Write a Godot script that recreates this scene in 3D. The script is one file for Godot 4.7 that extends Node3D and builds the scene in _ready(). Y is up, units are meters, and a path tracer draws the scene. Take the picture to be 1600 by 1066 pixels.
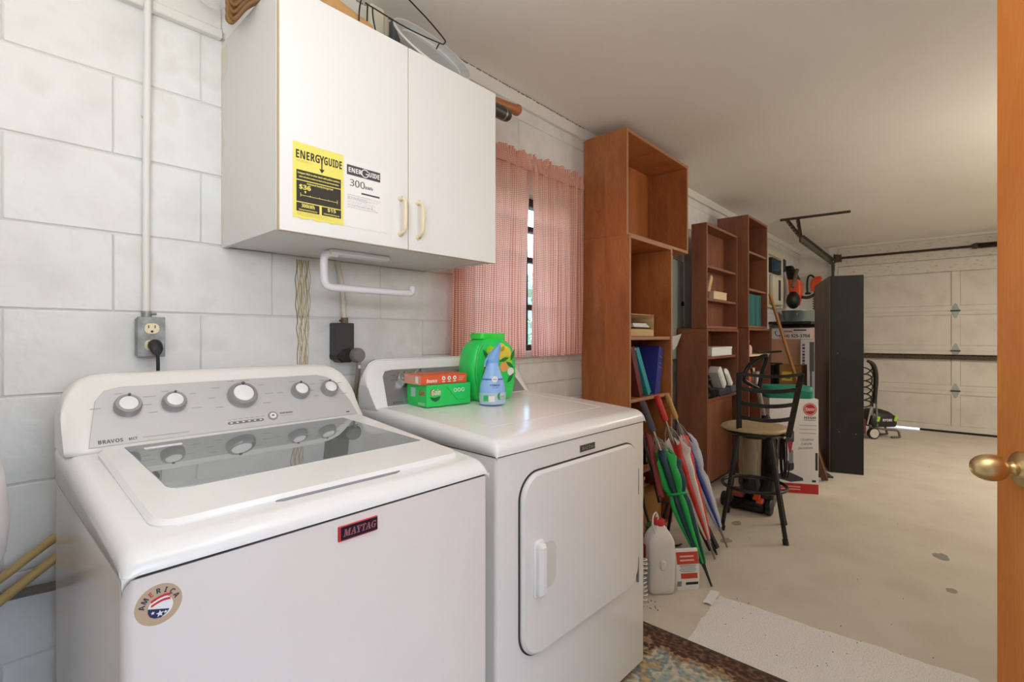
extends Node3D

# A laundry corner in a garage. x runs along the block wall towards the garage door,
# z comes out of that wall, y is up, metres.

var used := {}
var O := Vector3.ZERO
var rng := RandomNumberGenerator.new()
var M := {}
const CEIL := 2.376
const FARX := 7.95


func _ready() -> void:
	rng.seed = 4711
	set_camera_and_light()
	make_materials()
	build_floor()
	build_ceiling()
	build_wall_left()
	build_other_walls()
	build_garage_door()
	build_added_lamps()
	build_washer()
	build_dryer()
	build_wall_cabinet()
	build_wall_services()
	build_window_and_curtains()
	build_bookcases()
	build_shelf_contents()
	build_dryer_top_items()
	build_cabinet_top_items()
	build_umbrellas()
	build_floor_items()
	build_stool()
	build_vacuum_and_boxes()
	build_corner()
	build_far_end()
	build_house_door()
	build_left_edge()


func set_camera_and_light() -> void:
	var cam := Camera3D.new()
	cam.name = "camera"
	cam.projection = Camera3D.PROJECTION_FRUSTUM
	cam.near = 0.05
	cam.far = 60.0
	cam.size = 0.05 * 1066.0 / 769.0
	cam.frustum_offset = Vector2(0.0, -0.05 * 7.5 / 769.0)
	cam.position = Vector3(0, 1.165, 1.62)
	cam.rotation_degrees = Vector3(0, -48.2, 0)
	add_child(cam)
	cam.current = true
	var env := Environment.new()
	var sky := Sky.new()
	var sm := ProceduralSkyMaterial.new()
	sm.sky_top_color = Color(0.55, 0.68, 0.86)
	sm.sky_horizon_color = Color(0.86, 0.9, 0.94)
	sm.ground_bottom_color = Color(0.42, 0.42, 0.38)
	sm.ground_horizon_color = Color(0.8, 0.82, 0.82)
	sm.sky_energy_multiplier = 3.0
	sm.ground_energy_multiplier = 2.0
	sky.sky_material = sm
	env.background_mode = Environment.BG_SKY
	env.sky = sky
	env.tonemap_mode = Environment.TONE_MAPPER_LINEAR
	env.tonemap_exposure = 0.81
	env.sdfgi_enabled = true
	env.ssao_enabled = true
	env.ssil_enabled = true
	var we := WorldEnvironment.new()
	we.name = "world_environment"
	we.environment = env
	add_child(we)


# ---------------------------------------------------------------- naming

func numbered(called: String, owner_id: int = 0) -> String:
	var key = str(owner_id) + called
	if not used.has(key):
		used[key] = 0
		return called
	used[key] += 1
	return "%s_%03d" % [called, used[key]]


func tag(n: Node, label: String, category: String, group := "") -> void:
	n.set_meta("label", label)
	n.set_meta("category", category)
	if group != "":
		n.set_meta("group", group)


func thing(called: String, label: String, category: String, at := Vector3.ZERO, turn := 0.0, group := "") -> Node3D:
	var n := Node3D.new()
	n.name = numbered(called)
	add_child(n, true)
	n.position = at
	n.rotation.y = turn
	tag(n, label, category, group)
	O = at if turn == 0.0 else Vector3.ZERO
	return n


func setting(called: String) -> Node3D:
	var n := Node3D.new()
	n.name = numbered(called)
	add_child(n, true)
	n.set_meta("kind", "structure")
	O = Vector3.ZERO
	return n


func part(parent: Node, called: String, b: MB, m: Material) -> MeshInstance3D:
	var mi := MeshInstance3D.new()
	mi.name = numbered(called, parent.get_instance_id())
	mi.mesh = b.done()
	mi.material_override = m
	parent.add_child(mi, true)
	return mi


func mb() -> MB:
	return MB.new(O)


func bx(parent: Node, called: String, lo: Vector3, hi: Vector3, m: Material, bev := 0.002) -> MeshInstance3D:
	var b := mb()
	b.box(lo, hi, bev)
	return part(parent, called, b, m)


func one_mesh(called: String, b: MB, m: Material, at: Vector3, label: String, category: String, group := "") -> MeshInstance3D:
	# a thing made of one piece only; b was filled with the offset «at»
	var mi := MeshInstance3D.new()
	mi.name = numbered(called)
	mi.mesh = b.done()
	mi.material_override = m
	add_child(mi, true)
	mi.position = at
	tag(mi, label, category, group)
	return mi


func lettering(parent: Node, txt: String, at: Vector3, right: Vector3, up: Vector3, cap: float, m: Material, width := 0.0, font := "Droid Sans", weight := 700, italic := false, depth := 0.0006) -> MeshInstance3D:
	var t := TextMesh.new()
	var f := SystemFont.new()
	f.font_names = PackedStringArray([font])
	f.font_weight = weight
	f.font_italic = italic
	var fv := FontVariation.new()
	fv.base_font = f
	if weight >= 700:
		fv.variation_embolden = 0.22 if font == "Droid Sans" and cap > 0.011 and not italic else 0.0
	if italic:
		fv.variation_transform = Transform2D(Vector2(1, 0.2), Vector2(0, 1), Vector2.ZERO)
	t.font = fv
	t.font_size = 48
	t.pixel_size = cap / (48.0 * 0.715)
	t.depth = depth
	t.curve_step = 3.0
	t.text = txt
	var mi := MeshInstance3D.new()
	mi.name = numbered("lettering", parent.get_instance_id())
	mi.mesh = t
	mi.material_override = m
	parent.add_child(mi, true)
	var x := right.normalized()
	var y := up.normalized()
	var z := x.cross(y).normalized()
	y = z.cross(x)
	var sx := 1.0
	if width > 0.0:
		var w := t.get_aabb().size.x
		if w > 0.0001:
			sx = width / w
	mi.transform = Transform3D(Basis(x * sx, y, z), at - O + z * depth * 0.3)
	return mi


# ---------------------------------------------------------------- mesh builder

class MB:
	var st := SurfaceTool.new()
	var o := Vector3.ZERO
	var g := 1
	var flip := false

	func _init(off := Vector3.ZERO) -> void:
		st.begin(Mesh.PRIMITIVE_TRIANGLES)
		o = off
		st.set_smooth_group(-1)

	func done() -> ArrayMesh:
		st.generate_normals()
		st.index()
		return st.commit()

	func flat() -> void:
		st.set_smooth_group(-1)

	func next_smooth() -> void:
		g += 1
		st.set_smooth_group(g)

	# corners go counter-clockwise seen from outside
	func tri(a: Vector3, b: Vector3, c: Vector3, ua := Vector2.ZERO, ub := Vector2.ZERO, uc := Vector2.ZERO) -> void:
		if (b - a).cross(c - a).length_squared() < 1e-18:
			return
		if flip:
			var t := b
			b = c
			c = t
			var ut := ub
			ub = uc
			uc = ut
		st.set_uv(ua)
		st.add_vertex(a - o)
		st.set_uv(uc)
		st.add_vertex(c - o)
		st.set_uv(ub)
		st.add_vertex(b - o)

	func quad(a: Vector3, b: Vector3, c: Vector3, d: Vector3, ua := Vector2.ZERO, ub := Vector2.ZERO, uc := Vector2.ZERO, ud := Vector2.ZERO) -> void:
		tri(a, b, c, ua, ub, uc)
		tri(a, c, d, ua, uc, ud)

	func _out(ps: Array, mid: Vector3, xf: Transform3D) -> void:
		var c := Vector3.ZERO
		for p in ps:
			c += p
		c /= ps.size()
		var n: Vector3 = (ps[1] - ps[0]).cross(ps[2] - ps[0])
		if n.dot(c - mid) < 0.0:
			ps.reverse()
		if ps.size() == 3:
			tri(xf * ps[0], xf * ps[1], xf * ps[2])
		else:
			quad(xf * ps[0], xf * ps[1], xf * ps[2], xf * ps[3])

	func box(lo: Vector3, hi: Vector3, bev := 0.002) -> void:
		obox(Transform3D(Basis(), (lo + hi) * 0.5), hi - lo, bev)

	func obox(xf: Transform3D, size: Vector3, bev := 0.002) -> void:
		flat()
		var h := size * 0.5
		bev = minf(bev, minf(h.x, minf(h.y, h.z)) * 0.6)
		var v := {}
		for sx in [-1, 1]:
			for sy in [-1, 1]:
				for sz in [-1, 1]:
					v[[sx, sy, sz, 0]] = Vector3(sx * h.x, sy * (h.y - bev), sz * (h.z - bev))
					v[[sx, sy, sz, 1]] = Vector3(sx * (h.x - bev), sy * h.y, sz * (h.z - bev))
					v[[sx, sy, sz, 2]] = Vector3(sx * (h.x - bev), sy * (h.y - bev), sz * h.z)
					if bev > 0.0:
						_out([v[[sx, sy, sz, 0]], v[[sx, sy, sz, 1]], v[[sx, sy, sz, 2]]], Vector3.ZERO, xf)
		for s in [-1, 1]:
			_out([v[[s, -1, -1, 0]], v[[s, 1, -1, 0]], v[[s, 1, 1, 0]], v[[s, -1, 1, 0]]], Vector3.ZERO, xf)
			_out([v[[-1, s, -1, 1]], v[[1, s, -1, 1]], v[[1, s, 1, 1]], v[[-1, s, 1, 1]]], Vector3.ZERO, xf)
			_out([v[[-1, -1, s, 2]], v[[1, -1, s, 2]], v[[1, 1, s, 2]], v[[-1, 1, s, 2]]], Vector3.ZERO, xf)
			if bev > 0.0:
				for t in [-1, 1]:
					_out([v[[s, t, -1, 0]], v[[s, t, 1, 0]], v[[s, t, 1, 1]], v[[s, t, -1, 1]]], Vector3.ZERO, xf)
					_out([v[[s, -1, t, 0]], v[[s, 1, t, 0]], v[[s, 1, t, 2]], v[[s, -1, t, 2]]], Vector3.ZERO, xf)
					_out([v[[-1, s, t, 1]], v[[1, s, t, 1]], v[[1, s, t, 2]], v[[-1, s, t, 2]]], Vector3.ZERO, xf)

	# a beam of rectangular section between two points; w across, h along «up»
	func beam(a: Vector3, b: Vector3, w: float, h: float, up := Vector3.UP, bev := 0.001) -> void:
		var z := (b - a).normalized()
		var x := up.cross(z).normalized()
		if x.length() < 0.5:
			x = Vector3.RIGHT
		var y := z.cross(x)
		obox(Transform3D(Basis(x, y, z), (a + b) * 0.5), Vector3(w, h, (b - a).length()), bev)

	func tube(pts: Array, r: Variant, seg := 8, caps := true, closed := false) -> void:
		var n := pts.size()
		var rings := []
		var t0: Vector3 = (pts[1] - pts[0]).normalized()
		var side := t0.cross(Vector3.UP)
		if side.length() < 0.1:
			side = t0.cross(Vector3.RIGHT)
		side = side.normalized()
		for i in n:
			var a: Vector3 = pts[(i - 1 + n) % n] if closed else pts[maxi(i - 1, 0)]
			var b: Vector3 = pts[(i + 1) % n] if closed else pts[mini(i + 1, n - 1)]
			var t := (b - a).normalized()
			side = (side - t * side.dot(t)).normalized()
			var up := t.cross(side)
			var rr: float = r[i] if r is Array else r
			var ring := PackedVector3Array()
			for k in seg:
				var an := TAU * k / seg
				ring.append(pts[i] + (side * cos(an) + up * sin(an)) * rr)
			rings.append(ring)
		if closed:
			rings.append(rings[0])
		loft(rings, caps and not closed, caps and not closed)

	# skin through rings of equal length; rings go counter-clockwise seen against the direction of the loft
	func loft(rings: Array, cap_a := true, cap_b := true, closed := true, flat_sides := false, uvs := Vector2.ONE) -> void:
		if flat_sides:
			flat()
		else:
			next_smooth()
		var m: int = rings[0].size()
		var n := rings.size()
		for i in n - 1:
			var p: PackedVector3Array = rings[i]
			var q: PackedVector3Array = rings[i + 1]
			for k in (m if closed else m - 1):
				var k2 := (k + 1) % m
				var u0 := uvs.x * k / float(m - (0 if closed else 1))
				var u1 := uvs.x * (k + 1) / float(m - (0 if closed else 1))
				var v0 := uvs.y * i / float(n - 1)
				var v1 := uvs.y * (i + 1) / float(n - 1)
				quad(p[k], p[k2], q[k2], q[k], Vector2(u0, v0), Vector2(u1, v0), Vector2(u1, v1), Vector2(u0, v1))
		flat()
		if cap_a:
			var c := Vector3.ZERO
			for p in rings[0]:
				c += p
			c /= m
			for k in m:
				tri(c, rings[0][(k + 1) % m], rings[0][k])
		if cap_b:
			var c2 := Vector3.ZERO
			for p in rings[n - 1]:
				c2 += p
			c2 /= m
			for k in m:
				tri(c2, rings[n - 1][k], rings[n - 1][(k + 1) % m])

	# profile of (radius, height) from the bottom up, turned about the local y axis
	func lathe(prof: Array, seg := 20, xf := Transform3D(), squash := Vector2.ONE) -> void:
		next_smooth()
		for i in prof.size() - 1:
			if i > 0:
				var d0: Vector2 = (prof[i] - prof[i - 1]).normalized()
				var d1: Vector2 = (prof[i + 1] - prof[i]).normalized()
				if d0.dot(d1) < 0.8:
					next_smooth()
			for k in seg:
				var a0 := TAU * k / seg
				var a1 := TAU * (k + 1) / seg
				var p0 := _lp(prof[i], a0, squash)
				var p1 := _lp(prof[i], a1, squash)
				var q0 := _lp(prof[i + 1], a0, squash)
				var q1 := _lp(prof[i + 1], a1, squash)
				quad(xf * p0, xf * q0, xf * q1, xf * p1)
		flat()

	func _lp(p: Vector2, a: float, s: Vector2) -> Vector3:
		return Vector3(p.x * cos(a) * s.x, p.y, p.x * sin(a) * s.y)

	# outline in the local xy plane (counter-clockwise), pushed out along local z from 0 to h
	func prism(poly: PackedVector2Array, h: float, xf := Transform3D(), bev := 0.0, smooth := false, uv := false) -> void:
		var n := poly.size()
		var area := 0.0
		flip = xf.basis.determinant() < 0.0
		for i in n:
			area += poly[i].cross(poly[(i + 1) % n])
		if area < 0.0:
			poly = poly.duplicate()
			poly.reverse()
		var inset := PackedVector2Array()
		for i in n:
			var a := poly[(i - 1 + n) % n]
			var b := poly[i]
			var c := poly[(i + 1) % n]
			var n0 := (b - a).normalized()
			var n1 := (c - b).normalized()
			n0 = Vector2(-n0.y, n0.x)
			n1 = Vector2(-n1.y, n1.x)
			var nn := (n0 + n1).normalized()
			inset.append(b + nn * bev / maxf(0.5, nn.dot(n0)))
		var lo := Vector2(INF, INF)
		var hi := Vector2(-INF, -INF)
		for p in poly:
			lo = lo.min(p)
			hi = hi.max(p)
		if smooth:
			next_smooth()
		else:
			flat()
		for i in n:
			var j := (i + 1) % n
			quad(xf * _p3(poly[i], 0.0), xf * _p3(poly[j], 0.0), xf * _p3(poly[j], h - bev), xf * _p3(poly[i], h - bev))
		if bev > 0.0:
			if smooth:
				next_smooth()
			for i in n:
				var j := (i + 1) % n
				quad(xf * _p3(poly[i], h - bev), xf * _p3(poly[j], h - bev), xf * _p3(inset[j], h), xf * _p3(inset[i], h))
		flat()
		var top := inset if bev > 0.0 else poly
		var tris := Geometry2D.triangulate_polygon(poly)
		for i in range(0, tris.size(), 3):
			var a := tris[i]
			var b := tris[i + 1]
			var c := tris[i + 2]
			if (poly[b] - poly[a]).cross(poly[c] - poly[a]) < 0.0:
				var t := b
				b = c
				c = t
			var ua := _uv(top[a], lo, hi)
			var ub := _uv(top[b], lo, hi)
			var uc := _uv(top[c], lo, hi)
			tri(xf * _p3(top[a], h), xf * _p3(top[b], h), xf * _p3(top[c], h), ua, ub, uc)
			tri(xf * _p3(poly[a], 0.0), xf * _p3(poly[c], 0.0), xf * _p3(poly[b], 0.0))
		flip = false

	func _p3(p: Vector2, z: float) -> Vector3:
		return Vector3(p.x, p.y, z)

	func _uv(p: Vector2, lo: Vector2, hi: Vector2) -> Vector2:
		return Vector2((p.x - lo.x) / maxf(hi.x - lo.x, 1e-6), 1.0 - (p.y - lo.y) / maxf(hi.y - lo.y, 1e-6))

	func ball(c: Vector3, r: Vector3, seg := 12, rows := 8) -> void:
		var prof := []
		for i in rows + 1:
			var a := -PI / 2 + PI * i / rows
			prof.append(Vector2(cos(a), sin(a)))
		prof[0] = Vector2(0, -1)
		prof[rows] = Vector2(0, 1)
		lathe(prof, seg, Transform3D(Basis(Vector3(r.x, 0, 0), Vector3(0, r.y, 0), Vector3(0, 0, r.z)), c))


# ---------------------------------------------------------------- small geometry

func rrect(w: float, h: float, r: float, seg := 5, c := Vector2.ZERO) -> PackedVector2Array:
	var out := PackedVector2Array()
	for q in 4:
		var cx := (w / 2 - r) * (1 if q == 0 or q == 3 else -1)
		var cy := (h / 2 - r) * (1 if q < 2 else -1)
		for i in seg + 1:
			var a := PI / 2 * (q + float(i) / seg)
			out.append(c + Vector2(cx + r * cos(a), cy + r * sin(a)))
	return out


func circle(r: float, seg := 20, c := Vector2.ZERO) -> PackedVector2Array:
	var out := PackedVector2Array()
	for i in seg:
		out.append(c + Vector2(cos(TAU * i / seg), sin(TAU * i / seg)) * r)
	return out


func star(r: float, c := Vector2.ZERO, turn := 0.0) -> PackedVector2Array:
	var out := PackedVector2Array()
	for i in 10:
		var a := PI / 2 + turn + TAU * i / 10
		out.append(c + Vector2(cos(a), sin(a)) * (r if i % 2 == 0 else r * 0.42))
	return out


func face(at: Vector3, right: Vector3, up: Vector3) -> Transform3D:
	var x := right.normalized()
	var z := x.cross(up).normalized()
	return Transform3D(Basis(x, z.cross(x), z), at)


func smooth_path(pts: Array, n := 6) -> Array:
	var c := Curve3D.new()
	for i in pts.size():
		var a: Vector3 = pts[maxi(i - 1, 0)]
		var b: Vector3 = pts[mini(i + 1, pts.size() - 1)]
		var t := (b - a) / 6.0
		c.add_point(pts[i], -t, t)
	var out := []
	for i in pts.size() - 1:
		for k in n:
			out.append(c.sample(i, float(k) / n))
	out.append(pts[pts.size() - 1])
	return out


# ---------------------------------------------------------------- materials

func hexc(h: String) -> Color:
	return Color.html(h)


func mat(h: String, rough := 0.6, metal := 0.0, spec := 0.5) -> StandardMaterial3D:
	var m := StandardMaterial3D.new()
	m.albedo_color = hexc(h)
	m.roughness = rough
	m.metallic = metal
	m.metallic_specular = spec
	return m


func noise_tex(freq: float, seed_: int, cols: Array, at: Array, size := 256, oct := 4, kind := FastNoiseLite.TYPE_SIMPLEX_SMOOTH) -> NoiseTexture2D:
	var n := FastNoiseLite.new()
	n.noise_type = kind
	n.seed = seed_
	n.frequency = freq
	n.fractal_octaves = oct
	var t := NoiseTexture2D.new()
	t.width = size
	t.height = size
	t.seamless = true
	t.noise = n
	if cols.size():
		var gr := Gradient.new()
		var pc := PackedColorArray()
		for c in cols:
			pc.append(hexc(c))
		gr.colors = pc
		gr.offsets = PackedFloat32Array(at)
		t.color_ramp = gr
	return t


func tri_mat(tex: Texture2D, scale: Vector3, rough := 0.7, world := true, bump: Texture2D = null, depth := 0.0) -> StandardMaterial3D:
	var m := StandardMaterial3D.new()
	m.albedo_texture = tex
	m.uv1_triplanar = true
	m.uv1_world_triplanar = world
	m.uv1_scale = scale
	m.roughness = rough
	if bump:
		m.heightmap_enabled = true
		m.heightmap_texture = bump
		m.heightmap_scale = depth
	return m


func wood_image(a: Color, b: Color, c: Color, seed_: int, w := 256, h := 512) -> ImageTexture:
	# long flowing grain along v
	var n := FastNoiseLite.new()
	n.seed = seed_
	n.frequency = 0.01
	n.fractal_octaves = 3
	var f := FastNoiseLite.new()
	f.seed = seed_ + 5
	f.frequency = 0.35
	f.fractal_octaves = 2
	var im := Image.create(w, h, false, Image.FORMAT_RGB8)
	for y in h:
		var fy := float(y) / h * TAU
		for x in w:
			# wrap in v by walking a circle
			var big := n.get_noise_3d(x * 0.9, 26.0 * cos(fy), 26.0 * sin(fy))
			var fine := f.get_noise_3d(x * 1.0, 5.0 * cos(fy), 5.0 * sin(fy))
			var rings := absf(fmod(big * 9.0 + 20.0, 1.0) - 0.5) * 2.0
			var t := clampf(0.5 + big * 0.75 + (rings - 0.5) * 0.18 + fine * 0.28, 0.0, 1.0)
			var col := a.lerp(b, t * 2.0) if t < 0.5 else b.lerp(c, t * 2.0 - 1.0)
			im.set_pixel(x, y, col)
	return ImageTexture.create_from_image(im)


func make_materials() -> void:
	var grit := noise_tex(0.09, 3, [], [], 256, 5)
	M.block = tri_mat(noise_tex(0.012, 11, ["d9d8d4", "e3e2df", "e6e6e3", "dad8d2"], [0.0, 0.4, 0.65, 1.0], 256, 5), Vector3(1.3, 1.3, 1.3), 0.55, true, grit, 0.12)
	M.mortar = mat("dad8d3", 0.8)
	M.paint_white = mat("e2dfd9", 0.5)
	M.paint_cream = mat("d6cfbf", 0.55)
	M.old_paint = tri_mat(noise_tex(0.03, 17, ["85745f", "c2b7a8", "d8d2c7", "dcd7cd"], [0.0, 0.1, 0.3, 1.0], 256, 5), Vector3(1.2, 5, 1.2), 0.6)
	M.paint_garage = tri_mat(noise_tex(0.012, 14, ["cfc8bd", "dad4ca", "dfd9d0"], [0.0, 0.5, 1.0], 256, 5), Vector3(1, 1, 1), 0.55)
	M.ceiling = tri_mat(noise_tex(0.006, 21, ["e9e3d9", "eee9e1", "f1ede6"], [0.0, 0.5, 1.0], 256, 4), Vector3(0.4, 0.4, 0.4), 0.85)
	M.floor = tri_mat(noise_tex(0.008, 31, ["c7bcab", "cdc3b4", "d0c7b8", "d3cabc"], [0.0, 0.4, 0.6, 1.0], 512, 6), Vector3(0.5, 0.5, 0.5), 0.75, true, grit, 0.08)
	M.patch = tri_mat(noise_tex(0.06, 41, ["98938a", "dedad4", "ece9e5", "f4f2ef"], [0.0, 0.27, 0.5, 1.0], 512, 6), Vector3(5.5, 5.5, 5.5), 0.9, true, grit, 0.2)
	var wt := wood_image(hexc("9a582f"), hexc("b06a3a"), hexc("c07a46"), 51)
	M.wood = tri_mat(wt, Vector3(2.6, 1.1, 2.6), 0.42, false)
	M.wood_h = tri_mat(wt, Vector3(1.1, 2.6, 2.6), 0.45, false)
	var wd := wood_image(hexc("6e412c"), hexc("7d4b33"), hexc("8c5638"), 57)
	M.wood_dark = tri_mat(wd, Vector3(2.6, 1.1, 2.6), 0.5, false)
	M.wood_dark_h = tri_mat(wd, Vector3(1.1, 2.6, 2.6), 0.5, false)
	var wo := wood_image(hexc("c77430"), hexc("d48138"), hexc("dd9145"), 63)
	M.edge_highlight_wood = mat("b07f5c", 0.5)  # lighter edge colours that paint highlights on the bookcase fronts
	M.edge_highlight_dark = mat("8a5d47", 0.5)
	M.wood_orange = tri_mat(wo, Vector3(3.0, 0.7, 3.0), 0.35, false)
	M.wood_brown = tri_mat(wood_image(hexc("4a3329"), hexc("583d31"), hexc("664838"), 67), Vector3(3, 0.9, 3), 0.5, false)
	M.black_side = tri_mat(noise_tex(0.012, 91, ["161514", "1b1a19", "242220"], [0.0, 0.6, 1.0], 256, 4), Vector3(1.5, 1.5, 1.5), 0.5)
	M.wood_pole = mat("b98047", 0.45)
	M.bat = mat("a8673c", 0.4)
	M.appliance = mat("eceae6", 0.22)
	M.appliance_top = mat("f2f1ef", 0.18)
	M.appliance_bisque = mat("eae2dc", 0.15)
	M.appliance_cap = mat("ece9e3", 0.3)
	M.dark_gap = mat("3a3733", 0.8)
	M.panel_silver = mat("cfcfce", 0.38, 0.35)
	M.panel_gray = mat("9b9b9d", 0.35, 0.55)
	M.knob_ring = mat("a8a7a6", 0.3, 0.6)
	M.knob_cap = mat("efefed", 0.3)
	M.chrome = mat("d8d8d8", 0.12, 1.0)
	M.ink = mat("5d5b5a", 0.6)
	M.black = mat("1b1a1a", 0.5)
	M.black_gloss = mat("141414", 0.2)
	M.black_metal = mat("1d1c1c", 0.35)
	M.gray_plastic = mat("77746d", 0.55)
	M.galv = tri_mat(noise_tex(0.03, 71, ["7f817f", "949694", "a5a7a4"], [0.0, 0.5, 1.0], 128, 3), Vector3(6, 6, 6), 0.5)
	M.galv.metallic = 0.5
	M.ivory = mat("e6d9b4", 0.45)
	M.melamine = mat("e9e9e7", 0.35)
	M.melamine_side = mat("dcd9d4", 0.4)
	M.edge_tan = mat("cdb893", 0.6)
	M.white_plastic = mat("efecf0", 0.35)
	M.white = mat("efeeec", 0.5)
	M.paper = mat("ecebe8", 0.8)
	M.yellow_label = mat("ecdf70", 0.7)
	M.label_dark = mat("34312b", 0.7)
	M.green_tub = mat("2be062", 0.28)
	M.green_box = mat("27d260", 0.5)
	M.lime = mat("a9dd2e", 0.45)
	M.yellow = mat("f0d84a", 0.5)
	M.orange_box = mat("e2602f", 0.5)
	M.blue_bottle = mat("98c3f7", 0.25)
	M.blue_label = mat("3b6fc4", 0.45)
	M.red = mat("c9302c", 0.5)
	M.deep_red = mat("a01f26", 0.55)
	M.navy = mat("2c2f86", 0.45)
	M.teal_book = mat("1f9aa6", 0.5)
	M.maroon = mat("6e2a2c", 0.6)
	M.green_book = mat("15704e", 0.6)
	M.teal_case = mat("12866f", 0.45)
	M.card = mat("c49a6b", 0.85)
	M.card_light = mat("d3b487", 0.85)
	M.card_pink = mat("b98d75", 0.85)
	M.kraft = mat("a67a45", 0.8)
	M.olive = mat("6f6c35", 0.6)
	M.cream = mat("dfc9a0", 0.7)
	M.panel_box = mat("a3ada8", 0.5)
	M.hose_tan = mat("b99c62", 0.5)
	M.brass = mat("dcc592", 0.36, 1.0)
	M.steel = mat("9c9a96", 0.35, 0.8)
	M.rust_metal = tri_mat(noise_tex(0.05, 81, ["2e2622", "4c3d33", "6b5a4c"], [0.0, 0.5, 1.0], 128, 4), Vector3(6, 6, 6), 0.7)
	M.um_green = mat("22b050", 0.55)
	M.um_navy = mat("20404a", 0.6)
	M.um_red = mat("d8392b", 0.55)
	M.um_white = mat("e8ddd6", 0.6)
	M.um_blue = mat("2b479e", 0.55)
	M.um_silver = mat("c8cddb", 0.5)
	M.seat_tan = mat("b6a27a", 0.35)
	M.jug = mat("e6e4df", 0.4)
	M.jug.subsurf_scatter_enabled = true
	M.jug.subsurf_scatter_strength = 0.15
	M.orange = mat("e2562a", 0.45)
	M.dark_glass = mat("2c4650", 0.15)
	M.green_light = mat("a6d83c", 0.5)
	M.glass = StandardMaterial3D.new()
	M.glass.albedo_color = Color(0.75, 0.82, 0.82, 0.12)
	M.glass.transparency = BaseMaterial3D.TRANSPARENCY_ALPHA
	M.glass.roughness = 0.03
	M.smoke = StandardMaterial3D.new()
	M.smoke.albedo_color = Color(0.72, 0.64, 0.5, 0.42)
	M.smoke.transparency = BaseMaterial3D.TRANSPARENCY_ALPHA
	M.smoke.roughness = 0.12
	M.clear_plastic = StandardMaterial3D.new()
	M.clear_plastic.albedo_color = Color(0.95, 0.95, 0.95, 0.25)
	M.clear_plastic.transparency = BaseMaterial3D.TRANSPARENCY_ALPHA
	M.clear_plastic.roughness = 0.2
	M.lid_glass = mat("aab0b2", 0.0, 0.6, 1.0)
	M.added_lamp_glow = mat("ffffff", 0.6)  # glowing face of the added lamps
	M.added_lamp_glow.emission_enabled = true
	M.added_lamp_glow.emission = Color(1.0, 0.95, 0.88)
	M.added_lamp_glow.emission_energy_multiplier = 3.0
	M.leaf = mat("bccaa6", 0.6)
	M.bronze = mat("3a2a22", 0.5)
	M.gingham = gingham_mat()
	M.fine_print = print_mat(Color(0.93, 0.92, 0.91), Color(0.35, 0.35, 0.36), 90, 5)
	M.fine_yellow = print_mat(hexc("ecdf70"), Color(0.42, 0.38, 0.15), 92, 5)


func gingham_mat() -> StandardMaterial3D:
	var im := Image.create(64, 64, false, Image.FORMAT_RGB8)
	var w := hexc("f7efe6")
	var p := hexc("efbfa9")
	var d := hexc("db866d")
	for y in 64:
		for x in 64:
			var a := int(x / 8) % 2
			var b := int(y / 8) % 2
			var c := w
			if a + b == 1:
				c = p
			elif a + b == 2:
				c = d
			im.set_pixel(x, y, c)
	var m := StandardMaterial3D.new()
	m.albedo_texture = ImageTexture.create_from_image(im)
	m.roughness = 0.9
	m.backlight_enabled = true
	m.backlight = Color(1.0, 0.9, 0.86)
	return m


func print_mat(bg: Color, ink: Color, seed_: int, px: int) -> StandardMaterial3D:
	# a block of small print too fine to read
	var r := RandomNumberGenerator.new()
	r.seed = seed_
	var im := Image.create(128, 128, false, Image.FORMAT_RGB8)
	im.fill(bg)
	var y := 6
	while y < 120:
		var x := 4
		var line_end := r.randi_range(70, 124)
		while x < line_end:
			var w := r.randi_range(2, 9)
			im.fill_rect(Rect2i(x, y, w, 2), bg.lerp(ink, r.randf_range(0.5, 0.9)))
			x += w + 2
		y += px + (6 if r.randf() < 0.2 else 0)
	var m := StandardMaterial3D.new()
	m.albedo_texture = ImageTexture.create_from_image(im)
	m.roughness = 0.75
	return m


# ---------------------------------------------------------------- the room

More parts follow.
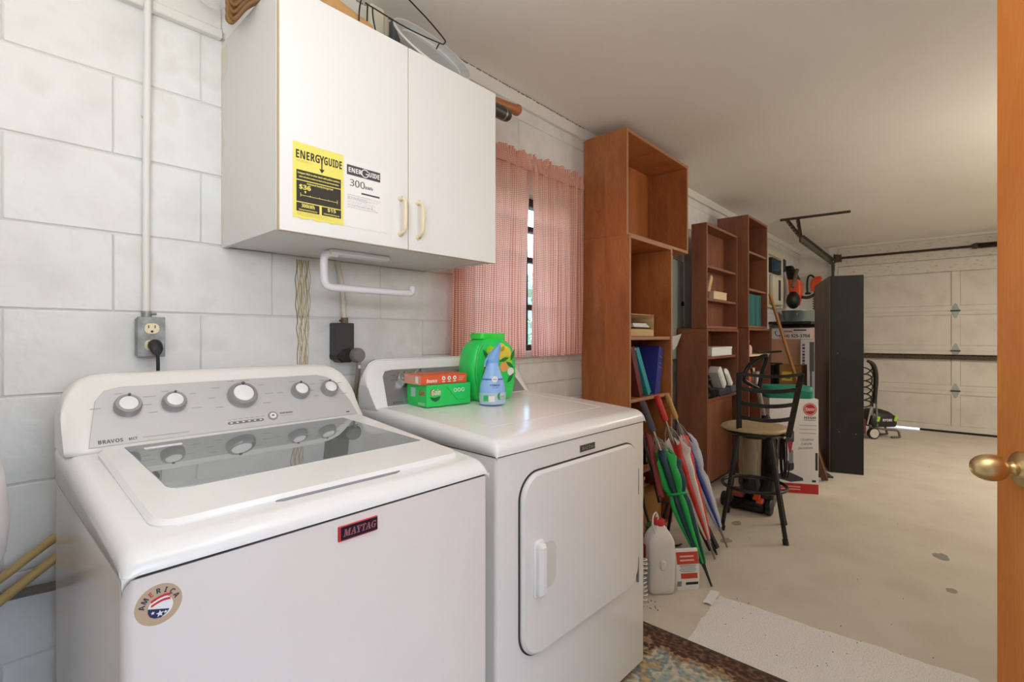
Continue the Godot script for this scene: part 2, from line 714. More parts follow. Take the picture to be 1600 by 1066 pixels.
func build_floor() -> void:
	var f := setting("floor")
	bx(f, "slab", Vector3(-1.5, -0.12, -0.2), Vector3(FARX + 0.15, 0, 3.8), M.floor, 0.0)
	# bare patch where a coating was rolled out in front of the mat
	var b := mb()
	var edge := [Vector2(1.853, 0.866), Vector2(2.03, 0.852), Vector2(2.262, 0.842), Vector2(2.275, 1.0), Vector2(2.268, 1.2), Vector2(2.29, 1.4), Vector2(2.284, 1.55), Vector2(2.30, 1.68), Vector2(2.25, 1.72), Vector2(2.22, 1.95), Vector2(1.95, 1.95), Vector2(1.856, 1.9), Vector2(1.855, 1.5), Vector2(1.855, 1.1)]
	var poly := PackedVector2Array()
	for i in edge.size():
		var a: Vector2 = edge[i]
		var c: Vector2 = edge[(i + 1) % edge.size()]
		for k in 8:
			poly.append(a.lerp(c, k / 8.0) + Vector2(rng.randf_range(-0.004, 0.004), rng.randf_range(-0.004, 0.004)))
	b.prism(poly, 0.0015, Transform3D(Basis(Vector3(1, 0, 0), Vector3(0, 0, 1), Vector3(0, 1, 0)), Vector3(0, 0.0002, 0)), 0.0, false)
	part(f, "bare_patch", b, M.patch)
	# specks of dirt
	var d := mb()
	for i in 70:
		var x := rng.randf_range(1.9, 6.5)
		var z := rng.randf_range(0.5, 2.2)
		if i < 25:
			x = rng.randf_range(1.9, 2.3)
			z = rng.randf_range(0.85, 1.7)
		if i > 56:
			x = 1.99 + rng.randf_range(-0.05, 0.05)
			z = 0.655 + rng.randf_range(-0.05, 0.05)
		var s := rng.randf_range(0.0012, 0.0035)
		var pl := PackedVector2Array()
		for k in 6:
			pl.append(Vector2(x, z) + Vector2(cos(TAU * k / 6), sin(TAU * k / 6) * 0.7) * s * rng.randf_range(0.5, 1.3))
		d.prism(pl, 0.003, Transform3D(Basis(Vector3(1, 0, 0), Vector3(0, 0, 1), Vector3(0, 1, 0)), Vector3.ZERO))
	var sp := part(f, "dirt_speck", d, mat("6b6152", 0.9))
	sp.set_meta("kind", "stuff")
	for q in [[3.45, 1.578, 0.035, "8f8c84"], [3.02, 1.62, 0.02, "9c9386"], [3.22, 0.62, 0.028, "a09078"], [2.9, 0.66, 0.03, "a3957f"]]:
		var s := mb()
		var pl := PackedVector2Array()
		for k in 14:
			pl.append(Vector2(q[0], q[1]) + Vector2(cos(TAU * k / 14) * 1.5, sin(TAU * k / 14)) * float(q[2]) * rng.randf_range(0.75, 1.15))
		s.prism(pl, 0.0008, Transform3D(Basis(Vector3(1, 0, 0), Vector3(0, 0, 1), Vector3(0, 1, 0)), Vector3.ZERO))
		part(f, "floor_stain", s, mat(q[3], 0.8))
	build_rug()
	# scrap of clear film at the corner of the patch
	var at := Vector3(2.213, 0.0, 0.831)
	var w := MB.new(at)
	var rings := []
	for i in 9:
		var ring := PackedVector3Array()
		for k in 5:
			var u := i / 8.0
			var v := k / 4.0
			ring.append(at + Vector3(-0.06 + 0.13 * u, 0.004 + 0.005 * absf(sin(u * 9.0 + v * 3.0)), -0.02 + 0.04 * v - 0.012 * u))
		rings.append(ring)
	w.loft(rings, false, false, false)
	one_mesh("plastic_film", w, M.white, at, "crumpled white plastic scrap on the floor at the white patch's corner", "plastic scrap")


func build_rug() -> void:
	var at := Vector3(1.42, 0, 1.35)
	var r := thing("rug", "worn blue and beige patterned rug with a dark brown border before the dryer", "rug", at)
	var n := FastNoiseLite.new()
	n.seed = 9
	n.frequency = 0.02
	n.fractal_octaves = 5
	var n2 := FastNoiseLite.new()
	n2.seed = 19
	n2.frequency = 0.1
	n2.fractal_octaves = 3
	var w := 384
	var h := 512
	var im := Image.create(w, h, false, Image.FORMAT_RGB8)
	var pal := [hexc("8fa0a3"), hexc("b9b19a"), hexc("c8c0a6"), hexc("6f8792"), hexc("bfa376")]
	for y in h:
		for x in w:
			var e := minf(minf(x, w - 1 - x), minf(y, h - 1 - y)) / 480.0
			var a := n.get_noise_2d(x * 0.8, y * 1.4)
			var c := n2.get_noise_2d(x, y)
			var t := clampf((a * 1.3 + 0.5) * 4.0, 0.0, 3.99)
			var i := int(t)
			var col: Color = pal[i].lerp(pal[i + 1], t - i)
			var q := e + a * 0.05 + c * 0.02
			if q < 0.14:
				col = col.lerp(hexc("8a5a2c"), clampf((0.14 - q) / 0.04, 0, 1) * 0.8)
			if q < 0.098:
				col = hexc("41291c").lerp(hexc("6d452c"), clampf(c * 1.2 + 0.4, 0, 1))
			if e < 0.012:
				col = hexc("4a3527")
			im.set_pixel(x, y, col.lightened(clampf(c * 0.25, 0, 0.2)).darkened(clampf(-c * 0.3, 0, 0.2)))
	var m := StandardMaterial3D.new()
	m.albedo_texture = ImageTexture.create_from_image(im)
	m.roughness = 0.95
	m.rim_enabled = true
	m.rim = 0.2
	var b := mb()
	b.prism(rrect(0.86, 1.46, 0.012, 3), 0.006, Transform3D(Basis(Vector3(1, 0, 0), Vector3(0, 0, -1), Vector3(0, 1, 0)), at + Vector3(0, 0.0, 0)), 0.002)
	part(r, "pile", b, m)


func build_ceiling() -> void:
	var c := setting("ceiling")
	bx(c, "plasterboard", Vector3(-1.5, CEIL, -0.2), Vector3(FARX + 0.15, CEIL + 0.12, 3.8), M.ceiling, 0.0)
	# batten in the corner of wall and ceiling
	var t := setting("trim_1")
	bx(t, "batten", Vector3(-1.3, 2.312, 0.0), Vector3(5.2, CEIL, 0.022), M.paint_white, 0.003)
	bx(t, "batten", Vector3(5.2, 2.318, 0.0), Vector3(FARX, CEIL, 0.02), M.paint_white, 0.003)
	# ragged dark seam above the batten
	var s := mb()
	var x := 0.5
	while x < 2.4:
		var w := rng.randf_range(0.006, 0.03)
		s.box(Vector3(x, CEIL - 0.0025 - rng.randf() * 0.004, 0.015), Vector3(x + w, CEIL - 0.0005, 0.0245), 0.001)
		x += w + rng.randf_range(-0.003, 0.014)
	var se := part(t, "cracked_seam", s, mat("81786c", 0.9))
	se.set_meta("kind", "stuff")


const WIN := [1.50, 1.085, 2.26, 1.90]   # opening in the block wall: x0 y0 x1 y1


func build_wall_left() -> void:
	var w := setting("wall_left")
	var b := mb()
	for q in [[-1.5, 0.0, WIN[0], CEIL], [WIN[2], 0.0, FARX + 0.15, CEIL], [WIN[0], 0.0, WIN[2], WIN[1]], [WIN[0], WIN[3], WIN[2], CEIL]]:
		b.box(Vector3(q[0], q[1], -0.2), Vector3(q[2], q[3], -0.004), 0.0)
	part(w, "mortar_bed", b, M.mortar)
	var ch := 0.2045
	for row in 12:
		var y0 := 0.002 + ch * row
		var y1 := minf(y0 + ch, CEIL)
		var start := (0.062 if row % 2 == 1 else 0.262) - 2.0
		var k := 0
		while true:
			var x0 := start + 0.4 * k
			var x1 := x0 + 0.4
			k += 1
			if x1 < -0.35:
				continue
			if x0 > 7.94:
				break
			x1 = minf(x1, FARX - 0.004)
			# cut round the window
			var spans := [[x0, x1, y0, y1]]
			if y1 > WIN[1] + 0.01 and y0 < WIN[3] - 0.01:
				if y0 < WIN[1]:
					if x1 > WIN[0] and x0 < WIN[2]:
						spans = [[x0, x1, y0, WIN[1]], [x0, WIN[0], WIN[1], y1], [WIN[2], x1, WIN[1], y1]]
				elif y1 > WIN[3]:
					if x1 > WIN[0] and x0 < WIN[2]:
						spans = [[x0, x1, WIN[3], y1], [x0, WIN[0], y0, WIN[3]], [WIN[2], x1, y0, WIN[3]]]
				elif x0 < WIN[0] and x1 > WIN[0]:
					spans = [[x0, WIN[0], y0, y1]]
				elif x0 < WIN[2] and x1 > WIN[2]:
					spans = [[WIN[2], x1, y0, y1]]
				elif x0 >= WIN[0] and x1 <= WIN[2]:
					spans = []
			if row == 4 and x0 > 1.6 and x1 < 2.9:
				spans = [[x0, x1, y0, 0.918], [x0, x1, 0.918, y1]]
			for s in spans:
				if s[1] - s[0] < 0.02:
					continue
				var jit := rng.randf_range(-0.0006, 0.0004)
				var p := mb()
				p.box(Vector3(s[0] + 0.0010, s[2] + 0.0024, -0.012), Vector3(s[1] - 0.0010, s[3] - 0.0024, jit), 0.0022)
				part(w, "block", p, M.block)
	# white ledge left of the wall cabinet
	var t := setting("trim_2")
	bx(t, "ledge", Vector3(-0.35, 2.040, 0.0), Vector3(0.512, 2.066, 0.024), M.paint_white, 0.003)
	bx(t, "fascia", Vector3(-0.35, 2.066, 0.0), Vector3(0.512, 2.312, 0.012), M.paint_white, 0.003)
	# old glue runs on the blocks
	var d := mb()
	for i in 9:
		var x := 0.741 + 0.0052 * i
		var pts := []
		for k in 24:
			var yy := 1.42 - 0.40 * k / 23.0
			pts.append(Vector3(x + 0.0022 * sin(k * 1.3 + i * 2.0) + 0.0008 * (i - 4) * sin(k * 0.28) + rng.randf_range(-0.0012, 0.0012), yy, -0.0002))
		d.tube(pts, 0.0009 if i % 3 else 0.0016, 5)
	part(w, "glue_run", d, mat("a3894f", 0.7))
	var d2 := mb()
	for i in 3:
		var pts := []
		for k in 18:
			pts.append(Vector3(0.752 + 0.012 * i + 0.004 * sin(k * 0.9 + i), 1.42 - 0.36 * k / 17.0 - 0.05 * i, -0.002))
		d2.tube(pts, 0.0038, 5)
	part(w, "glue_run", d2, mat("cfc1a0", 0.6))


func build_other_walls() -> void:
	var f := setting("wall_far")
	# around the garage door opening (z 0.47 to 3.23, up to 1.97)
	var b := mb()
	b.box(Vector3(FARX, 0, -0.2), Vector3(FARX + 0.15, CEIL, 0.47), 0.0)
	b.box(Vector3(FARX, 0, 3.23), Vector3(FARX + 0.15, CEIL, 3.8), 0.0)
	b.box(Vector3(FARX, 1.97, 0.47), Vector3(FARX + 0.15, CEIL, 3.23), 0.0)
	part(f, "plaster", b, M.paint_white)
	bx(f, "ledger_board", Vector3(FARX - 0.03, 2.00, 0.0), Vector3(FARX, 2.05, 0.36), M.paint_cream)
	bx(f, "stud_board", Vector3(FARX - 0.04, 0.0, 0.36), Vector3(FARX, CEIL, 0.47), M.paint_white)
	bx(f, "header_board", Vector3(FARX - 0.05, 2.235, 0.47), Vector3(FARX, CEIL - 0.03, 3.3), M.old_paint, 0.004)
	bx(f, "header_board", Vector3(FARX - 0.035, 2.10, 0.47), Vector3(FARX, 2.232, 3.3), M.old_paint, 0.004)
	bx(f, "header_board", Vector3(FARX - 0.05, 1.945, 0.47), Vector3(FARX, 2.097, 3.3), M.old_paint, 0.004)
	bx(f, "header_cap", Vector3(FARX - 0.07, CEIL - 0.03, 0.47), Vector3(FARX, CEIL, 3.3), M.paint_white, 0.003)
	var r := setting("wall_right")
	bx(r, "plaster", Vector3(0.8, 0, 3.6), Vector3(FARX + 0.15, CEIL, 3.8), M.paint_white, 0.0)
	bx(r, "return", Vector3(0.78, 0, 2.12), Vector3(0.9, CEIL, 3.8), M.paint_white, 0.0)
	var k := setting("wall_back")
	bx(k, "plaster", Vector3(-1.5, 0, -0.2), Vector3(-1.3, CEIL, 3.8), M.paint_white, 0.0)
	var h := setting("wall_house")
	var hb := mb()
	hb.box(Vector3(-1.4, 0, 2.12), Vector3(-0.16, CEIL, 2.24), 0.0)
	hb.box(Vector3(0.72, 0, 2.12), Vector3(0.9, CEIL, 2.24), 0.0)
	hb.box(Vector3(-0.16, 2.08, 2.12), Vector3(0.72, CEIL, 2.24), 0.0)
	part(h, "plaster", hb, M.paint_white)
	# unseen room behind the doorway; outer opening added to let in fill daylight
	var e := mb()
	e.box(Vector3(-1.4, 0, 3.6), Vector3(-0.5, CEIL, 3.8), 0.0)
	e.box(Vector3(0.75, 0, 3.6), Vector3(0.9, CEIL, 3.8), 0.0)
	e.box(Vector3(-0.5, 2.1, 3.6), Vector3(0.75, CEIL, 3.8), 0.0)
	part(h, "outer_wall", e, M.paint_white)
	var t := setting("trim_3")
	bx(t, "jamb", Vector3(-0.16, 0, 2.10), Vector3(-0.13, 2.08, 2.26), M.paint_white)
	bx(t, "jamb", Vector3(0.69, 0, 2.10), Vector3(0.72, 2.08, 2.26), M.paint_white)
	bx(t, "head_jamb", Vector3(-0.16, 2.05, 2.10), Vector3(0.72, 2.08, 2.26), M.paint_white)


func build_added_lamps() -> void:  # ceiling lights and tripod lamps, all added unseen to supply light
	var spots := [
		[Vector3(0.75, CEIL, 1.90), 0.62, "added unseen long white ceiling light above the laundry machines"],
		[Vector3(5.6, CEIL, 2.95), 5.0, "added unseen long white ceiling light over the open garage floor"]]
	for s in spots:
		var at: Vector3 = s[0]
		var l := thing("added_ceiling_light", s[2], "added ceiling light", at)
		bx(l, "housing", at + Vector3(-0.62, -0.045, -0.15), at + Vector3(0.62, 0, 0.15), M.white, 0.006)
		bx(l, "diffuser", at + Vector3(-0.6, -0.075, -0.135), at + Vector3(0.6, -0.045, 0.135), M.added_lamp_glow, 0.012)
		fill_area_lamp(l, Vector3(0, -0.085, 0), Vector3.DOWN, Vector2(1.2, 0.28), s[1], Color(0.98, 0.985, 1.0) if at.x < 2.0 else Color(1.0, 0.96, 0.90))
	# two tripod lamps added out of view as fill, behind camera and deeper in
	for s in [[Vector3(-0.30, 1.55, 1.60), Vector3(0.34, 0.90, -0.28), 2.35, "added unseen square fill lamp on a tripod near the house doorway"], [Vector3(3.6, 1.5, 3.1), Vector3(0.35, 0.80, -0.55), 2.5, "added unseen square fill lamp on a tripod in the open garage"]]:
		var at: Vector3 = s[0]
		var foot := Vector3(at.x, 0, at.z)
		var l := thing("added_work_lamp", s[3], "added work lamp", foot)
		var b := mb()
		b.tube([foot + Vector3(0, 0.5, 0), at - Vector3(0, 0.36, 0)], 0.014, 10)
		part(l, "pole", b, M.black_metal)
		for k in 3:
			var g := mb()
			var a := TAU * k / 3.0 + 0.4
			g.tube([foot + Vector3(0, 0.75, 0), foot + Vector3(cos(a) * 0.2, 0.01, sin(a) * 0.2)], 0.010, 8)
			part(l, "leg", g, M.black_metal)
		var d: Vector3 = s[1].normalized()
		var x := Vector3.UP.cross(d).normalized()
		var bs := Basis(x, d.cross(x), d)
		var h := mb()
		h.obox(Transform3D(bs, at - d * 0.03), Vector3(0.64, 0.64, 0.05), 0.01)
		part(l, "housing", h, M.black)
		var f := mb()
		f.obox(Transform3D(bs, at), Vector3(0.6, 0.6, 0.012), 0.003)
		part(l, "diffuser", f, M.added_lamp_glow)
		fill_area_lamp(l, at - foot + d * 0.02, d, Vector2(0.6, 0.6), s[2], Color(0.96, 0.98, 1.0) if at.x < 2.0 else Color(1.0, 0.965, 0.91))


func fill_area_lamp(parent: Node3D, at: Vector3, towards: Vector3, size: Vector2, energy: float, col: Color) -> void:
	var a := AreaLight3D.new()
	a.name = "lamp"  # light source inside an added lamp
	a.area_size = size
	a.light_energy = energy
	a.light_color = col
	a.area_range = 14.0
	a.shadow_enabled = true
	parent.add_child(a)
	a.position = at
	var up := Vector3.UP if absf(towards.normalized().y) < 0.9 else Vector3.RIGHT
	a.basis = Basis.looking_at(towards, up)


func build_garage_door() -> void:
	var d := setting("door_1")
	var z0 := 0.47
	var z1 := 3.23
	var rows := [[0.026, 0.509], [0.510, 0.989], [0.990, 1.469], [1.470, 1.99]]
	var hz := [1.65, 2.55]
	var x := 7.93
	for r in rows.size():
		var lo: float = rows[r][0]
		var hi: float = rows[r][1]
		bx(d, "section", Vector3(x, lo, z0), Vector3(x + 0.035, hi, z1), M.paint_garage, 0.003)
	for r in rows.size():
		var lo: float = rows[r][0]
		var hi: float = rows[r][1]
		var b := mb()
		b.box(Vector3(x - 0.012, lo, z0), Vector3(x + 0.005, lo + 0.06, z1), 0.002)
		b.box(Vector3(x - 0.012, hi - 0.045, z0), Vector3(x + 0.005, hi, z1), 0.002)
		part(d, "rail", b, M.paint_garage)
		for zz in [z0 + 0.035, 1.65, 2.55, z1 - 0.035]:
			bx(d, "stile", Vector3(x - 0.0125, lo + 0.06, zz - 0.035), Vector3(x + 0.005, hi - 0.045, zz + 0.035), M.paint_garage)
		for q in [[z0 + 0.07, 1.615], [1.685, 2.515], [2.585, z1 - 0.07]]:
			bx(d, "panel", Vector3(x - 0.005, lo + 0.067, q[0] + 0.008), Vector3(x + 0.004, hi - 0.052, q[1] - 0.008), M.paint_garage, 0.003)
	# strut across the second joint
	bx(d, "strut", Vector3(x - 0.05, 0.93, z0), Vector3(x - 0.012, 0.945, z1), M.paint_garage, 0.003)
	bx(d, "strut", Vector3(x - 0.05, 0.885, z0), Vector3(x - 0.04, 0.945, z1), M.rust_metal, 0.002)
	for y in [0.51, 0.99, 1.47]:
		for zz in hz:
			var b := mb()
			for s in [-1, 1]:
				b.prism(PackedVector2Array([Vector2(-0.038, 0), Vector2(0.038, 0), Vector2(0.03, 0.03), Vector2(0.012, 0.075), Vector2(0, 0.085), Vector2(-0.012, 0.075), Vector2(-0.03, 0.03)]), 0.005, Transform3D(Basis(Vector3(0, 0, 1), Vector3(0, s, 0), Vector3(-1, 0, 0)), Vector3(x - 0.012, y + s * 0.006, zz)), 0.001)
			var hg := part(d, "hinge", b, M.panel_box)
			var p := mb()
			p.tube([Vector3(x - 0.022, y, zz - 0.045), Vector3(x - 0.022, y, zz + 0.045)], 0.008, 8)
			part(hg, "pin", p, M.rust_metal)
	bx(d, "added_backing", Vector3(x + 0.034, 0.026, z0), Vector3(x + 0.04, 1.99, z1), M.paint_garage, 0.0)  # added sheet, keeps sky light from leaking between the sections
	bx(d, "bottom_seal", Vector3(x - 0.005, 0.0, 1.32), Vector3(x + 0.03, 0.026, z1), M.black, 0.002)


# ---------------------------------------------------------------- washer and dryer

func backguard(b: MB, x0: float, x1: float, zr: float, zf: float, y0: float, ytop: float, r: float) -> void:
	# sloped console: extruded along x with rounded upper corners
	var rings := []
	var n := 26
	for i in n + 1:
		var u := float(i) / n
		# more slices near the ends
		u = 0.5 - 0.5 * cos(PI * u)
		var x := lerpf(x0, x1, u)
		var d := minf(x - x0, x1 - x)
		var drop := 0.0
		if d < r:
			drop = r - sqrt(maxf(r * r - (r - d) * (r - d), 0.0))
		drop = minf(drop * 1.15, ytop - y0 - 0.035)
		var yt := ytop - drop
		var sl := 0.79    # dz per dy of the sloped face
		var fz := func(y): return zf - (y - y0) * sl
		var inn := 0.012 * maxf(0.0, 1.0 - d / 0.02)
		var ring := PackedVector3Array()
		ring.append(Vector3(x, y0, zr))
		ring.append(Vector3(x, y0, zf - inn))
		ring.append(Vector3(x, y0 + 0.012, fz.call(y0 + 0.010) - inn))
		ring.append(Vector3(x, lerpf(y0 + 0.012, yt - 0.02, 0.5), fz.call(lerpf(y0 + 0.012, yt - 0.02, 0.5)) - inn))
		ring.append(Vector3(x, yt - 0.02, fz.call(yt - 0.02) - inn))
		ring.append(Vector3(x, yt - 0.008, fz.call(yt - 0.012) - inn))
		ring.append(Vector3(x, yt - 0.002, fz.call(yt - 0.004) - 0.006 - inn))
		ring.append(Vector3(x, yt, fz.call(yt) - 0.012 - inn))
		ring.append(Vector3(x, yt, zr + 0.012))
		ring.append(Vector3(x, yt - 0.012, zr))
		rings.append(ring)
	# ring order: seen from +x it must run counter-clockwise
	for i in rings.size():
		rings[i].reverse()
	b.loft(rings, true, true)


func knob(parent: Node, at: Vector3, nrm: Vector3, up: Vector3, r: float, h: float, ring_m: Material, cap_m: Material, mark := true) -> void:
	var right := up.cross(nrm).normalized()
	var xf := Transform3D(Basis(right, nrm.normalized(), -up.normalized()), at)
	var b := mb()
	b.lathe([Vector2(r * 0.98, 0), Vector2(r, h * 0.55), Vector2(r * 0.93, h * 0.92), Vector2(r * 0.88, h), Vector2(r * 0.72, h), Vector2(r * 0.70, h * 0.9), Vector2(0, h * 0.9)], 28, xf)
	var k := part(parent, "knob", b, ring_m)
	var c := mb()
	c.lathe([Vector2(r * 0.68, h * 0.88), Vector2(r * 0.66, h * 1.02), Vector2(r * 0.55, h * 1.08), Vector2(0, h * 1.1)], 24, xf)
	part(k, "cap", c, cap_m)
	if mark:
		var m := mb()
		m.lathe([Vector2(r * 0.12, h * 0.9), Vector2(r * 0.12, h * 1.12), Vector2(0, h * 1.13)], 8, xf.translated_local(Vector3(r * 0.12, 0, -r * 0.8)))
		part(k, "pointer", m, M.ink)


func strip(parent: Node, called: String, at: Vector3, right: Vector3, up: Vector3, w: float, h: float, m: Material, t := 0.0006, r := 0.0) -> MeshInstance3D:
	# a thin plate or mark lying on a surface
	var b := mb()
	var pl := PackedVector2Array([Vector2(-w / 2, -h / 2), Vector2(w / 2, -h / 2), Vector2(w / 2, h / 2), Vector2(-w / 2, h / 2)])
	if r > 0.0:
		pl = rrect(w, h, r, 4)
	var xf := face(at, right, up)
	b.prism(pl, t, xf, minf(t * 0.4, 0.001))
	return part(parent, called, b, m)


func build_washer() -> void:
	var at := Vector3(0.479, 0, 0.47)
	var w := thing("washing_machine", "white top-loading washing machine with a glass lid and a round flag sticker", "washing machine", at)
	var cab := mb()
	cab.prism(rrect(0.68, 0.683, 0.014, 4, Vector2(0.479, -0.4715)), 0.82, Transform3D(Basis(Vector3(1, 0, 0), Vector3(0, 0, -1), Vector3(0, 1, 0)), Vector3(0, 0.022, 0)), 0.0, true)
	part(w, "cabinet", cab, M.appliance_bisque)
	for sx in [0.19, 0.77]:
		for sz in [0.18, 0.76]:
			var ft := mb()
			ft.lathe([Vector2(0.024, 0), Vector2(0.024, 0.012), Vector2(0.012, 0.014), Vector2(0.012, 0.03)], 12, Transform3D(Basis(), Vector3(sx, 0, sz)))
			part(w, "foot", ft, M.black)
	var gap := mb()
	gap.prism(rrect(0.674, 0.678, 0.014, 4, Vector2(0.479, -0.4715)), 0.008, Transform3D(Basis(Vector3(1, 0, 0), Vector3(0, 0, -1), Vector3(0, 1, 0)), Vector3(0, 0.840, 0)), 0.0, true)
	part(w, "seam", gap, M.dark_gap)
	# deck: a curved top, rounded down at the front and the sides
	var dk := mb()
	var topy := func(z: float) -> float:
		var t := (z - 0.13) / 0.68
		return 0.926 - 0.022 * t - 0.028 * t * t
	var rings := []
	var x0 := 0.1385
	var x1 := 0.8195
	for i in 30:
		var u := i / 29.0
		var z := 0.13 + 0.688 * u
		var drop := 0.0
		if i >= 20:
			var q := (i - 20) / 9.0
			z = 0.782 + 0.034 * sin(q * PI / 2)
			drop = 0.030 * (1.0 - cos(q * PI / 2))
		else:
			z = 0.13 + 0.652 * i / 20.0
		var ty: float = topy.call(minf(z, 0.80)) - drop
		var ring := PackedVector3Array()
		ring.append(Vector3(x0, 0.847, z))
		for k in 7:
			var a := PI - PI / 2 * k / 6.0
			ring.append(Vector3(x0 + 0.022 + 0.022 * cos(a), ty - 0.024 + 0.024 * sin(a), z))
		for k in 7:
			var a := PI / 2 - PI / 2 * k / 6.0
			ring.append(Vector3(x1 - 0.022 + 0.022 * cos(a), ty - 0.024 + 0.024 * sin(a), z))
		ring.append(Vector3(x1, 0.847, z))
		ring.reverse()
		rings.append(ring)
	var last: PackedVector3Array = rings[29].duplicate()
	for k in last.size():
		last[k] = Vector3(last[k].x, 0.847, 0.816)
	rings.append(last)
	dk.loft(rings, true, false)
	part(w, "deck", dk, M.appliance_top)
	# lid
	var lz := Vector3(0, -0.0956, 0.9954)
	var ln := Vector3(0, 0.9954, 0.0956)
	var lxf := func(x: float, s: float, off: float) -> Vector3: return Vector3(x, 0.9255, 0.28) + lz * s + ln * off
	var lid := mb()
	var lp := rrect(0.606, 0.462, 0.035, 6, Vector2(0.487, -0.249))
	lid.prism(lp, 0.020, Transform3D(Basis(Vector3(1, 0, 0), -lz, ln), Vector3(0, 0.9175, 0.28)), 0.007, true)
	var lidp := part(w, "lid", lid, M.appliance_top)
	var gp := PackedVector2Array([Vector2(0.226, -0.055), Vector2(0.234, -0.30)])
	for k in 6:
		var a := PI + PI / 2 * k / 5.0
		gp.append(Vector2(0.234 + 0.03 + 0.03 * cos(a), -0.325 + 0.03 * sin(a)))
	gp.append_array(PackedVector2Array([Vector2(0.765, -0.350), Vector2(0.722, -0.05)]))
	var gl := mb()
	gl.prism(gp, 0.0015, Transform3D(Basis(Vector3(1, 0, 0), -lz, ln), Vector3(0, 0.9375, 0.28)), 0.0006)
	part(lidp, "glass", gl, M.lid_glass)
	var lb := mb()
	lb.prism(rrect(0.068, 0.010, 0.002, 3, Vector2(0.287, -0.088)), 0.0018, Transform3D(Basis(Vector3(1, 0, 0), -lz, ln), Vector3(0, 0.9385, 0.28)), 0.0004)
	part(lidp, "nameplate", lb, M.white_plastic)
	# gray strip painting in the shade of the hand recess under the lid
	var hr := mb()
	var pl := PackedVector2Array([Vector2(0.33, -0.470), Vector2(0.37, -0.486), Vector2(0.60, -0.486), Vector2(0.645, -0.466), Vector2(0.62, -0.462), Vector2(0.36, -0.464)])
	hr.prism(pl, 0.0035, Transform3D(Basis(Vector3(1, 0, 0), -lz, ln), Vector3(0, 0.9272, 0.28)), 0.001)
	part(lidp, "hand_recess_shade", hr, mat("8d8f92", 0.4))
	# console
	var bg := mb()
	backguard(bg, 0.1385, 0.8195, 0.125, 0.288, 0.918, 1.078, 0.075)
	var con := part(w, "console", bg, M.appliance_cap)
	var up := Vector3(0, 0.785, -0.62)
	var nn := Vector3(0, 0.62, 0.785)
	var P := func(u: float, v: float, off := 0.0) -> Vector3: return Vector3(u, 0.9225, 0.287) + up * v + nn * off
	var face_p := mb()
	var pp := PackedVector2Array([Vector2(0.176, 0.010), Vector2(0.798, 0.010), Vector2(0.790, 0.06), Vector2(0.765, 0.125), Vector2(0.745, 0.150), Vector2(0.715, 0.160), Vector2(0.245, 0.160), Vector2(0.215, 0.152), Vector2(0.196, 0.125)])
	face_p.prism(pp, 0.002, Transform3D(Basis(Vector3(1, 0, 0), up, nn), P.call(0.0, 0.0, -0.0005)), 0.0008)
	part(w, "control_panel", face_p, M.panel_silver)
	for k in [[0.251, 0.110, 0.0265], [0.340, 0.110, 0.0255], [0.493, 0.113, 0.036], [0.647, 0.112, 0.0255], [0.735, 0.111, 0.0255]]:
		knob(w, P.call(k[0], k[1] - 0.008, 0.001), nn, up, k[2], 0.02, M.knob_ring, M.knob_cap)
	knob(w, P.call(0.555, 0.036, 0.001), nn, up, 0.0125, 0.004, M.knob_ring, M.knob_cap, false)
	var R := Vector3.RIGHT
	var ink2 := mat("a3a19f", 0.6)
	strip(w, "light_bar", P.call(0.487, 0.029, 0.0015), R, up, 0.086, 0.007, M.gray_plastic, 0.001, 0.003)
	for k in 6:
		strip(w, "indicator", P.call(0.452 + 0.014 * k, 0.029, 0.0024), R, up, 0.006, 0.003, M.knob_cap, 0.0006, 0.0012)
	lettering(w, "BRAVOS", P.call(0.213, 0.0205, 0.0016), R, up, 0.0085, M.ink, 0.042, "Droid Sans", 700)
	lettering(w, "MCT", P.call(0.252, 0.0205, 0.0016), R, up, 0.006, M.ink, 0.015)
	lettering(w, "start/pause", P.call(0.592, 0.042, 0.0016), R, up, 0.005, M.ink, 0.034)
	strip(w, "printed_rule", P.call(0.592, 0.034, 0.0016), R, up, 0.034, 0.002, mat("b5b3b1", 0.6), 0.0003)
	strip(w, "printed_mark", P.call(0.769, 0.021, 0.0016), R, up, 0.010, 0.004, M.ink, 0.0003)
	strip(w, "button_mark", P.call(0.5545, 0.036, 0.0052), R, up, 0.006, 0.004, M.ink, 0.0006)
	for k in [[0.251, 0.110, 0.042], [0.340, 0.110, 0.040], [0.493, 0.113, 0.056], [0.647, 0.112, 0.040], [0.735, 0.111, 0.038]]:
		for j in 8:
			var a := -0.6 + j * (PI + 1.2) / 7.0
			if k[2] < 0.05 and j % 2 == 1:
				continue
			var c := Vector2(k[0] + cos(a) * (k[2] + (0.014 if absf(cos(a)) > 0.5 else 0.0)), k[1] - 0.006 + sin(a) * k[2] * 0.9)
			if c.y > 0.155:
				continue
			var marks := mb()
			marks.prism(rrect(rng.randf_range(0.013, 0.026), 0.0016, 0.0004, 1, c), 0.0003, Transform3D(Basis(Vector3(1, 0, 0), up, nn), P.call(0.0, 0.0, 0.0016)))
			part(w, "dial_mark", marks, ink2)
	for j in 7:
		var marks := mb()
		marks.prism(rrect(0.009, 0.0014, 0.0004, 1, Vector2(0.449 + 0.0135 * j, 0.039)), 0.0003, Transform3D(Basis(Vector3(1, 0, 0), up, nn), P.call(0.0, 0.0, 0.0016)))
		part(w, "dial_mark", marks, ink2)
	var rule := mb()
	rule.prism(rrect(0.09, 0.0012, 0.0004, 1, Vector2(0.315, 0.0205)), 0.0003, Transform3D(Basis(Vector3(1, 0, 0), up, nn), P.call(0.0, 0.0, 0.0016)))
	part(w, "printed_rule", rule, ink2)
	# maker's badge on the front
	var Z := Vector3(0, 0, 1)
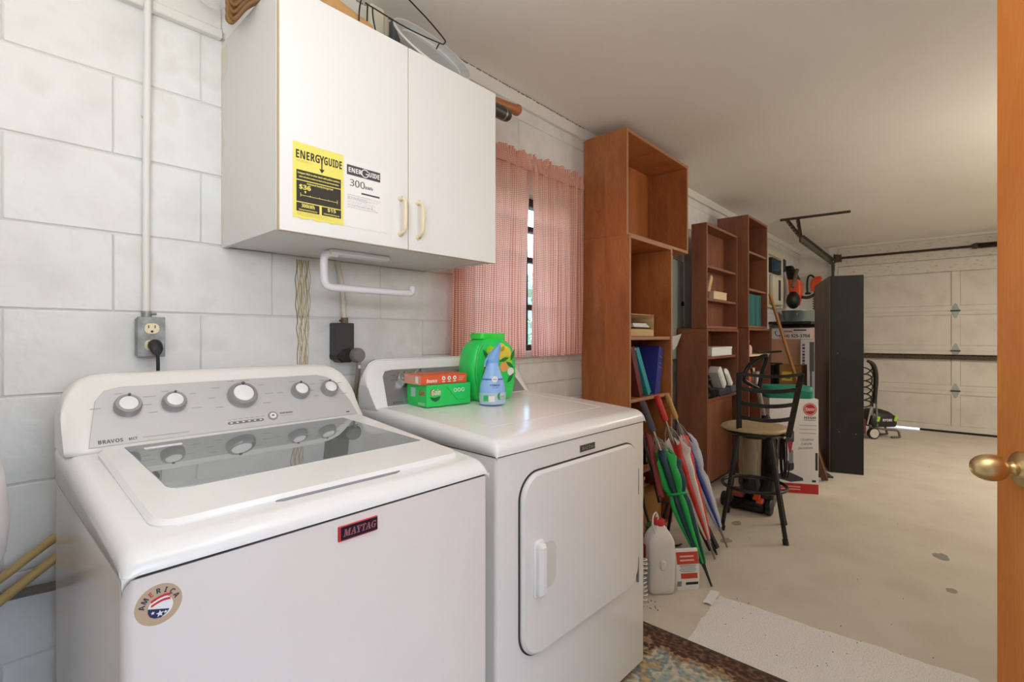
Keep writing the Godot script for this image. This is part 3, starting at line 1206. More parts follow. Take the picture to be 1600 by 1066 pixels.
	var bd := strip(w, "badge", Vector3(0.4815, 0.815, 0.8125), R, Vector3.UP, 0.079, 0.0265, M.red, 0.004, 0.001)
	var bp := strip(bd, "plate", Vector3(0.483, 0.8155, 0.8162), R, Vector3.UP, 0.074, 0.0235, mat("1c1a2e", 0.3), 0.001)
	lettering(w, "MAYTAG", Vector3(0.483, 0.8155, 0.8172), R, Vector3.UP, 0.0125, mat("b5737a", 0.3, 0.3), 0.066, "Droid Serif", 700, true, 0.001)
	# round sticker
	var sc := Vector3(0.1795, 0.799, 0.8125)
	var sk := mb()
	sk.prism(circle(0.0275, 32), 0.0006, face(sc, R, Vector3.UP), 0.0002)
	var stk := part(w, "sticker", sk, mat("c3a88c", 0.5))
	var lift := Vector3(0, 0, 0.0007)
	var ball := mb()
	ball.prism(circle(0.0145, 24, Vector2(0.002, -0.004)), 0.0003, face(sc + lift, R, Vector3.UP))
	part(stk, "flag_field", ball, M.white)
	var st := mb()
	for k in 3:
		var pl2 := PackedVector2Array()
		for j in 7:
			pl2.append(Vector2(-0.009 + 0.0037 * j, 0.0075 - 0.0058 * k + 0.0045 * sin(j / 6.0 * 2.2)))
		for j in 7:
			pl2.append(Vector2(0.0132 - 0.0037 * j, 0.0045 - 0.0058 * k + 0.0045 * sin((6 - j) / 6.0 * 2.2)))
		if k < 2:
			st.prism(pl2, 0.0003, face(sc + lift * 1.4, R, Vector3.UP))
	part(stk, "stripes", st, M.red)
	var bl := mb()
	bl.prism(PackedVector2Array([Vector2(-0.0125, -0.002), Vector2(0.012, -0.010), Vector2(0.009, -0.0145), Vector2(0.002, -0.0185), Vector2(-0.005, -0.017), Vector2(-0.010, -0.0135), Vector2(-0.0125, -0.008)]), 0.0003, face(sc + lift * 1.6, R, Vector3.UP))
	part(stk, "blue_field", bl, mat("1f2350", 0.5))
	var ss := mb()
	ss.prism(star(0.0048, Vector2(0.001, -0.0125)), 0.0003, face(sc + lift * 2.0, R, Vector3.UP))
	ss.prism(star(0.0025, Vector2(-0.007, -0.009)), 0.0003, face(sc + lift * 2.0, R, Vector3.UP))
	ss.prism(star(0.0025, Vector2(0.0075, -0.0125)), 0.0003, face(sc + lift * 2.0, R, Vector3.UP))
	part(stk, "stars", ss, M.white)
	var word := "AMERICA"
	for i in 7:
		var a := deg_to_rad(168.0 - 24.5 * i)
		var rr := 0.0205
		var p := sc + Vector3(cos(a) * rr + 0.001, sin(a) * rr - 0.002, 0.0008)
		var upv := Vector3(cos(a), sin(a), 0)
		lettering(w, word[i], p, upv.cross(Vector3(0, 0, 1)), upv, 0.0066, M.red if i == 2 else mat("2a2a45", 0.5), 0.0, "Droid Sans", 700, false, 0.0004)


func build_dryer() -> void:
	var at := Vector3(0.877, 0, 0.785)
	var d := thing("clothes_dryer", "white front-loading clothes dryer with a large rounded door and recessed grip", "clothes dryer", at, -deg_to_rad(1.87))
	var R := Vector3.RIGHT
	var U := Vector3.UP
	var body := mb()
	body.prism(rrect(0.733, 0.66, 0.012, 4, Vector2(0.3665, 0.33)), 0.838, Transform3D(Basis(Vector3(1, 0, 0), Vector3(0, 0, -1), Vector3(0, 1, 0)), Vector3(0, 0.025, 0)), 0.0, true)
	part(d, "cabinet", body, M.appliance)
	for sx in [0.05, 0.68]:
		for sz in [-0.05, -0.6]:
			var ft := mb()
			ft.lathe([Vector2(0.022, 0.0062), Vector2(0.022, 0.014), Vector2(0.012, 0.016), Vector2(0.012, 0.03)], 12, Transform3D(Basis(), Vector3(sx, 0, sz)))
			part(d, "foot", ft, M.black)
	var gap := mb()
	gap.prism(rrect(0.727, 0.654, 0.012, 4, Vector2(0.3665, 0.33)), 0.008, Transform3D(Basis(Vector3(1, 0, 0), Vector3(0, 0, -1), Vector3(0, 1, 0)), Vector3(0, 0.861, 0)), 0.0, true)
	part(d, "seam", gap, M.dark_gap)
	# top
	var tp := mb()
	var rings := []
	for i in 30:
		var z: float
		var drop := 0.0
		if i >= 20:
			var q := (i - 20) / 9.0
			z = -0.03 + 0.034 * sin(q * PI / 2)
			drop = 0.028 * (1.0 - cos(q * PI / 2))
		else:
			z = -0.66 + 0.63 * i / 20.0
		var t := (z + 0.66) / 0.66
		var ty := 0.936 - 0.008 * t - 0.024 * t * t - drop
		var ring := PackedVector3Array()
		ring.append(Vector3(-0.003, 0.867, z))
		for k in 7:
			var a := PI - PI / 2 * k / 6.0
			ring.append(Vector3(0.017 + 0.02 * cos(a), ty - 0.022 + 0.022 * sin(a), z))
		for k in 7:
			var a := PI / 2 - PI / 2 * k / 6.0
			ring.append(Vector3(0.716 + 0.02 * cos(a), ty - 0.022 + 0.022 * sin(a), z))
		ring.append(Vector3(0.736, 0.867, z))
		ring.reverse()
		rings.append(ring)
	var last: PackedVector3Array = rings[29].duplicate()
	for k in last.size():
		last[k] = Vector3(last[k].x, 0.867, 0.004)
	rings.append(last)
	tp.loft(rings, true, false)
	var top := part(d, "top", tp, M.appliance_top)
	var groove := mb()
	var gy := func(z: float) -> float:
		var t := (z + 0.66) / 0.66
		return 0.936 - 0.008 * t - 0.024 * t * t
	for q in [[0.10, -0.50, 0.10, -0.12], [0.10, -0.12, 0.64, -0.12], [0.64, -0.12, 0.64, -0.50]]:
		var pts := []
		for i in 13:
			var z := lerpf(q[1], q[3], i / 12.0)
			pts.append(Vector3(lerpf(q[0], q[2], i / 12.0), gy.call(z) - 0.0004, z))
		groove.tube(pts, 0.0012, 6)
	part(top, "panel_line", groove, M.appliance)
	# door
	var dp := mb()
	dp.prism(rrect(0.596, 0.492, 0.073, 9, Vector2(0.376, 0.5625)), 0.003, Transform3D(), 0.0)
	part(d, "door_seam", dp, M.dark_gap)
	var dr := mb()
	dr.prism(rrect(0.588, 0.484, 0.070, 9, Vector2(0.376, 0.5625)), 0.014, Transform3D(Basis(), Vector3(0, 0, 0.001)), 0.007, true)
	var door := part(d, "door", dr, M.appliance)
	var hp := mb()
	hp.prism(rrect(0.075, 0.125, 0.03, 6, Vector2(0.178, 0.548)), 0.0012, Transform3D(Basis(), Vector3(0, 0, 0.0146)), 0.0005)
	part(door, "grip_recess", hp, mat("d9d5cf", 0.35))
	var h := mb()
	h.prism(rrect(0.044, 0.152, 0.014, 5, Vector2(0.140, 0.5515)), 0.007, Transform3D(Basis(), Vector3(0, 0, 0.0145)), 0.003, true)
	h.prism(rrect(0.030, 0.138, 0.010, 5, Vector2(0.138, 0.5515)), 0.026, Transform3D(Basis(), Vector3(0, 0, 0.0145)), 0.008, true)
	part(door, "handle", h, M.appliance_top)
	for y in [0.668, 0.366]:
		var hg := mb()
		hg.box(Vector3(0.6665, y - 0.045, 0.004), Vector3(0.6735, y + 0.045, 0.0135), 0.002)
		part(d, "hinge", hg, M.steel)
	var bd := strip(d, "badge", Vector3(0.383, 0.8305, 0.0), R, U, 0.079, 0.022, M.chrome, 0.003, 0.001)
	strip(bd, "plate", Vector3(0.383, 0.8305, 0.0029), R, U, 0.076, 0.019, mat("2c2b30", 0.3), 0.0006)
	lettering(d, "MAYTAG", Vector3(0.383, 0.8305, 0.0036), R, U, 0.0105, M.steel, 0.066, "Droid Serif", 700, true)
	# console
	var bg := mb()
	backguard(bg, -0.004, 0.737, -0.66, -0.535, 0.925, 1.085, 0.075)
	part(d, "console", bg, M.appliance_top)
	var up := Vector3(0, 0.785, -0.62)
	var nn := Vector3(0, 0.62, 0.785)
	var P := func(u: float, v: float, off := 0.0) -> Vector3: return Vector3(u, 0.9295, -0.536) + up * v + nn * off
	var fp := mb()
	fp.prism(PackedVector2Array([Vector2(0.034, 0.008), Vector2(0.700, 0.008), Vector2(0.692, 0.06), Vector2(0.672, 0.12), Vector2(0.655, 0.142), Vector2(0.63, 0.150), Vector2(0.105, 0.150), Vector2(0.075, 0.145), Vector2(0.06, 0.125)]), 0.002, Transform3D(Basis(Vector3(1, 0, 0), up, nn), P.call(0.0, 0.0, -0.0005)), 0.0008)
	part(d, "control_panel", fp, M.panel_gray)
	for k in [[0.128, 0.100, 0.026], [0.198, 0.106, 0.026], [0.42, 0.10, 0.032], [0.645, 0.092, 0.030]]:
		knob(d, P.call(k[0], k[1], 0.001), nn, up, k[2], 0.024, M.chrome, M.panel_gray)
	for k in [[0.128, 0.100, 0.04], [0.198, 0.106, 0.04], [0.42, 0.10, 0.046], [0.31, 0.11, 0.02]]:
		for j in 5:
			var a := 0.2 + j * 2.75 / 4.0
			var marks := mb()
			marks.prism(rrect(0.015, 0.0016, 0.0004, 1, Vector2(k[0] + cos(a) * k[2], k[1] + sin(a) * k[2] * 0.85)), 0.0003, Transform3D(Basis(Vector3(1, 0, 0), up, nn), P.call(0.0, 0.0, 0.0016)))
			part(d, "dial_mark", marks, M.ink)
	lettering(d, "MAYTAG", P.call(0.075, 0.017, 0.0016), R, up, 0.006, M.ink, 0.04, "Droid Serif", 700, true)


# ---------------------------------------------------------------- wall cabinet and what is fixed near it

func build_wall_cabinet() -> void:
	var x0 := 0.516
	var x1 := 1.279
	var y0 := 1.428
	var y1 := 2.036
	var zf := 0.398
	var at := Vector3(0.8975, y0, 0.2)
	var c := thing("wall_cabinet", "white two-door wall cabinet hung above the washing machine", "cabinet", at)
	var b := mb()
	b.box(Vector3(x0, y0, 0.001), Vector3(x0 + 0.016, y1, zf - 0.018), 0.0008)
	b.box(Vector3(x1 - 0.016, y0, 0.001), Vector3(x1, y1, zf - 0.018), 0.0008)
	b.box(Vector3(x0 + 0.016, y1 - 0.016, 0.001), Vector3(x1 - 0.016, y1, zf - 0.018), 0.0)
	b.box(Vector3(x0 + 0.016, y0 + 0.004, 0.001), Vector3(x1 - 0.016, y0 + 0.02, zf - 0.018), 0.0)
	b.box(Vector3(x0 + 0.016, y0 + 0.02, 0.001), Vector3(x1 - 0.016, y1 - 0.016, 0.006), 0.0)
	part(c, "body", b, M.melamine_side)
	var xs := 0.8985
	for q in [[x0 + 0.001, xs - 0.0016], [xs + 0.0016, x1 - 0.0005]]:
		var dm := bx(c, "door", Vector3(q[0], y0 - 0.002, zf - 0.0165), Vector3(q[1], y1, zf), M.melamine, 0.0008)
		var e := mb()
		e.box(Vector3(q[0] - 0.0006, y0 - 0.0026, zf - 0.0155), Vector3(q[1] + 0.0006, y0 + 0.001, zf - 0.0022), 0.0002)
		e.box(Vector3(q[0] - 0.0008, y0 - 0.002, zf - 0.0155), Vector3(q[0] + 0.001, y1, zf - 0.0022), 0.0002)
		part(dm, "edge_band_or_highlight", e, M.edge_tan)
		var hx := 0.868 if q[0] < 0.6 else 0.932
		var pts := [Vector3(hx, 1.468, zf - 0.001), Vector3(hx, 1.472, zf + 0.018), Vector3(hx, 1.485, zf + 0.027), Vector3(hx, 1.521, zf + 0.029), Vector3(hx, 1.557, zf + 0.027), Vector3(hx, 1.570, zf + 0.018), Vector3(hx, 1.574, zf - 0.001)]
		var h := mb()
		h.tube(smooth_path(pts, 4), 0.0052, 10)
		for yy in [1.468, 1.574]:
			h.lathe([Vector2(0.0085, 0), Vector2(0.0085, 0.003), Vector2(0.006, 0.006), Vector2(0.005, 0.012)], 10, Transform3D(Basis(Vector3(1, 0, 0), Vector3(0, 0, 1), Vector3(0, -1, 0)), Vector3(hx, yy, zf)))
		part(dm, "handle", h, M.ivory)
	# torn shelf-liner along the left side's rear edge
	var t := mb()
	var pl := PackedVector2Array()
	for i in 26:
		pl.append(Vector2(0.0, y0 + 0.01 + (y1 - y0 - 0.03) * i / 25.0))
	for i in 26:
		var yy := y0 + 0.01 + (y1 - y0 - 0.03) * (25 - i) / 25.0
		pl.append(Vector2(0.012 + 0.008 * sin(i * 0.9) * sin(i * 0.37) + (0.03 if i < 4 else 0.0), yy))
	t.prism(pl, 0.0012, Transform3D(Basis(Vector3(0, 0, 1), Vector3(0, 1, 0), Vector3(-1, 0, 0)), Vector3(x0, 0, 0.002)))
	part(c, "torn_liner", t, M.paint_cream)
	# energy labels taped to the left door
	var R := Vector3.RIGHT
	var U := Vector3.UP
	var zl := zf + 0.0012
	at = Vector3(0.617, 1.556, zl)
	var y := thing("energy_label", "yellow energy label sheet with dark panels taped to the cabinet door", "paper label", at)
	var sh := mb()
	sh.prism(sheet_outline(0.549, 1.462, 0.685, 1.652), 0.0008, Transform3D(Basis(), Vector3(0, 0, zl - 0.0008)))
	part(y, "sheet", sh, M.yellow_label)
	lettering(y, "ENERG", Vector3(0.587, 1.622, zl), R, U, 0.020, M.label_dark, 0.062)
	lettering(y, "Y", Vector3(0.624, 1.622, zl), R, U, 0.020, M.label_dark, 0.013)
	lettering(y, "GUIDE", Vector3(0.655, 1.622, zl), R, U, 0.020, M.label_dark, 0.050)
	var ar := mb()
	ar.prism(PackedVector2Array([Vector2(0.6225, 1.598), Vector2(0.617, 1.598), Vector2(0.624, 1.588), Vector2(0.631, 1.598), Vector2(0.6255, 1.598), Vector2(0.6255, 1.618), Vector2(0.6225, 1.618)]), 0.0004, Transform3D(Basis(), Vector3(0, 0, zl)))
	part(y, "arrow", ar, M.label_dark)
	strip(y, "dark_panel", Vector3(0.6175, 1.5715, zl), R, U, 0.120, 0.024, M.label_dark, 0.0004)
	strip(y, "dark_panel", Vector3(0.6175, 1.5305, zl), R, U, 0.120, 0.053, M.label_dark, 0.0004)
	strip(y, "dark_panel", Vector3(0.5875, 1.4905, zl), R, U, 0.060, 0.022, M.label_dark, 0.0004)
	strip(y, "dark_panel", Vector3(0.651, 1.4905, zl), R, U, 0.054, 0.022, M.label_dark, 0.0004)
	lettering(y, "$36", Vector3(0.579, 1.541, zl + 0.0004), R, U, 0.0115, M.yellow_label, 0.030)
	lettering(y, "300kWh", Vector3(0.5875, 1.4945, zl + 0.0004), R, U, 0.009, M.yellow_label, 0.034)
	lettering(y, "$15", Vector3(0.651, 1.4955, zl + 0.0004), R, U, 0.009, M.yellow_label, 0.023)
	lettering(y, "Estimated Yearly Electricity Use", Vector3(0.5875, 1.4840, zl + 0.0004), R, U, 0.0033, M.yellow_label, 0.048)
	lettering(y, "Estimated Yearly Energy Cost", Vector3(0.651, 1.4845, zl + 0.0004), R, U, 0.0033, M.yellow_label, 0.044)
	lettering(y, "Compare ONLY to other labels with yellow numbers.", Vector3(0.6175, 1.576, zl + 0.0004), R, U, 0.0045, M.yellow_label, 0.114)
	lettering(y, "Labels with yellow numbers are based on the same test procedures.", Vector3(0.6175, 1.567, zl + 0.0004), R, U, 0.0038, M.yellow_label, 0.108)
	lettering(y, "Estimated Yearly Energy Cost", Vector3(0.6195, 1.552, zl + 0.0004), R, U, 0.0045, M.yellow_label, 0.07)
	strip(y, "scale_bar", Vector3(0.6175, 1.5205, zl + 0.0003), R, U, 0.100, 0.0012, M.yellow_label, 0.0004)
	var tri := mb()
	tri.prism(PackedVector2Array([Vector2(0.577, 1.532), Vector2(0.583, 1.532), Vector2(0.580, 1.526)]), 0.0004, Transform3D(Basis(), Vector3(0, 0, zl + 0.0003)))
	part(y, "scale_pointer", tri, M.yellow_label)
	for k in 5:
		strip(y, "scale_tick", Vector3(0.5682 + 0.0247 * k, 1.5215, zl + 0.0003), R, U, 0.0012, 0.010 if k == 0 or k == 4 else 0.004, M.yellow_label, 0.0004)
	var fine := mb()
	fine.prism(PackedVector2Array([Vector2(0.556, 1.468), Vector2(0.668, 1.468), Vector2(0.668, 1.478), Vector2(0.556, 1.478)]), 0.0003, Transform3D(Basis(), Vector3(0, 0, zl)), 0.0, false, true)
	part(y, "small_print", fine, M.fine_yellow)
	fine = mb()
	fine.prism(PackedVector2Array([Vector2(0.556, 1.603), Vector2(0.606, 1.603), Vector2(0.606, 1.609), Vector2(0.556, 1.609)]), 0.0003, Transform3D(Basis(), Vector3(0, 0, zl)), 0.0, false, true)
	part(y, "small_print", fine, M.fine_yellow)
	at = Vector3(0.756, 1.555, zl)
	var w := thing("energy_label", "white energy label sheet with a dark banner and kilowatt-hour figure", "paper label", at)
	var sw := mb()
	sw.prism(sheet_outline(0.688, 1.463, 0.820, 1.645), 0.0008, Transform3D(Basis(), Vector3(0, 0, zl - 0.0009)))
	part(w, "sheet", sw, M.paper)
	strip(w, "banner", Vector3(0.747, 1.618, zl), R, U, 0.104, 0.027, mat("4a494b", 0.7), 0.0004)
	lettering(w, "ENER", Vector3(0.719, 1.618, zl + 0.0004), R, U, 0.0125, M.paper, 0.040)
	lettering(w, "UIDE", Vector3(0.779, 1.618, zl + 0.0004), R, U, 0.0125, M.paper, 0.034)
	var ring := mb()
	ring.tube(arc_pts(Vector3(0.750, 1.618, zl + 0.0006), 0.0105, 0.5, 5.9, 20), 0.0015, 6)
	ring.box(Vector3(0.752, 1.6155, zl), Vector3(0.761, 1.6185, zl + 0.0012), 0.0002)
	part(w, "round_letter", ring, M.paper)
	lettering(w, "300", Vector3(0.7265, 1.584, zl), R, U, 0.0185, mat("3b3a3c", 0.7), 0.045, "Droid Sans", 400)
	lettering(w, "kWh", Vector3(0.763, 1.5795, zl), R, U, 0.008, mat("6b6a6c", 0.7), 0.024)
	strip(w, "wedge", Vector3(0.768, 1.5605, zl), R, U, 0.058, 0.0045, mat("4a494b", 0.7), 0.0004)
	var fp := mb()
	fp.prism(PackedVector2Array([Vector2(0.694, 1.513), Vector2(0.802, 1.513), Vector2(0.802, 1.553), Vector2(0.694, 1.553)]), 0.0003, Transform3D(Basis(), Vector3(0, 0, zl)))
	part(w, "small_print", fp, M.fine_print)
	# paper towel holder under the cabinet
	at = Vector3(0.83, 1.43, 0.2)
	var ph := thing("paper_towel_holder", "empty white plastic paper towel holder screwed under the wall cabinet", "towel holder", at)
	bx(ph, "mount_plate", Vector3(0.745, 1.416, 0.178), Vector3(0.955, 1.432, 0.222), M.white_plastic, 0.005)
	var a2 := mb()
	var arm := []
	for p in smooth_path([Vector3(0.775, 1.420, 0.2), Vector3(0.745, 1.418, 0.2), Vector3(0.733, 1.400, 0.2), Vector3(0.733, 1.36, 0.2), Vector3(0.735, 1.332, 0.2), Vector3(0.750, 1.317, 0.2), Vector3(0.80, 1.315, 0.2), Vector3(1.03, 1.315, 0.2), Vector3(1.052, 1.317, 0.2), Vector3(1.060, 1.325, 0.2), Vector3(1.060, 1.340, 0.2)], 5):
		arm.append(p)
	a2.tube(arm, 0.0115, 12)
	part(ph, "arm", a2, M.white_plastic)


func arc_pts(c: Vector3, r: float, a0: float, a1: float, n: int) -> Array:
	var out := []
	for i in n + 1:
		var a := lerpf(a0, a1, float(i) / n)
		out.append(c + Vector3(cos(a) * r, sin(a) * r, 0))
	return out


func sheet_outline(x0: float, y0: float, x1: float, y1: float) -> PackedVector2Array:
	# the bottom edge is torn in shallow waves
	var pl := PackedVector2Array()
	for i in 13:
		pl.append(Vector2(lerpf(x0, x1, i / 12.0), y0 + 0.0022 * sin(i * 1.9)))
	pl.append(Vector2(x1, y1))
	pl.append(Vector2(x0, y1))
	return pl


func build_wall_services() -> void:
	var at := Vector3(0.328, 1.22, 0.02)
	var c := thing("conduit_pipe", "white painted conduit pipe running up the block wall above the gray outlet", "pipe", at)
	var b := mb()
	b.tube([Vector3(0.329, 1.224, 0.016), Vector3(0.3285, 1.6, 0.017), Vector3(0.328, 2.04, 0.036), Vector3(0.328, 2.31, 0.036), Vector3(0.328, CEIL, 0.036)], 0.0088, 12)
	part(c, "pipe", b, M.paint_white)
	var st := mb()
	st.tube(arc_pts(Vector3(0.3285, 1.75, 0.017), 0.0095, 0.0, TAU, 16).map(func(p): return Vector3(p.x, 1.75, 0.017 + (p.y - 1.75))), 0.002, 6)
	part(c, "strap", st, M.paint_white)
	# galvanised outlet box
	at = Vector3(0.336, 1.11, 0.0)
	var o := thing("outlet_box", "gray metal outlet box with two ivory sockets on the block wall", "electrical outlet", at)
	bx(o, "box", Vector3(0.306, 1.112, 0.0), Vector3(0.364, 1.214, 0.038), M.galv, 0.004)
	bx(o, "cover_plate", Vector3(0.3045, 1.110, 0.038), Vector3(0.3655, 1.216, 0.042), M.galv, 0.002)
	var con := mb()
	con.tube([Vector3(0.329, 1.212, 0.016), Vector3(0.329, 1.232, 0.016)], 0.0115, 12)
	con.tube([Vector3(0.338, 1.225, 0.018), Vector3(0.351, 1.225, 0.02)], 0.003, 8)
	part(o, "connector", con, M.galv)
	for y in [1.185, 1.141]:
		var s := mb()
		s.prism(rrect(0.033, 0.028, 0.012, 5, Vector2(0.3355, y)), 0.003, Transform3D(Basis(), Vector3(0, 0, 0.0418)), 0.001)
		var so := part(o, "socket", s, M.ivory)
		var h := mb()
		h.box(Vector3(0.327, y + 0.001, 0.0443), Vector3(0.3292, y + 0.009, 0.0452), 0.0)
		h.box(Vector3(0.341, y + 0.001, 0.0443), Vector3(0.3432, y + 0.009, 0.0452), 0.0)
		h.prism(circle(0.0032, 10, Vector2(0.3355, y - 0.0075)), 0.0009, Transform3D(Basis(), Vector3(0, 0, 0.0443)))
		part(so, "slot", h, M.black)
	var sc := mb()
	for p in [Vector2(0.3355, 1.163), Vector2(0.311, 1.212), Vector2(0.311, 1.115), Vector2(0.359, 1.115)]:
		sc.prism(circle(0.0028, 10, p), 0.0015, Transform3D(Basis(), Vector3(0, 0, 0.0418)), 0.0005)
	part(o, "screw", sc, M.steel)
	at = Vector3(0.338, 1.14, 0.06)
	var p := thing("power_plug", "black power plug with its cord in the lower ivory socket", "plug", at)
	var pb := mb()
	pb.loft([ring_xy(0.3395, 1.143, 0.0455, 0.013, 0.013), ring_xy(0.3395, 1.141, 0.058, 0.0165, 0.016), ring_xy(0.3405, 1.132, 0.070, 0.014, 0.015), ring_xy(0.341, 1.122, 0.074, 0.008, 0.009)])
	part(p, "body", pb, M.black)
	var co := mb()
	co.tube(smooth_path([Vector3(0.341, 1.128, 0.070), Vector3(0.342, 1.108, 0.072), Vector3(0.343, 1.06, 0.07), Vector3(0.345, 0.9, 0.055), Vector3(0.36, 0.5, 0.05)], 5), 0.0042, 8)
	part(p, "cord", co, M.black)
	# dryer socket
	at = Vector3(0.89, 1.08, 0.0)
	var ds := thing("dryer_outlet", "dark heavy-duty outlet box with a painted feed pipe behind the dryer", "electrical outlet", at)
	bx(ds, "box", Vector3(0.855, 1.098, 0.0), Vector3(0.922, 1.211, 0.052), mat("38383a", 0.5), 0.003)
	var lo := mb()
	lo.prism(PackedVector2Array([Vector2(0.855, 1.10), Vector2(0.857, 1.086), Vector2(0.875, 1.074), Vector2(0.905, 1.074), Vector2(0.922, 1.086), Vector2(0.922, 1.10), Vector2(0.905, 1.125), Vector2(0.875, 1.118)]), 0.058, Transform3D(), 0.004)
	part(ds, "hood", lo, M.black)
	var fd := mb()
	fd.tube([Vector3(0.896, 1.205, 0.03), Vector3(0.896, 1.23, 0.03)], 0.0125, 12)
	fd.tube([Vector3(0.876, 1.219, 0.032), Vector3(0.888, 1.22, 0.032)], 0.004, 8)
	part(ds, "connector", fd, mat("6a5a50", 0.5))
	var pp := mb()
	pp.tube(smooth_path([Vector3(0.896, 1.228, 0.028), Vector3(0.895, 1.29, 0.022), Vector3(0.888, 1.36, 0.02), Vector3(0.884, 1.43, 0.0)], 5), 0.0085, 10)
	part(ds, "feed_pipe", pp, M.paint_cream)
	at = Vector3(0.927, 1.098, 0.06)
	var dp := thing("dryer_plug", "round gray plug with a thick gray cord in the dark outlet box", "plug", at)
	var db := mb()
	db.lathe([Vector2(0.022, 0.0), Vector2(0.026, 0.006), Vector2(0.026, 0.018), Vector2(0.022, 0.024), Vector2(0.0, 0.026)], 20, Transform3D(Basis(Vector3(1, 0, 0), Vector3(0.25, 0, 0.97).normalized(), Vector3(0, -1, 0)), Vector3(0.922, 1.098, 0.0535)))
	part(dp, "body", db, M.gray_plastic)
	var dc := mb()
	dc.tube(smooth_path([Vector3(0.928, 1.083, 0.066), Vector3(0.929, 1.06, 0.066), Vector3(0.926, 1.0, 0.06), Vector3(0.915, 0.9, 0.055), Vector3(0.89, 0.6, 0.05)], 5), 0.0085, 10)
	part(dp, "cord", dc, mat("8a8074", 0.5))
	strip(dp, "cord_tag", Vector3(0.928, 1.058, 0.0745), Vector3.RIGHT, Vector3.UP, 0.009, 0.012, M.paper, 0.0006)


func ring_xy(x: float, y: float, z: float, rx: float, ry: float, seg := 14) -> PackedVector3Array:
	var out := PackedVector3Array()
	for k in seg:
		out.append(Vector3(x + rx * cos(TAU * k / seg), y + ry * sin(TAU * k / seg), z))
	return out


# ---------------------------------------------------------------- window, curtains

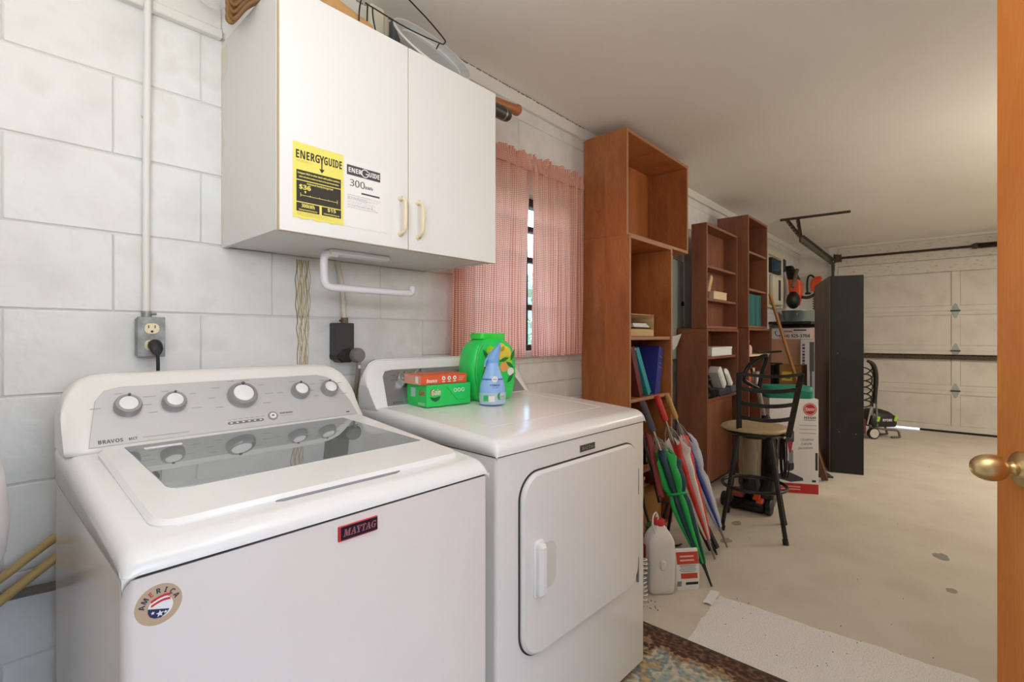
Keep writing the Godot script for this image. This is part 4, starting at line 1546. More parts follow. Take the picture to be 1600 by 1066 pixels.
func build_window_and_curtains() -> void:
	var w := setting("window_1")
	var x0: float = WIN[0]
	var y0: float = WIN[1]
	var x1: float = WIN[2]
	var y1: float = WIN[3]
	var b := mb()
	for q in [[x0, y0, x0 + 0.04, y1], [x1 - 0.04, y0, x1, y1], [x0, y0, x1, y0 + 0.035], [x0, y1 - 0.04, x1, y1]]:
		b.box(Vector3(q[0], q[1], -0.12), Vector3(q[2], q[3], -0.06), 0.003)
	part(w, "frame", b, M.bronze)
	bx(w, "sill", Vector3(x0 - 0.02, y0 - 0.03, -0.2), Vector3(x1 + 0.02, y0 + 0.004, 0.012), M.paint_white, 0.004)
	for y in [1.32, 1.575, 1.74]:
		bx(w, "transom", Vector3(x0 + 0.04, y - 0.014, -0.11), Vector3(x1 - 0.04, y + 0.014, -0.07), M.bronze, 0.002)
	for x in [1.755, 2.005]:
		bx(w, "mullion", Vector3(x - 0.014, y0 + 0.035, -0.11), Vector3(x + 0.014, y1 - 0.04, -0.07), M.bronze, 0.002)
	for i in 3:
		for j in 4:
			var xa: float = [x0 + 0.04, 1.769, 2.019][i]
			var xb: float = [1.741, 1.991, x1 - 0.04][i]
			var ya: float = [y0 + 0.035, 1.334, 1.589, 1.754][j]
			var yb: float = [1.306, 1.561, 1.726, y1 - 0.04][j]
			bx(w, "pane", Vector3(xa, ya, -0.093), Vector3(xb, yb, -0.089), M.glass, 0.0)
	# outside: lawn and a bush
	var yd := setting("yard")
	bx(yd, "lawn", Vector3(-3, -0.2, -9), Vector3(9, -0.12, -0.25), M.leaf, 0.0)
	var at := Vector3(4.5, -0.12, -2.2)
	var bush := thing("shrub", "green leafy bush outside seen in the slit between the curtains", "shrub", at)
	var lv := mb()
	for i in 1800:
		var dir := Vector3(rng.randfn(), absf(rng.randfn()) * 1.2, rng.randfn()).normalized()
		var c := at + Vector3(0, 0.55, 0) + dir * Vector3(1.3, 1.5, 0.6) * rng.randf_range(0.75, 1.0)
		var t := Vector3(rng.randfn(), rng.randfn(), rng.randfn()).normalized()
		var s := t.cross(dir).normalized()
		lv.quad(c - s * 0.035, c + t * 0.07, c + s * 0.035, c - t * 0.07)
	var lm := part(bush, "foliage", lv, M.leaf)
	lm.set_meta("kind", "stuff")
	var tr := mb()
	tr.tube([at, at + Vector3(0.02, 0.6, 0)], 0.03, 8)
	part(bush, "stem", tr, M.wood_brown)
	# rod and two curtain panels
	at = Vector3(1.86, 2.0, 0.05)
	var rod := thing("curtain_rod", "thin white curtain rod threaded through the ruffled curtain tops", "curtain rod", at)
	var rb := mb()
	rb.tube([Vector3(1.36, 2.015, 0.002), Vector3(1.36, 2.015, 0.045), Vector3(1.365, 2.015, 0.05), Vector3(2.345, 2.025, 0.05), Vector3(2.35, 2.025, 0.045), Vector3(2.35, 2.025, 0.002)], 0.005, 8)
	part(rod, "rod", rb, M.white)
	for s in 2:
		at = Vector3(1.62 if s == 0 else 2.12, 1.06, 0.05)
		var lab := "red gingham curtain, the wider left panel hanging behind the cabinet's right end"
		if s == 1:
			lab = "red gingham curtain, the narrower right panel hanging beside the tall bookcase"
		var c := thing("curtain", lab, "curtain", at, 0.0, "gingham window curtains")
		var tl := 1.375 if s == 0 else 1.898
		var tr2 := 1.900 if s == 0 else 2.352
		var bl := 1.357 if s == 0 else 1.914
		var br := 1.858 if s == 0 else 2.318
		var ph := 0.0 if s == 0 else 1.3
		var folds := 11.0 if s == 0 else 10.0
		var nx := 150
		var rings := []
		for j in 27:
			var v := j / 26.0
			var ring := PackedVector3Array()
			for i in nx + 1:
				var u := float(i) / nx
				var soft := lerpf(0.007, 0.019, v)
				var un := u + 0.012 * sin(u * 9.0 + ph)
				var z := 0.052 + soft * sin(un * folds * TAU * 0.72 + ph + 1.2 * sin(u * 5.0 + v * 1.3)) + 0.006 * sin(u * 31.0 + v * 3.0)
				var x := lerpf(lerpf(tl, tr2, u), lerpf(bl, br, u), pow(v, 1.25))
				if s == 0:
					x -= 0.012 * sin(PI * v) * u
				var y := lerpf(2.005 + 0.01 * lerpf(tl, tr2, u) - 0.016, 1.064 + 0.004 * sin(u * 40.0), v)
				ring.append(Vector3(x, y, maxf(z, 0.026)))
			rings.append(ring)
		var cb := mb()
		var wid: float = br - bl
		cb.loft(rings, false, false, false, false, Vector2(wid * 1.25 / 0.036, 0.945 / 0.036))
		part(c, "panel", cb, M.gingham)
		# gathered header: casing and ruffle
		var hr := []
		for j in 9:
			var v := j / 8.0
			var ring := PackedVector3Array()
			for i in nx * 2 + 1:
				var u := float(i) / (nx * 2)
				var x := lerpf(tl, tr2, u)
				var amp := lerpf(0.004, 0.015, smoothstep(0.35, 1.0, v))
				var wv := sin(u * TAU * folds * 1.25 + ph + 1.5 * sin(u * 17.0)) + 0.6 * sin(u * TAU * folds * 0.77 + 2.0)
				ring.append(Vector3(x + 0.006 * v * sin(u * TAU * folds * 1.1), 1.985 + 0.01 * x - 0.016 + v * (0.078 + 0.004 * sin(u * 60.0) + 0.007 * sin(u * 23.0 + ph)), 0.060 + amp * wv * 0.8 + (0.006 if v < 0.4 else 0.0)))
			hr.append(ring)
		var hb := mb()
		hb.loft(hr, false, false, false, false, Vector2(wid * 1.9 / 0.036, 0.09 / 0.036))
		part(c, "ruffle", hb, M.gingham)


# ---------------------------------------------------------------- shelving

func open_case(called: String, label: String, x0: float, x1: float, y0: float, y1: float, z0: float, z1: float, shelves: Array, mv: Material, mh: Material, t := 0.019, group := "") -> Node3D:
	var at := Vector3((x0 + x1) / 2, y0, (z0 + z1) / 2)
	var c := thing(called, label, "bookcase", at, 0.0, group)
	var em: Material = M.edge_highlight_wood if mv == M.wood else M.edge_highlight_dark  # front edges get a lighter colour as painted edge highlights
	bx(c, "side_panel", Vector3(x0, y0, z0), Vector3(x0 + t, y1, z1), mv, 0.0015)
	bx(c, "side_panel", Vector3(x1 - t, y0, z0), Vector3(x1, y1, z1), mv, 0.0015)
	bx(c, "top_panel", Vector3(x0 + t, y1 - t, z0), Vector3(x1 - t, y1, z1 - 0.0008), mh, 0.0012)
	bx(c, "bottom_panel", Vector3(x0 + t, y0, z0), Vector3(x1 - t, y0 + t, z1 - 0.0008), mh, 0.0012)
	bx(c, "back_panel", Vector3(x0 + t, y0 + t, z0), Vector3(x1 - t, y1 - t, z0 + 0.006), mv, 0.0)
	for y in shelves:
		var sh := bx(c, "shelf", Vector3(x0 + t, y - t, z0 + 0.006), Vector3(x1 - t, y, z1 - 0.008), mh, 0.0015)
		bx(sh, "edge_band_or_highlight", Vector3(x0 + t + 0.001, y - t + 0.001, z1 - 0.0082), Vector3(x1 - t - 0.001, y - 0.001, z1 - 0.0074), em, 0.0)
	for q in [[x0, y0, x0 + t, y1], [x1 - t, y0, x1, y1], [x0 + t, y1 - t, x1 - t, y1], [x0 + t, y0, x1 - t, y0 + t]]:
		bx(c, "edge_band_or_highlight", Vector3(q[0] + 0.001, q[1] + 0.001, z1 - 0.0002), Vector3(q[2] - 0.001, q[3] - 0.001, z1 + 0.0006), em, 0.0)
	return c


func build_bookcases() -> void:
	# the tall one right of the window stands in front of the wall with a box shelf on it
	var c := open_case("bookcase", "orange-brown open bookcase with binders, standing right of the gingham curtains", 2.420, 2.972, 0.0, 1.722, 0.004, 0.312, [1.163, 0.815, 0.40], M.wood, M.wood_h)
	# box shelf on top, longer than what carries it
	open_case("box_shelf", "empty orange-brown box shelf lying on top of the tall bookcase under the ceiling", 2.442, 3.288, 1.7235, 2.318, 0.004, 0.284, [], M.wood, M.wood_h)
	# second stack: deep lower case with a protruding cupboard, shallow upper case
	var lw := thing("bookcase", "dark brown lower bookcase with an open bay above a closed cupboard beside the bar stool", "bookcase", Vector3(4.0, 0, 0.15))
	var t := 0.019
	bx(lw, "side_panel", Vector3(3.66, 0.07, 0.046), Vector3(3.66 + t, 1.222, 0.275), M.wood_dark, 0.0015)
	bx(lw, "side_panel", Vector3(4.376 - t, 0.07, 0.046), Vector3(4.376, 1.222, 0.275), M.wood_dark, 0.0015)
	bx(lw, "top_panel", Vector3(3.66 + t, 1.222 - t, 0.046), Vector3(4.376 - t, 1.222, 0.274), M.wood_dark_h, 0.0012)
	bx(lw, "shelf", Vector3(3.66 + t, 0.990, 0.05), Vector3(4.376 - t, 1.009, 0.255), M.wood_dark_h, 0.0015)
	bx(lw, "back_panel", Vector3(3.66 + t, 0.09, 0.046), Vector3(4.376 - t, 1.2, 0.052), M.wood_dark, 0.0)
	bx(lw, "counter", Vector3(3.66 + t, 0.675, 0.05), Vector3(4.376 - t, 0.694, 0.274), M.wood_dark_h, 0.0015)
	bx(lw, "bottom_panel", Vector3(3.66 + t, 0.07, 0.05), Vector3(4.376 - t, 0.09, 0.255), M.wood_dark_h, 0.0)
	bx(lw, "cupboard_door", Vector3(3.66 + t, 0.072, 0.257), Vector3(4.215, 0.672, 0.274), M.wood_dark, 0.002)
	bx(lw, "toe_kick", Vector3(3.70, 0.0, 0.02), Vector3(4.34, 0.07, 0.2), M.black, 0.0)
	open_case("bookcase", "narrow dark brown upper case with three bays standing on the lower bookcase by the cupboard", 3.68, 4.385, 1.224, 2.012, 0.150, 0.264, [1.70, 1.452], M.wood_dark, M.wood_dark_h)
	# third stack
	open_case("bookcase", "tallest dark brown upper case, holding a row of teal binders near the far wall", 4.400, 4.975, 1.236, 2.188, 0.090, 0.345, [1.892, 1.573], M.wood_dark, M.wood_dark_h)
	var l3 := open_case("bookcase", "dark brown lower bookcase cluttered with tools, farthest of the lower cases", 4.395, 5.06, 0.0, 1.234, 0.02, 0.350, [0.72, 0.35], M.wood_dark, M.wood_dark_h)
	bx(l3, "shelf", Vector3(4.415, 0.992, 0.03), Vector3(5.04, 1.008, 0.352), M.cream, 0.001)
	# behind them on the wall: the electrical panel and a white board
	var at := Vector3(3.72, 1.0, 0.0)
	var p := thing("electrical_panel", "gray-green electrical panel on the wall behind the tall bookcase", "electrical panel", at)
	bx(p, "case", Vector3(3.50, 0.985, 0.0), Vector3(3.805, 1.758, 0.03), M.panel_box, 0.004)
	bx(p, "cover", Vector3(3.505, 0.99, 0.03), Vector3(3.80, 1.752, 0.040), M.panel_box, 0.006)
	var lt := mb()
	lt.prism(rrect(0.02, 0.035, 0.004, 3, Vector2(3.765, 1.42)), 0.004, Transform3D(Basis(), Vector3(0, 0, 0.04)), 0.001)
	lt.prism(rrect(0.02, 0.035, 0.004, 3, Vector2(3.79, 1.42)), 0.004, Transform3D(Basis(), Vector3(0, 0, 0.04)), 0.001)
	part(p, "latch", lt, M.black)
	at = Vector3(3.75, 1.2, 0.04)
	var n := MB.new(at)
	n.loft([line_ring([Vector3(3.51, 1.16, 0.043), Vector3(3.56, 1.165, 0.05), Vector3(3.61, 1.17, 0.062), Vector3(3.652, 1.185, 0.085)]), line_ring([Vector3(3.51, 1.06, 0.043), Vector3(3.56, 1.06, 0.047), Vector3(3.60, 1.065, 0.052), Vector3(3.63, 1.09, 0.060)])], false, false, false)
	one_mesh("paper_note", n, M.paper, at, "curled white paper note taped to the gray-green electrical panel", "paper note")
	at = Vector3(3.95, 1.25, 0.0)
	var bd := MB.new(at)
	bd.box(Vector3(3.86, 1.247, 0.0), Vector3(4.03, 1.98, 0.018), 0.002)
	one_mesh("wall_board", bd, M.paint_white, at, "tall white board fixed to the wall between the electrical panel and the dark bookcase", "board")


func line_ring(pts: Array) -> PackedVector3Array:
	return PackedVector3Array(pts)


func binder(called: String, label: String, at: Vector3, lean: float, turn: float, w: float, h: float, d: float, m: Material, group: String, page := true) -> Node3D:
	# local: spine faces +z, foot at the origin, thickness w along x; leans by rolling about z
	var b := thing(called, label, "binder" if w > 0.03 else "book", at, 0.0001, group)
	b.rotation = Vector3(0, turn, 0)
	b.basis = Basis(Vector3.UP, turn) * Basis(Vector3(0, 0, 1), lean)
	var c := mb()
	c.box(Vector3(0, 0, -d), Vector3(0.003, h, 0), 0.001)
	c.box(Vector3(w - 0.003, 0, -d), Vector3(w, h, 0), 0.001)
	c.box(Vector3(0.0, 0, -0.004), Vector3(w, h, 0.0005), 0.0012)
	part(b, "cover", c, m)
	if page:
		bx(b, "pages", Vector3(0.004, 0.004, -d + 0.006), Vector3(w - 0.004, h - 0.005, -0.006), M.paper, 0.0)
	return b


func open_box(root: Node3D, c: Vector3, size: Vector3, t: float, m: Material) -> void:
	# tray without a lid, foot centre at c
	var h := size * 0.5
	var b := mb()
	b.box(c + Vector3(-h.x, 0, -h.z), c + Vector3(h.x, t, h.z), 0.0005)
	b.box(c + Vector3(-h.x, 0, -h.z), c + Vector3(-h.x + t, size.y, h.z), 0.0005)
	b.box(c + Vector3(h.x - t, 0, -h.z), c + Vector3(h.x, size.y, h.z), 0.0005)
	b.box(c + Vector3(-h.x, 0, -h.z), c + Vector3(h.x, size.y, -h.z + t), 0.0005)
	b.box(c + Vector3(-h.x, 0, h.z - t), c + Vector3(h.x, size.y, h.z), 0.0005)
	part(root, "tray", b, m)


func build_shelf_contents() -> void:
	# tall bookcase, middle bay: carton lying on its side with papers
	var at := Vector3(2.66, 1.1635, 0.17)
	var k := thing("carton", "open tan carton lying on its side with white papers inside, on the bookcase shelf", "cardboard box", at)
	var b := mb()
	b.box(Vector3(2.45, 1.164, 0.05), Vector3(2.80, 1.168, 0.27), 0.0005)
	b.box(Vector3(2.45, 1.290, 0.05), Vector3(2.78, 1.294, 0.262), 0.0005)
	b.box(Vector3(2.45, 1.168, 0.05), Vector3(2.454, 1.290, 0.27), 0.0005)
	b.box(Vector3(2.796, 1.168, 0.05), Vector3(2.80, 1.275, 0.27), 0.0005)
	b.box(Vector3(2.454, 1.168, 0.05), Vector3(2.796, 1.290, 0.054), 0.0005)
	part(k, "carton_body", b, M.card_light)
	var fl := mb()
	fl.box(Vector3(2.46, 1.166, 0.27), Vector3(2.79, 1.206, 0.274), 0.0005)
	fl.obox(Transform3D(Basis(Vector3(0, 0, 1), -0.45), Vector3(2.80, 1.272, 0.16)), Vector3(0.004, 0.05, 0.21), 0.0005)
	part(k, "flap", fl, M.card_light)
	at = Vector3(2.67, 1.169, 0.17)
	var pp := thing("paper_stack", "small stack of white papers inside the tan carton", "papers", at)
	for i in 4:
		bx(pp, "sheet", Vector3(2.575 + 0.004 * i, 1.2105 + 0.008 * i, 0.09), Vector3(2.775 - 0.005 * i, 1.2175 + 0.008 * i, 0.262 - 0.006 * i), M.paper if i != 0 else mat("3c3a3a", 0.7), 0.0005)
	bx(pp, "support_pad", Vector3(2.57, 1.169, 0.08), Vector3(2.77, 1.2105, 0.25), M.card, 0.001)
	# lower bay: four books leaning
	binder("book", "slim green book standing against the bookcase's left side", Vector3(2.442, 0.8155, 0.29), -0.05, 0.0, 0.026, 0.22, 0.2, M.green_book, "")
	binder("book", "thick maroon book leaning to the left on the bookcase shelf", Vector3(2.585, 0.8155, 0.29), 0.38, 0.0, 0.045, 0.30, 0.22, M.maroon, "")
	binder("book", "teal book leaning on the maroon book", Vector3(2.690, 0.8155, 0.29), 0.52, 0.0, 0.040, 0.31, 0.22, M.teal_book, "")
	var nv := binder("ring_binder", "thick navy blue ring binder leaning to the right on the bookcase shelf", Vector3(2.785, 0.8155, 0.285), -0.25, 0.10, 0.085, 0.30, 0.24, M.navy, "")
	for y in [0.24, 0.20, 0.175]:
		strip(nv, "spine_mark", Vector3(0.042, y, 0.0005), Vector3.RIGHT, Vector3.UP, 0.05, 0.003, mat("8f93c9", 0.6), 0.0006)
	# second stack
	at = Vector3(3.84, 1.4525, 0.22)
	var en := thing("envelope", "tan padded envelope leaning in the middle bay of the narrow upper case", "envelope", at)
	var eb := mb()
	eb.obox(Transform3D(Basis(Vector3(0, 0, 1), -0.50), Vector3(3.905, 1.555, 0.188)), Vector3(0.045, 0.20, 0.045), 0.006)
	part(en, "sleeve", eb, M.card_light)
	var eb2 := mb()
	eb2.obox(Transform3D(Basis(Vector3(0, 0, 1), -0.22), Vector3(3.775, 1.56, 0.188)), Vector3(0.012, 0.21, 0.05), 0.002)
	part(en, "backing_card", eb2, mat("8e8154", 0.8))
	at = Vector3(3.97, 1.4525, 0.22)
	var cb := thing("box", "small cream box in front of the leaning envelope", "box", at)
	bx(cb, "carton_body", Vector3(3.85, 1.4528, 0.213), Vector3(4.135, 1.512, 0.258), M.cream, 0.003)
	bx(cb, "lid_edge", Vector3(3.848, 1.505, 0.2125), Vector3(4.137, 1.514, 0.260), M.cream, 0.002)
	at = Vector3(4.07, 1.0092, 0.19)
	var wb := thing("box", "plain white box on the open shelf under the narrow upper case", "box", at)
	bx(wb, "carton_body", Vector3(3.845, 1.0095, 0.10), Vector3(4.30, 1.075, 0.245), M.white, 0.003)
	bx(wb, "lid_edge", Vector3(3.842, 1.062, 0.098), Vector3(4.303, 1.079, 0.248), M.white, 0.003)
	# desk telephone, label printer and trays on the counter
	at = Vector3(3.80, 0.6945, 0.2)
	var ph := thing("telephone", "old black desk telephone at the left end of the cluttered counter", "telephone", at)
	var pb := mb()
	pb.loft([rect_ring(3.81, 0.695, 0.19, 0.115, 0.075), rect_ring(3.81, 0.72, 0.19, 0.112, 0.072), rect_ring(3.805, 0.80, 0.17, 0.07, 0.04), rect_ring(3.805, 0.81, 0.168, 0.05, 0.03)], true, true, true)
	part(ph, "body", pb, M.black_gloss)
	var hs := mb()
	hs.tube(smooth_path([Vector3(3.71, 0.845, 0.2), Vector3(3.74, 0.865, 0.2), Vector3(3.81, 0.868, 0.195), Vector3(3.88, 0.86, 0.19), Vector3(3.905, 0.835, 0.19)], 4), 0.016, 10)
	hs.ball(Vector3(3.71, 0.832, 0.2), Vector3(0.03, 0.022, 0.03))
	hs.ball(Vector3(3.905, 0.825, 0.19), Vector3(0.03, 0.022, 0.03))
	part(ph, "handset", hs, M.black_gloss)
	var dl := mb()
	dl.lathe([Vector2(0.038, 0), Vector2(0.036, 0.006), Vector2(0, 0.007)], 18, Transform3D(Basis(Vector3(1, 0, 0), Vector3(0, 0.5, 0.86), Vector3(0, -0.86, 0.5)), Vector3(3.81, 0.757, 0.213)))
	part(ph, "dial", dl, M.steel)
	var crd := mb()
	var cp := []
	for i in 90:
		cp.append(Vector3(3.74 + 0.0018 * i + 0.008 * cos(i * 1.1), 0.704 + 0.008 * sin(i * 1.1) + 0.003, 0.258))
	crd.tube(cp, 0.0025, 5)
	part(ph, "cord", crd, M.black_gloss)
	at = Vector3(4.07, 0.6945, 0.18)
	var pr := thing("label_printer", "white and black handheld machine tipped up on a gray tray", "machine", at)
	var pm := mb()
	pm.obox(Transform3D(Basis(Vector3(0, 0, 1), -0.85), Vector3(4.08, 0.83, 0.2)), Vector3(0.20, 0.075, 0.10), 0.012)
	part(pr, "body", pm, M.white)
	var p2 := mb()
	p2.obox(Transform3D(Basis(Vector3(0, 0, 1), -0.85), Vector3(4.12, 0.845, 0.2)), Vector3(0.20, 0.012, 0.104), 0.003)
	part(pr, "black_stripe", p2, M.black)
	var p3 := mb()
	p3.obox(Transform3D(Basis(Vector3(0, 0, 1), -0.75), Vector3(4.24, 0.815, 0.2)), Vector3(0.20, 0.08, 0.10), 0.02)
	part(pr, "cover", p3, M.white)
	bx(pr, "base", Vector3(3.945, 0.695, 0.13), Vector3(4.22, 0.745, 0.272), mat("3b3f48", 0.5), 0.008)
	at = Vector3(4.28, 0.6945, 0.2)
	var tr := thing("tray", "gray-blue plastic tray at the right end of the cluttered counter", "tray", at)
	open_box(tr, Vector3(4.29, 0.695, 0.20), Vector3(0.13, 0.062, 0.12), 0.003, mat("5b6070", 0.5))
	# third stack: row of teal binders, bottle, board, stick
	for i in 6:
		var tb := binder("binder", "teal binder in the row of the tallest case, " + ["first from its left side", "second from its left side", "third from its left side", "third from the row's right end", "second from the row's right end", "last at the row's right end"][i], Vector3(4.435 + 0.066 * i, 1.2555, 0.33), 0.0, 0.0, 0.062, 0.272, 0.2, mat(["1f5a5e", "246468", "2a6d70", "1e5558", "2d7073", "23605f"][i], 0.6), "teal binders in the tallest case")
		strip(tb, "spine_stripe", Vector3(0.031, 0.14, 0.0004), Vector3.RIGHT, Vector3.UP, 0.004, 0.24, mat("143c40", 0.6), 0.0006)
	at = Vector3(4.60, 1.0082, 0.28)
	var bo := thing("spray_bottle", "small white trigger bottle standing on the cream shelf of the far lower case", "bottle", at)
	var sb := mb()
	sb.lathe([Vector2(0, 0), Vector2(0.036, 0), Vector2(0.038, 0.05), Vector2(0.03, 0.075), Vector2(0.013, 0.085), Vector2(0.013, 0.098), Vector2(0, 0.098)], 16, Transform3D(Basis(), at))
	part(bo, "bottle_body", sb, mat("d9b8b4", 0.5))
	var sh := mb()
	sh.box(at + Vector3(-0.04, 0.098, -0.014), at + Vector3(0.02, 0.125, 0.014), 0.006)
	sh.tube([at + Vector3(-0.025, 0.1, 0), at + Vector3(-0.035, 0.075, 0)], 0.004, 6)
	part(bo, "trigger", sh, M.white)
	at = Vector3(5.0, 1.0082, 0.33)
	var stt := thing("stick", "dark olive stick lying across the cream shelf and sticking out", "stick", at)
	var sm := mb()
	sm.tube([Vector3(4.72, 1.0185, 0.335), Vector3(5.20, 1.0195, 0.392), Vector3(5.24, 1.0195, 0.397)], [0.009, 0.010, 0.008], 8)
	part(stt, "shaft", sm, mat("3b3a26", 0.6))


func rect_ring(x: float, y: float, z: float, hx: float, hz: float) -> PackedVector3Array:
	# counter-clockwise seen from above, for lofts that go up
	var out := PackedVector3Array()
	var p := rrect(hx * 2, hz * 2, minf(hx, hz) * 0.4, 3)
	for q in p:
		out.append(Vector3(x + q.x, y, z - q.y))
	return out


# ---------------------------------------------------------------- on the dryer and on the cabinet

func build_dryer_top_items() -> void:
	var R := Vector3.RIGHT
	var U := Vector3.UP
	# green carton of dryer sheets, torn flap on the front
	var g := thing("dryer_sheet_box", "green dryer sheet carton with a torn flap, under the flat orange carton", "carton", Vector3(1.095, 0.9335, 0.305), -0.09)
	bx(g, "carton_body", Vector3(-0.09, 0, -0.06), Vector3(0.09, 0.072, 0.06), M.green_box, 0.0015)
	var fl := mb()
	fl.prism(PackedVector2Array([Vector2(-0.015, 0.066), Vector2(0.085, 0.069), Vector2(0.085, 0.03), Vector2(0.06, 0.016), Vector2(0.03, 0.018)]), 0.002, Transform3D(Basis(), Vector3(0, 0, 0.0605)), 0.0005)
	part(g, "torn_flap", fl, mat("28d564", 0.5))
	for k in 3:
		var rg := mb()
		rg.tube(arc_pts(Vector3(0.022 + 0.016 * k, 0.050, 0.063), 0.0055, 0, TAU, 16), 0.0012, 6)
		part(g, "ring_mark", rg, M.white)
	lettering(g, "Gain", Vector3(-0.055, 0.047, 0.0603), R, Vector3(-0.15, 1, 0), 0.018, mat("e9e6df", 0.5), 0.036, "Droid Sans", 700, true, 0.0012)
	lettering(g, "Gain", Vector3(-0.0558, 0.0478, 0.0601), R, Vector3(-0.15, 1, 0), 0.020, M.red, 0.041, "Droid Sans", 700, true, 0.0008)
	var lf := mb()
	lf.prism(PackedVector2Array([Vector2(-0.078, 0.034), Vector2(-0.06, 0.03), Vector2(-0.036, 0.034), Vector2(-0.042, 0.022), Vector2(-0.056, 0.016), Vector2(-0.07, 0.022)]), 0.0008, Transform3D(Basis(), Vector3(0, 0, 0.06)))
	part(g, "leaf_print", lf, mat("1c6a34", 0.5))
	lettering(g, "Gain", Vector3(-0.0902, 0.045, 0.03), Vector3(0, 0, 1), U, 0.017, M.red, 0.032, "Droid Sans", 700, true)
	strip(g, "price_patch", Vector3(-0.0905, 0.045, -0.02), Vector3(0, 0, 1), U, 0.028, 0.030, mat("b7d6c4", 0.5), 0.0006)
	strip(g, "price_patch", Vector3(-0.081, 0.0725, 0.02), R, Vector3(0, 0, -1), 0.01, 0.028, mat("b7d6c4", 0.5), 0.0006)
	strip(g, "foot_print", Vector3(-0.0905, 0.010, 0.03), Vector3(0, 0, 1), U, 0.04, 0.008, mat("8fd6a6", 0.5), 0.0006)
	# orange carton on top
	var o := thing("dryer_sheet_box", "flat orange and white dryer sheet carton lying on the green carton", "carton", Vector3(1.082, 1.0062, 0.303), -0.13)
	bx(o, "carton_body", Vector3(-0.09, 0, -0.055), Vector3(0.09, 0.032, 0.055), M.orange_box, 0.0015)
	strip(o, "white_end", Vector3(-0.0902, 0.016, 0.0), Vector3(0, 0, 1), U, 0.108, 0.030, mat("e7a58f", 0.5), 0.0006)
	lettering(o, "Bounce", Vector3(-0.050, 0.012, 0.0552), R, Vector3(-0.1, 1, 0), 0.011, M.white, 0.040, "Droid Sans", 700, true)
	for k in 3:
		var rg := mb()
		rg.prism(circle(0.0068, 16, Vector2(-0.004 + 0.022 * k, 0.0185)), 0.0006, Transform3D(Basis(), Vector3(0, 0, 0.055)))
		rg.prism(PackedVector2Array([Vector2(-0.010 + 0.022 * k, 0.006), Vector2(0.002 + 0.022 * k, 0.006), Vector2(0.002 + 0.022 * k, 0.0085), Vector2(-0.010 + 0.022 * k, 0.0085)]), 0.0006, Transform3D(Basis(), Vector3(0, 0, 0.055)))
		var rm := part(o, "round_print", rg, M.white)
		var dd := mb()
		dd.prism(circle(0.0025, 10, Vector2(-0.004 + 0.022 * k, 0.0185)), 0.0004, Transform3D(Basis(), Vector3(0, 0, 0.0556)))
		part(rm, "dot", dd, mat("4a3a6a", 0.5))
	for k in 3:
		strip(o, "text_line", Vector3(0.070 - 0.003 * k, 0.022 - 0.006 * k, 0.055), R, U, 0.026 - 0.004 * k, 0.0022, mat("f0b7a2", 0.5), 0.0004)
	strip(o, "price_patch", Vector3(-0.0905, 0.016, 0.03), Vector3(0, 0, 1), U, 0.018, 0.022, M.white, 0.0008)
	# big green tub of detergent pods
	var t := thing("detergent_tub", "large bright green barrel-shaped detergent tub with a lemon and leaf print", "detergent tub", Vector3(1.318, 0.9335, 0.318), -0.17)
	var rings := []
	var tub_w := func(v: float) -> float: return 0.084 + 0.022 * sin(PI * clampf(v * 0.92 + 0.05, 0, 1)) - 0.016 * pow(v, 6)
	for i in 19:
		var v := i / 18.0
		var y := 0.222 * v
		var e := 1.0
		if i == 0:
			e = 0.93
		if i >= 16:
			e = [0.96, 0.88, 0.72][i - 16]
		var hw: float = tub_w.call(v) * e
		var hd: float = 0.062 * e * (0.92 + 0.08 * sin(PI * v))
		var ring := PackedVector3Array()
		for k in 40:
			var a := TAU * k / 40
			var c := cos(a)
			var s := sin(a)
			ring.append(Vector3(hw * signf(c) * pow(absf(c), 0.55), y, -hd * signf(s) * pow(absf(s), 0.45)))
		rings.append(ring)
	var tb := mb()
	tb.loft(rings, true, true)
	part(t, "tub_body", tb, M.green_tub)
	var lid := mb()
	lid.loft([rect_ring(0.0, 0.221, 0.0, 0.058, 0.040), rect_ring(0.0, 0.236, 0.0, 0.060, 0.042), rect_ring(0.0, 0.243, 0.0, 0.055, 0.038)], true, true)
	part(t, "lid", lid, mat("2be03f", 0.3))
	var rim := mb()
	var rp := []
	for i in 40:
		var v := 0.03 + 0.92 * i / 39.0
		rp.append(Vector3(-tub_w.call(v) * (0.93 if v > 0.87 else 0.97) + 0.012, 0.222 * v, 0.058))
	rim.tube(rp, 0.004, 6)
	part(t, "rim", rim, mat("35d860", 0.3))
	# print: lime halves, leaves, scrolls
	var zf := 0.0605
	var prints := [["lemon_print", M.yellow, [[0.035, 0.165, 0.030], [0.02, 0.19, 0.016]]], ["lime_print", M.lime, [[0.045, 0.135, 0.024], [0.01, 0.06, 0.014], [-0.035, 0.065, 0.010], [-0.048, 0.115, 0.014], [-0.03, 0.178, 0.018]]], ["white_print", M.white, [[0.062, 0.10, 0.015]]], ["orange_print", mat("f2a45c", 0.5), [[0.03, 0.118, 0.018]]]]
	var zz := 0.0
	for p in prints:
		for q in p[2]:
			var b := mb()
			b.prism(circle(q[2], 22, Vector2(q[0], q[1])), 0.0008, Transform3D(Basis(), Vector3(0, 0, zf + zz)))
			part(t, p[0], b, p[1])
		zz += 0.0004
	var leaf_green := mat("137a35", 0.5)
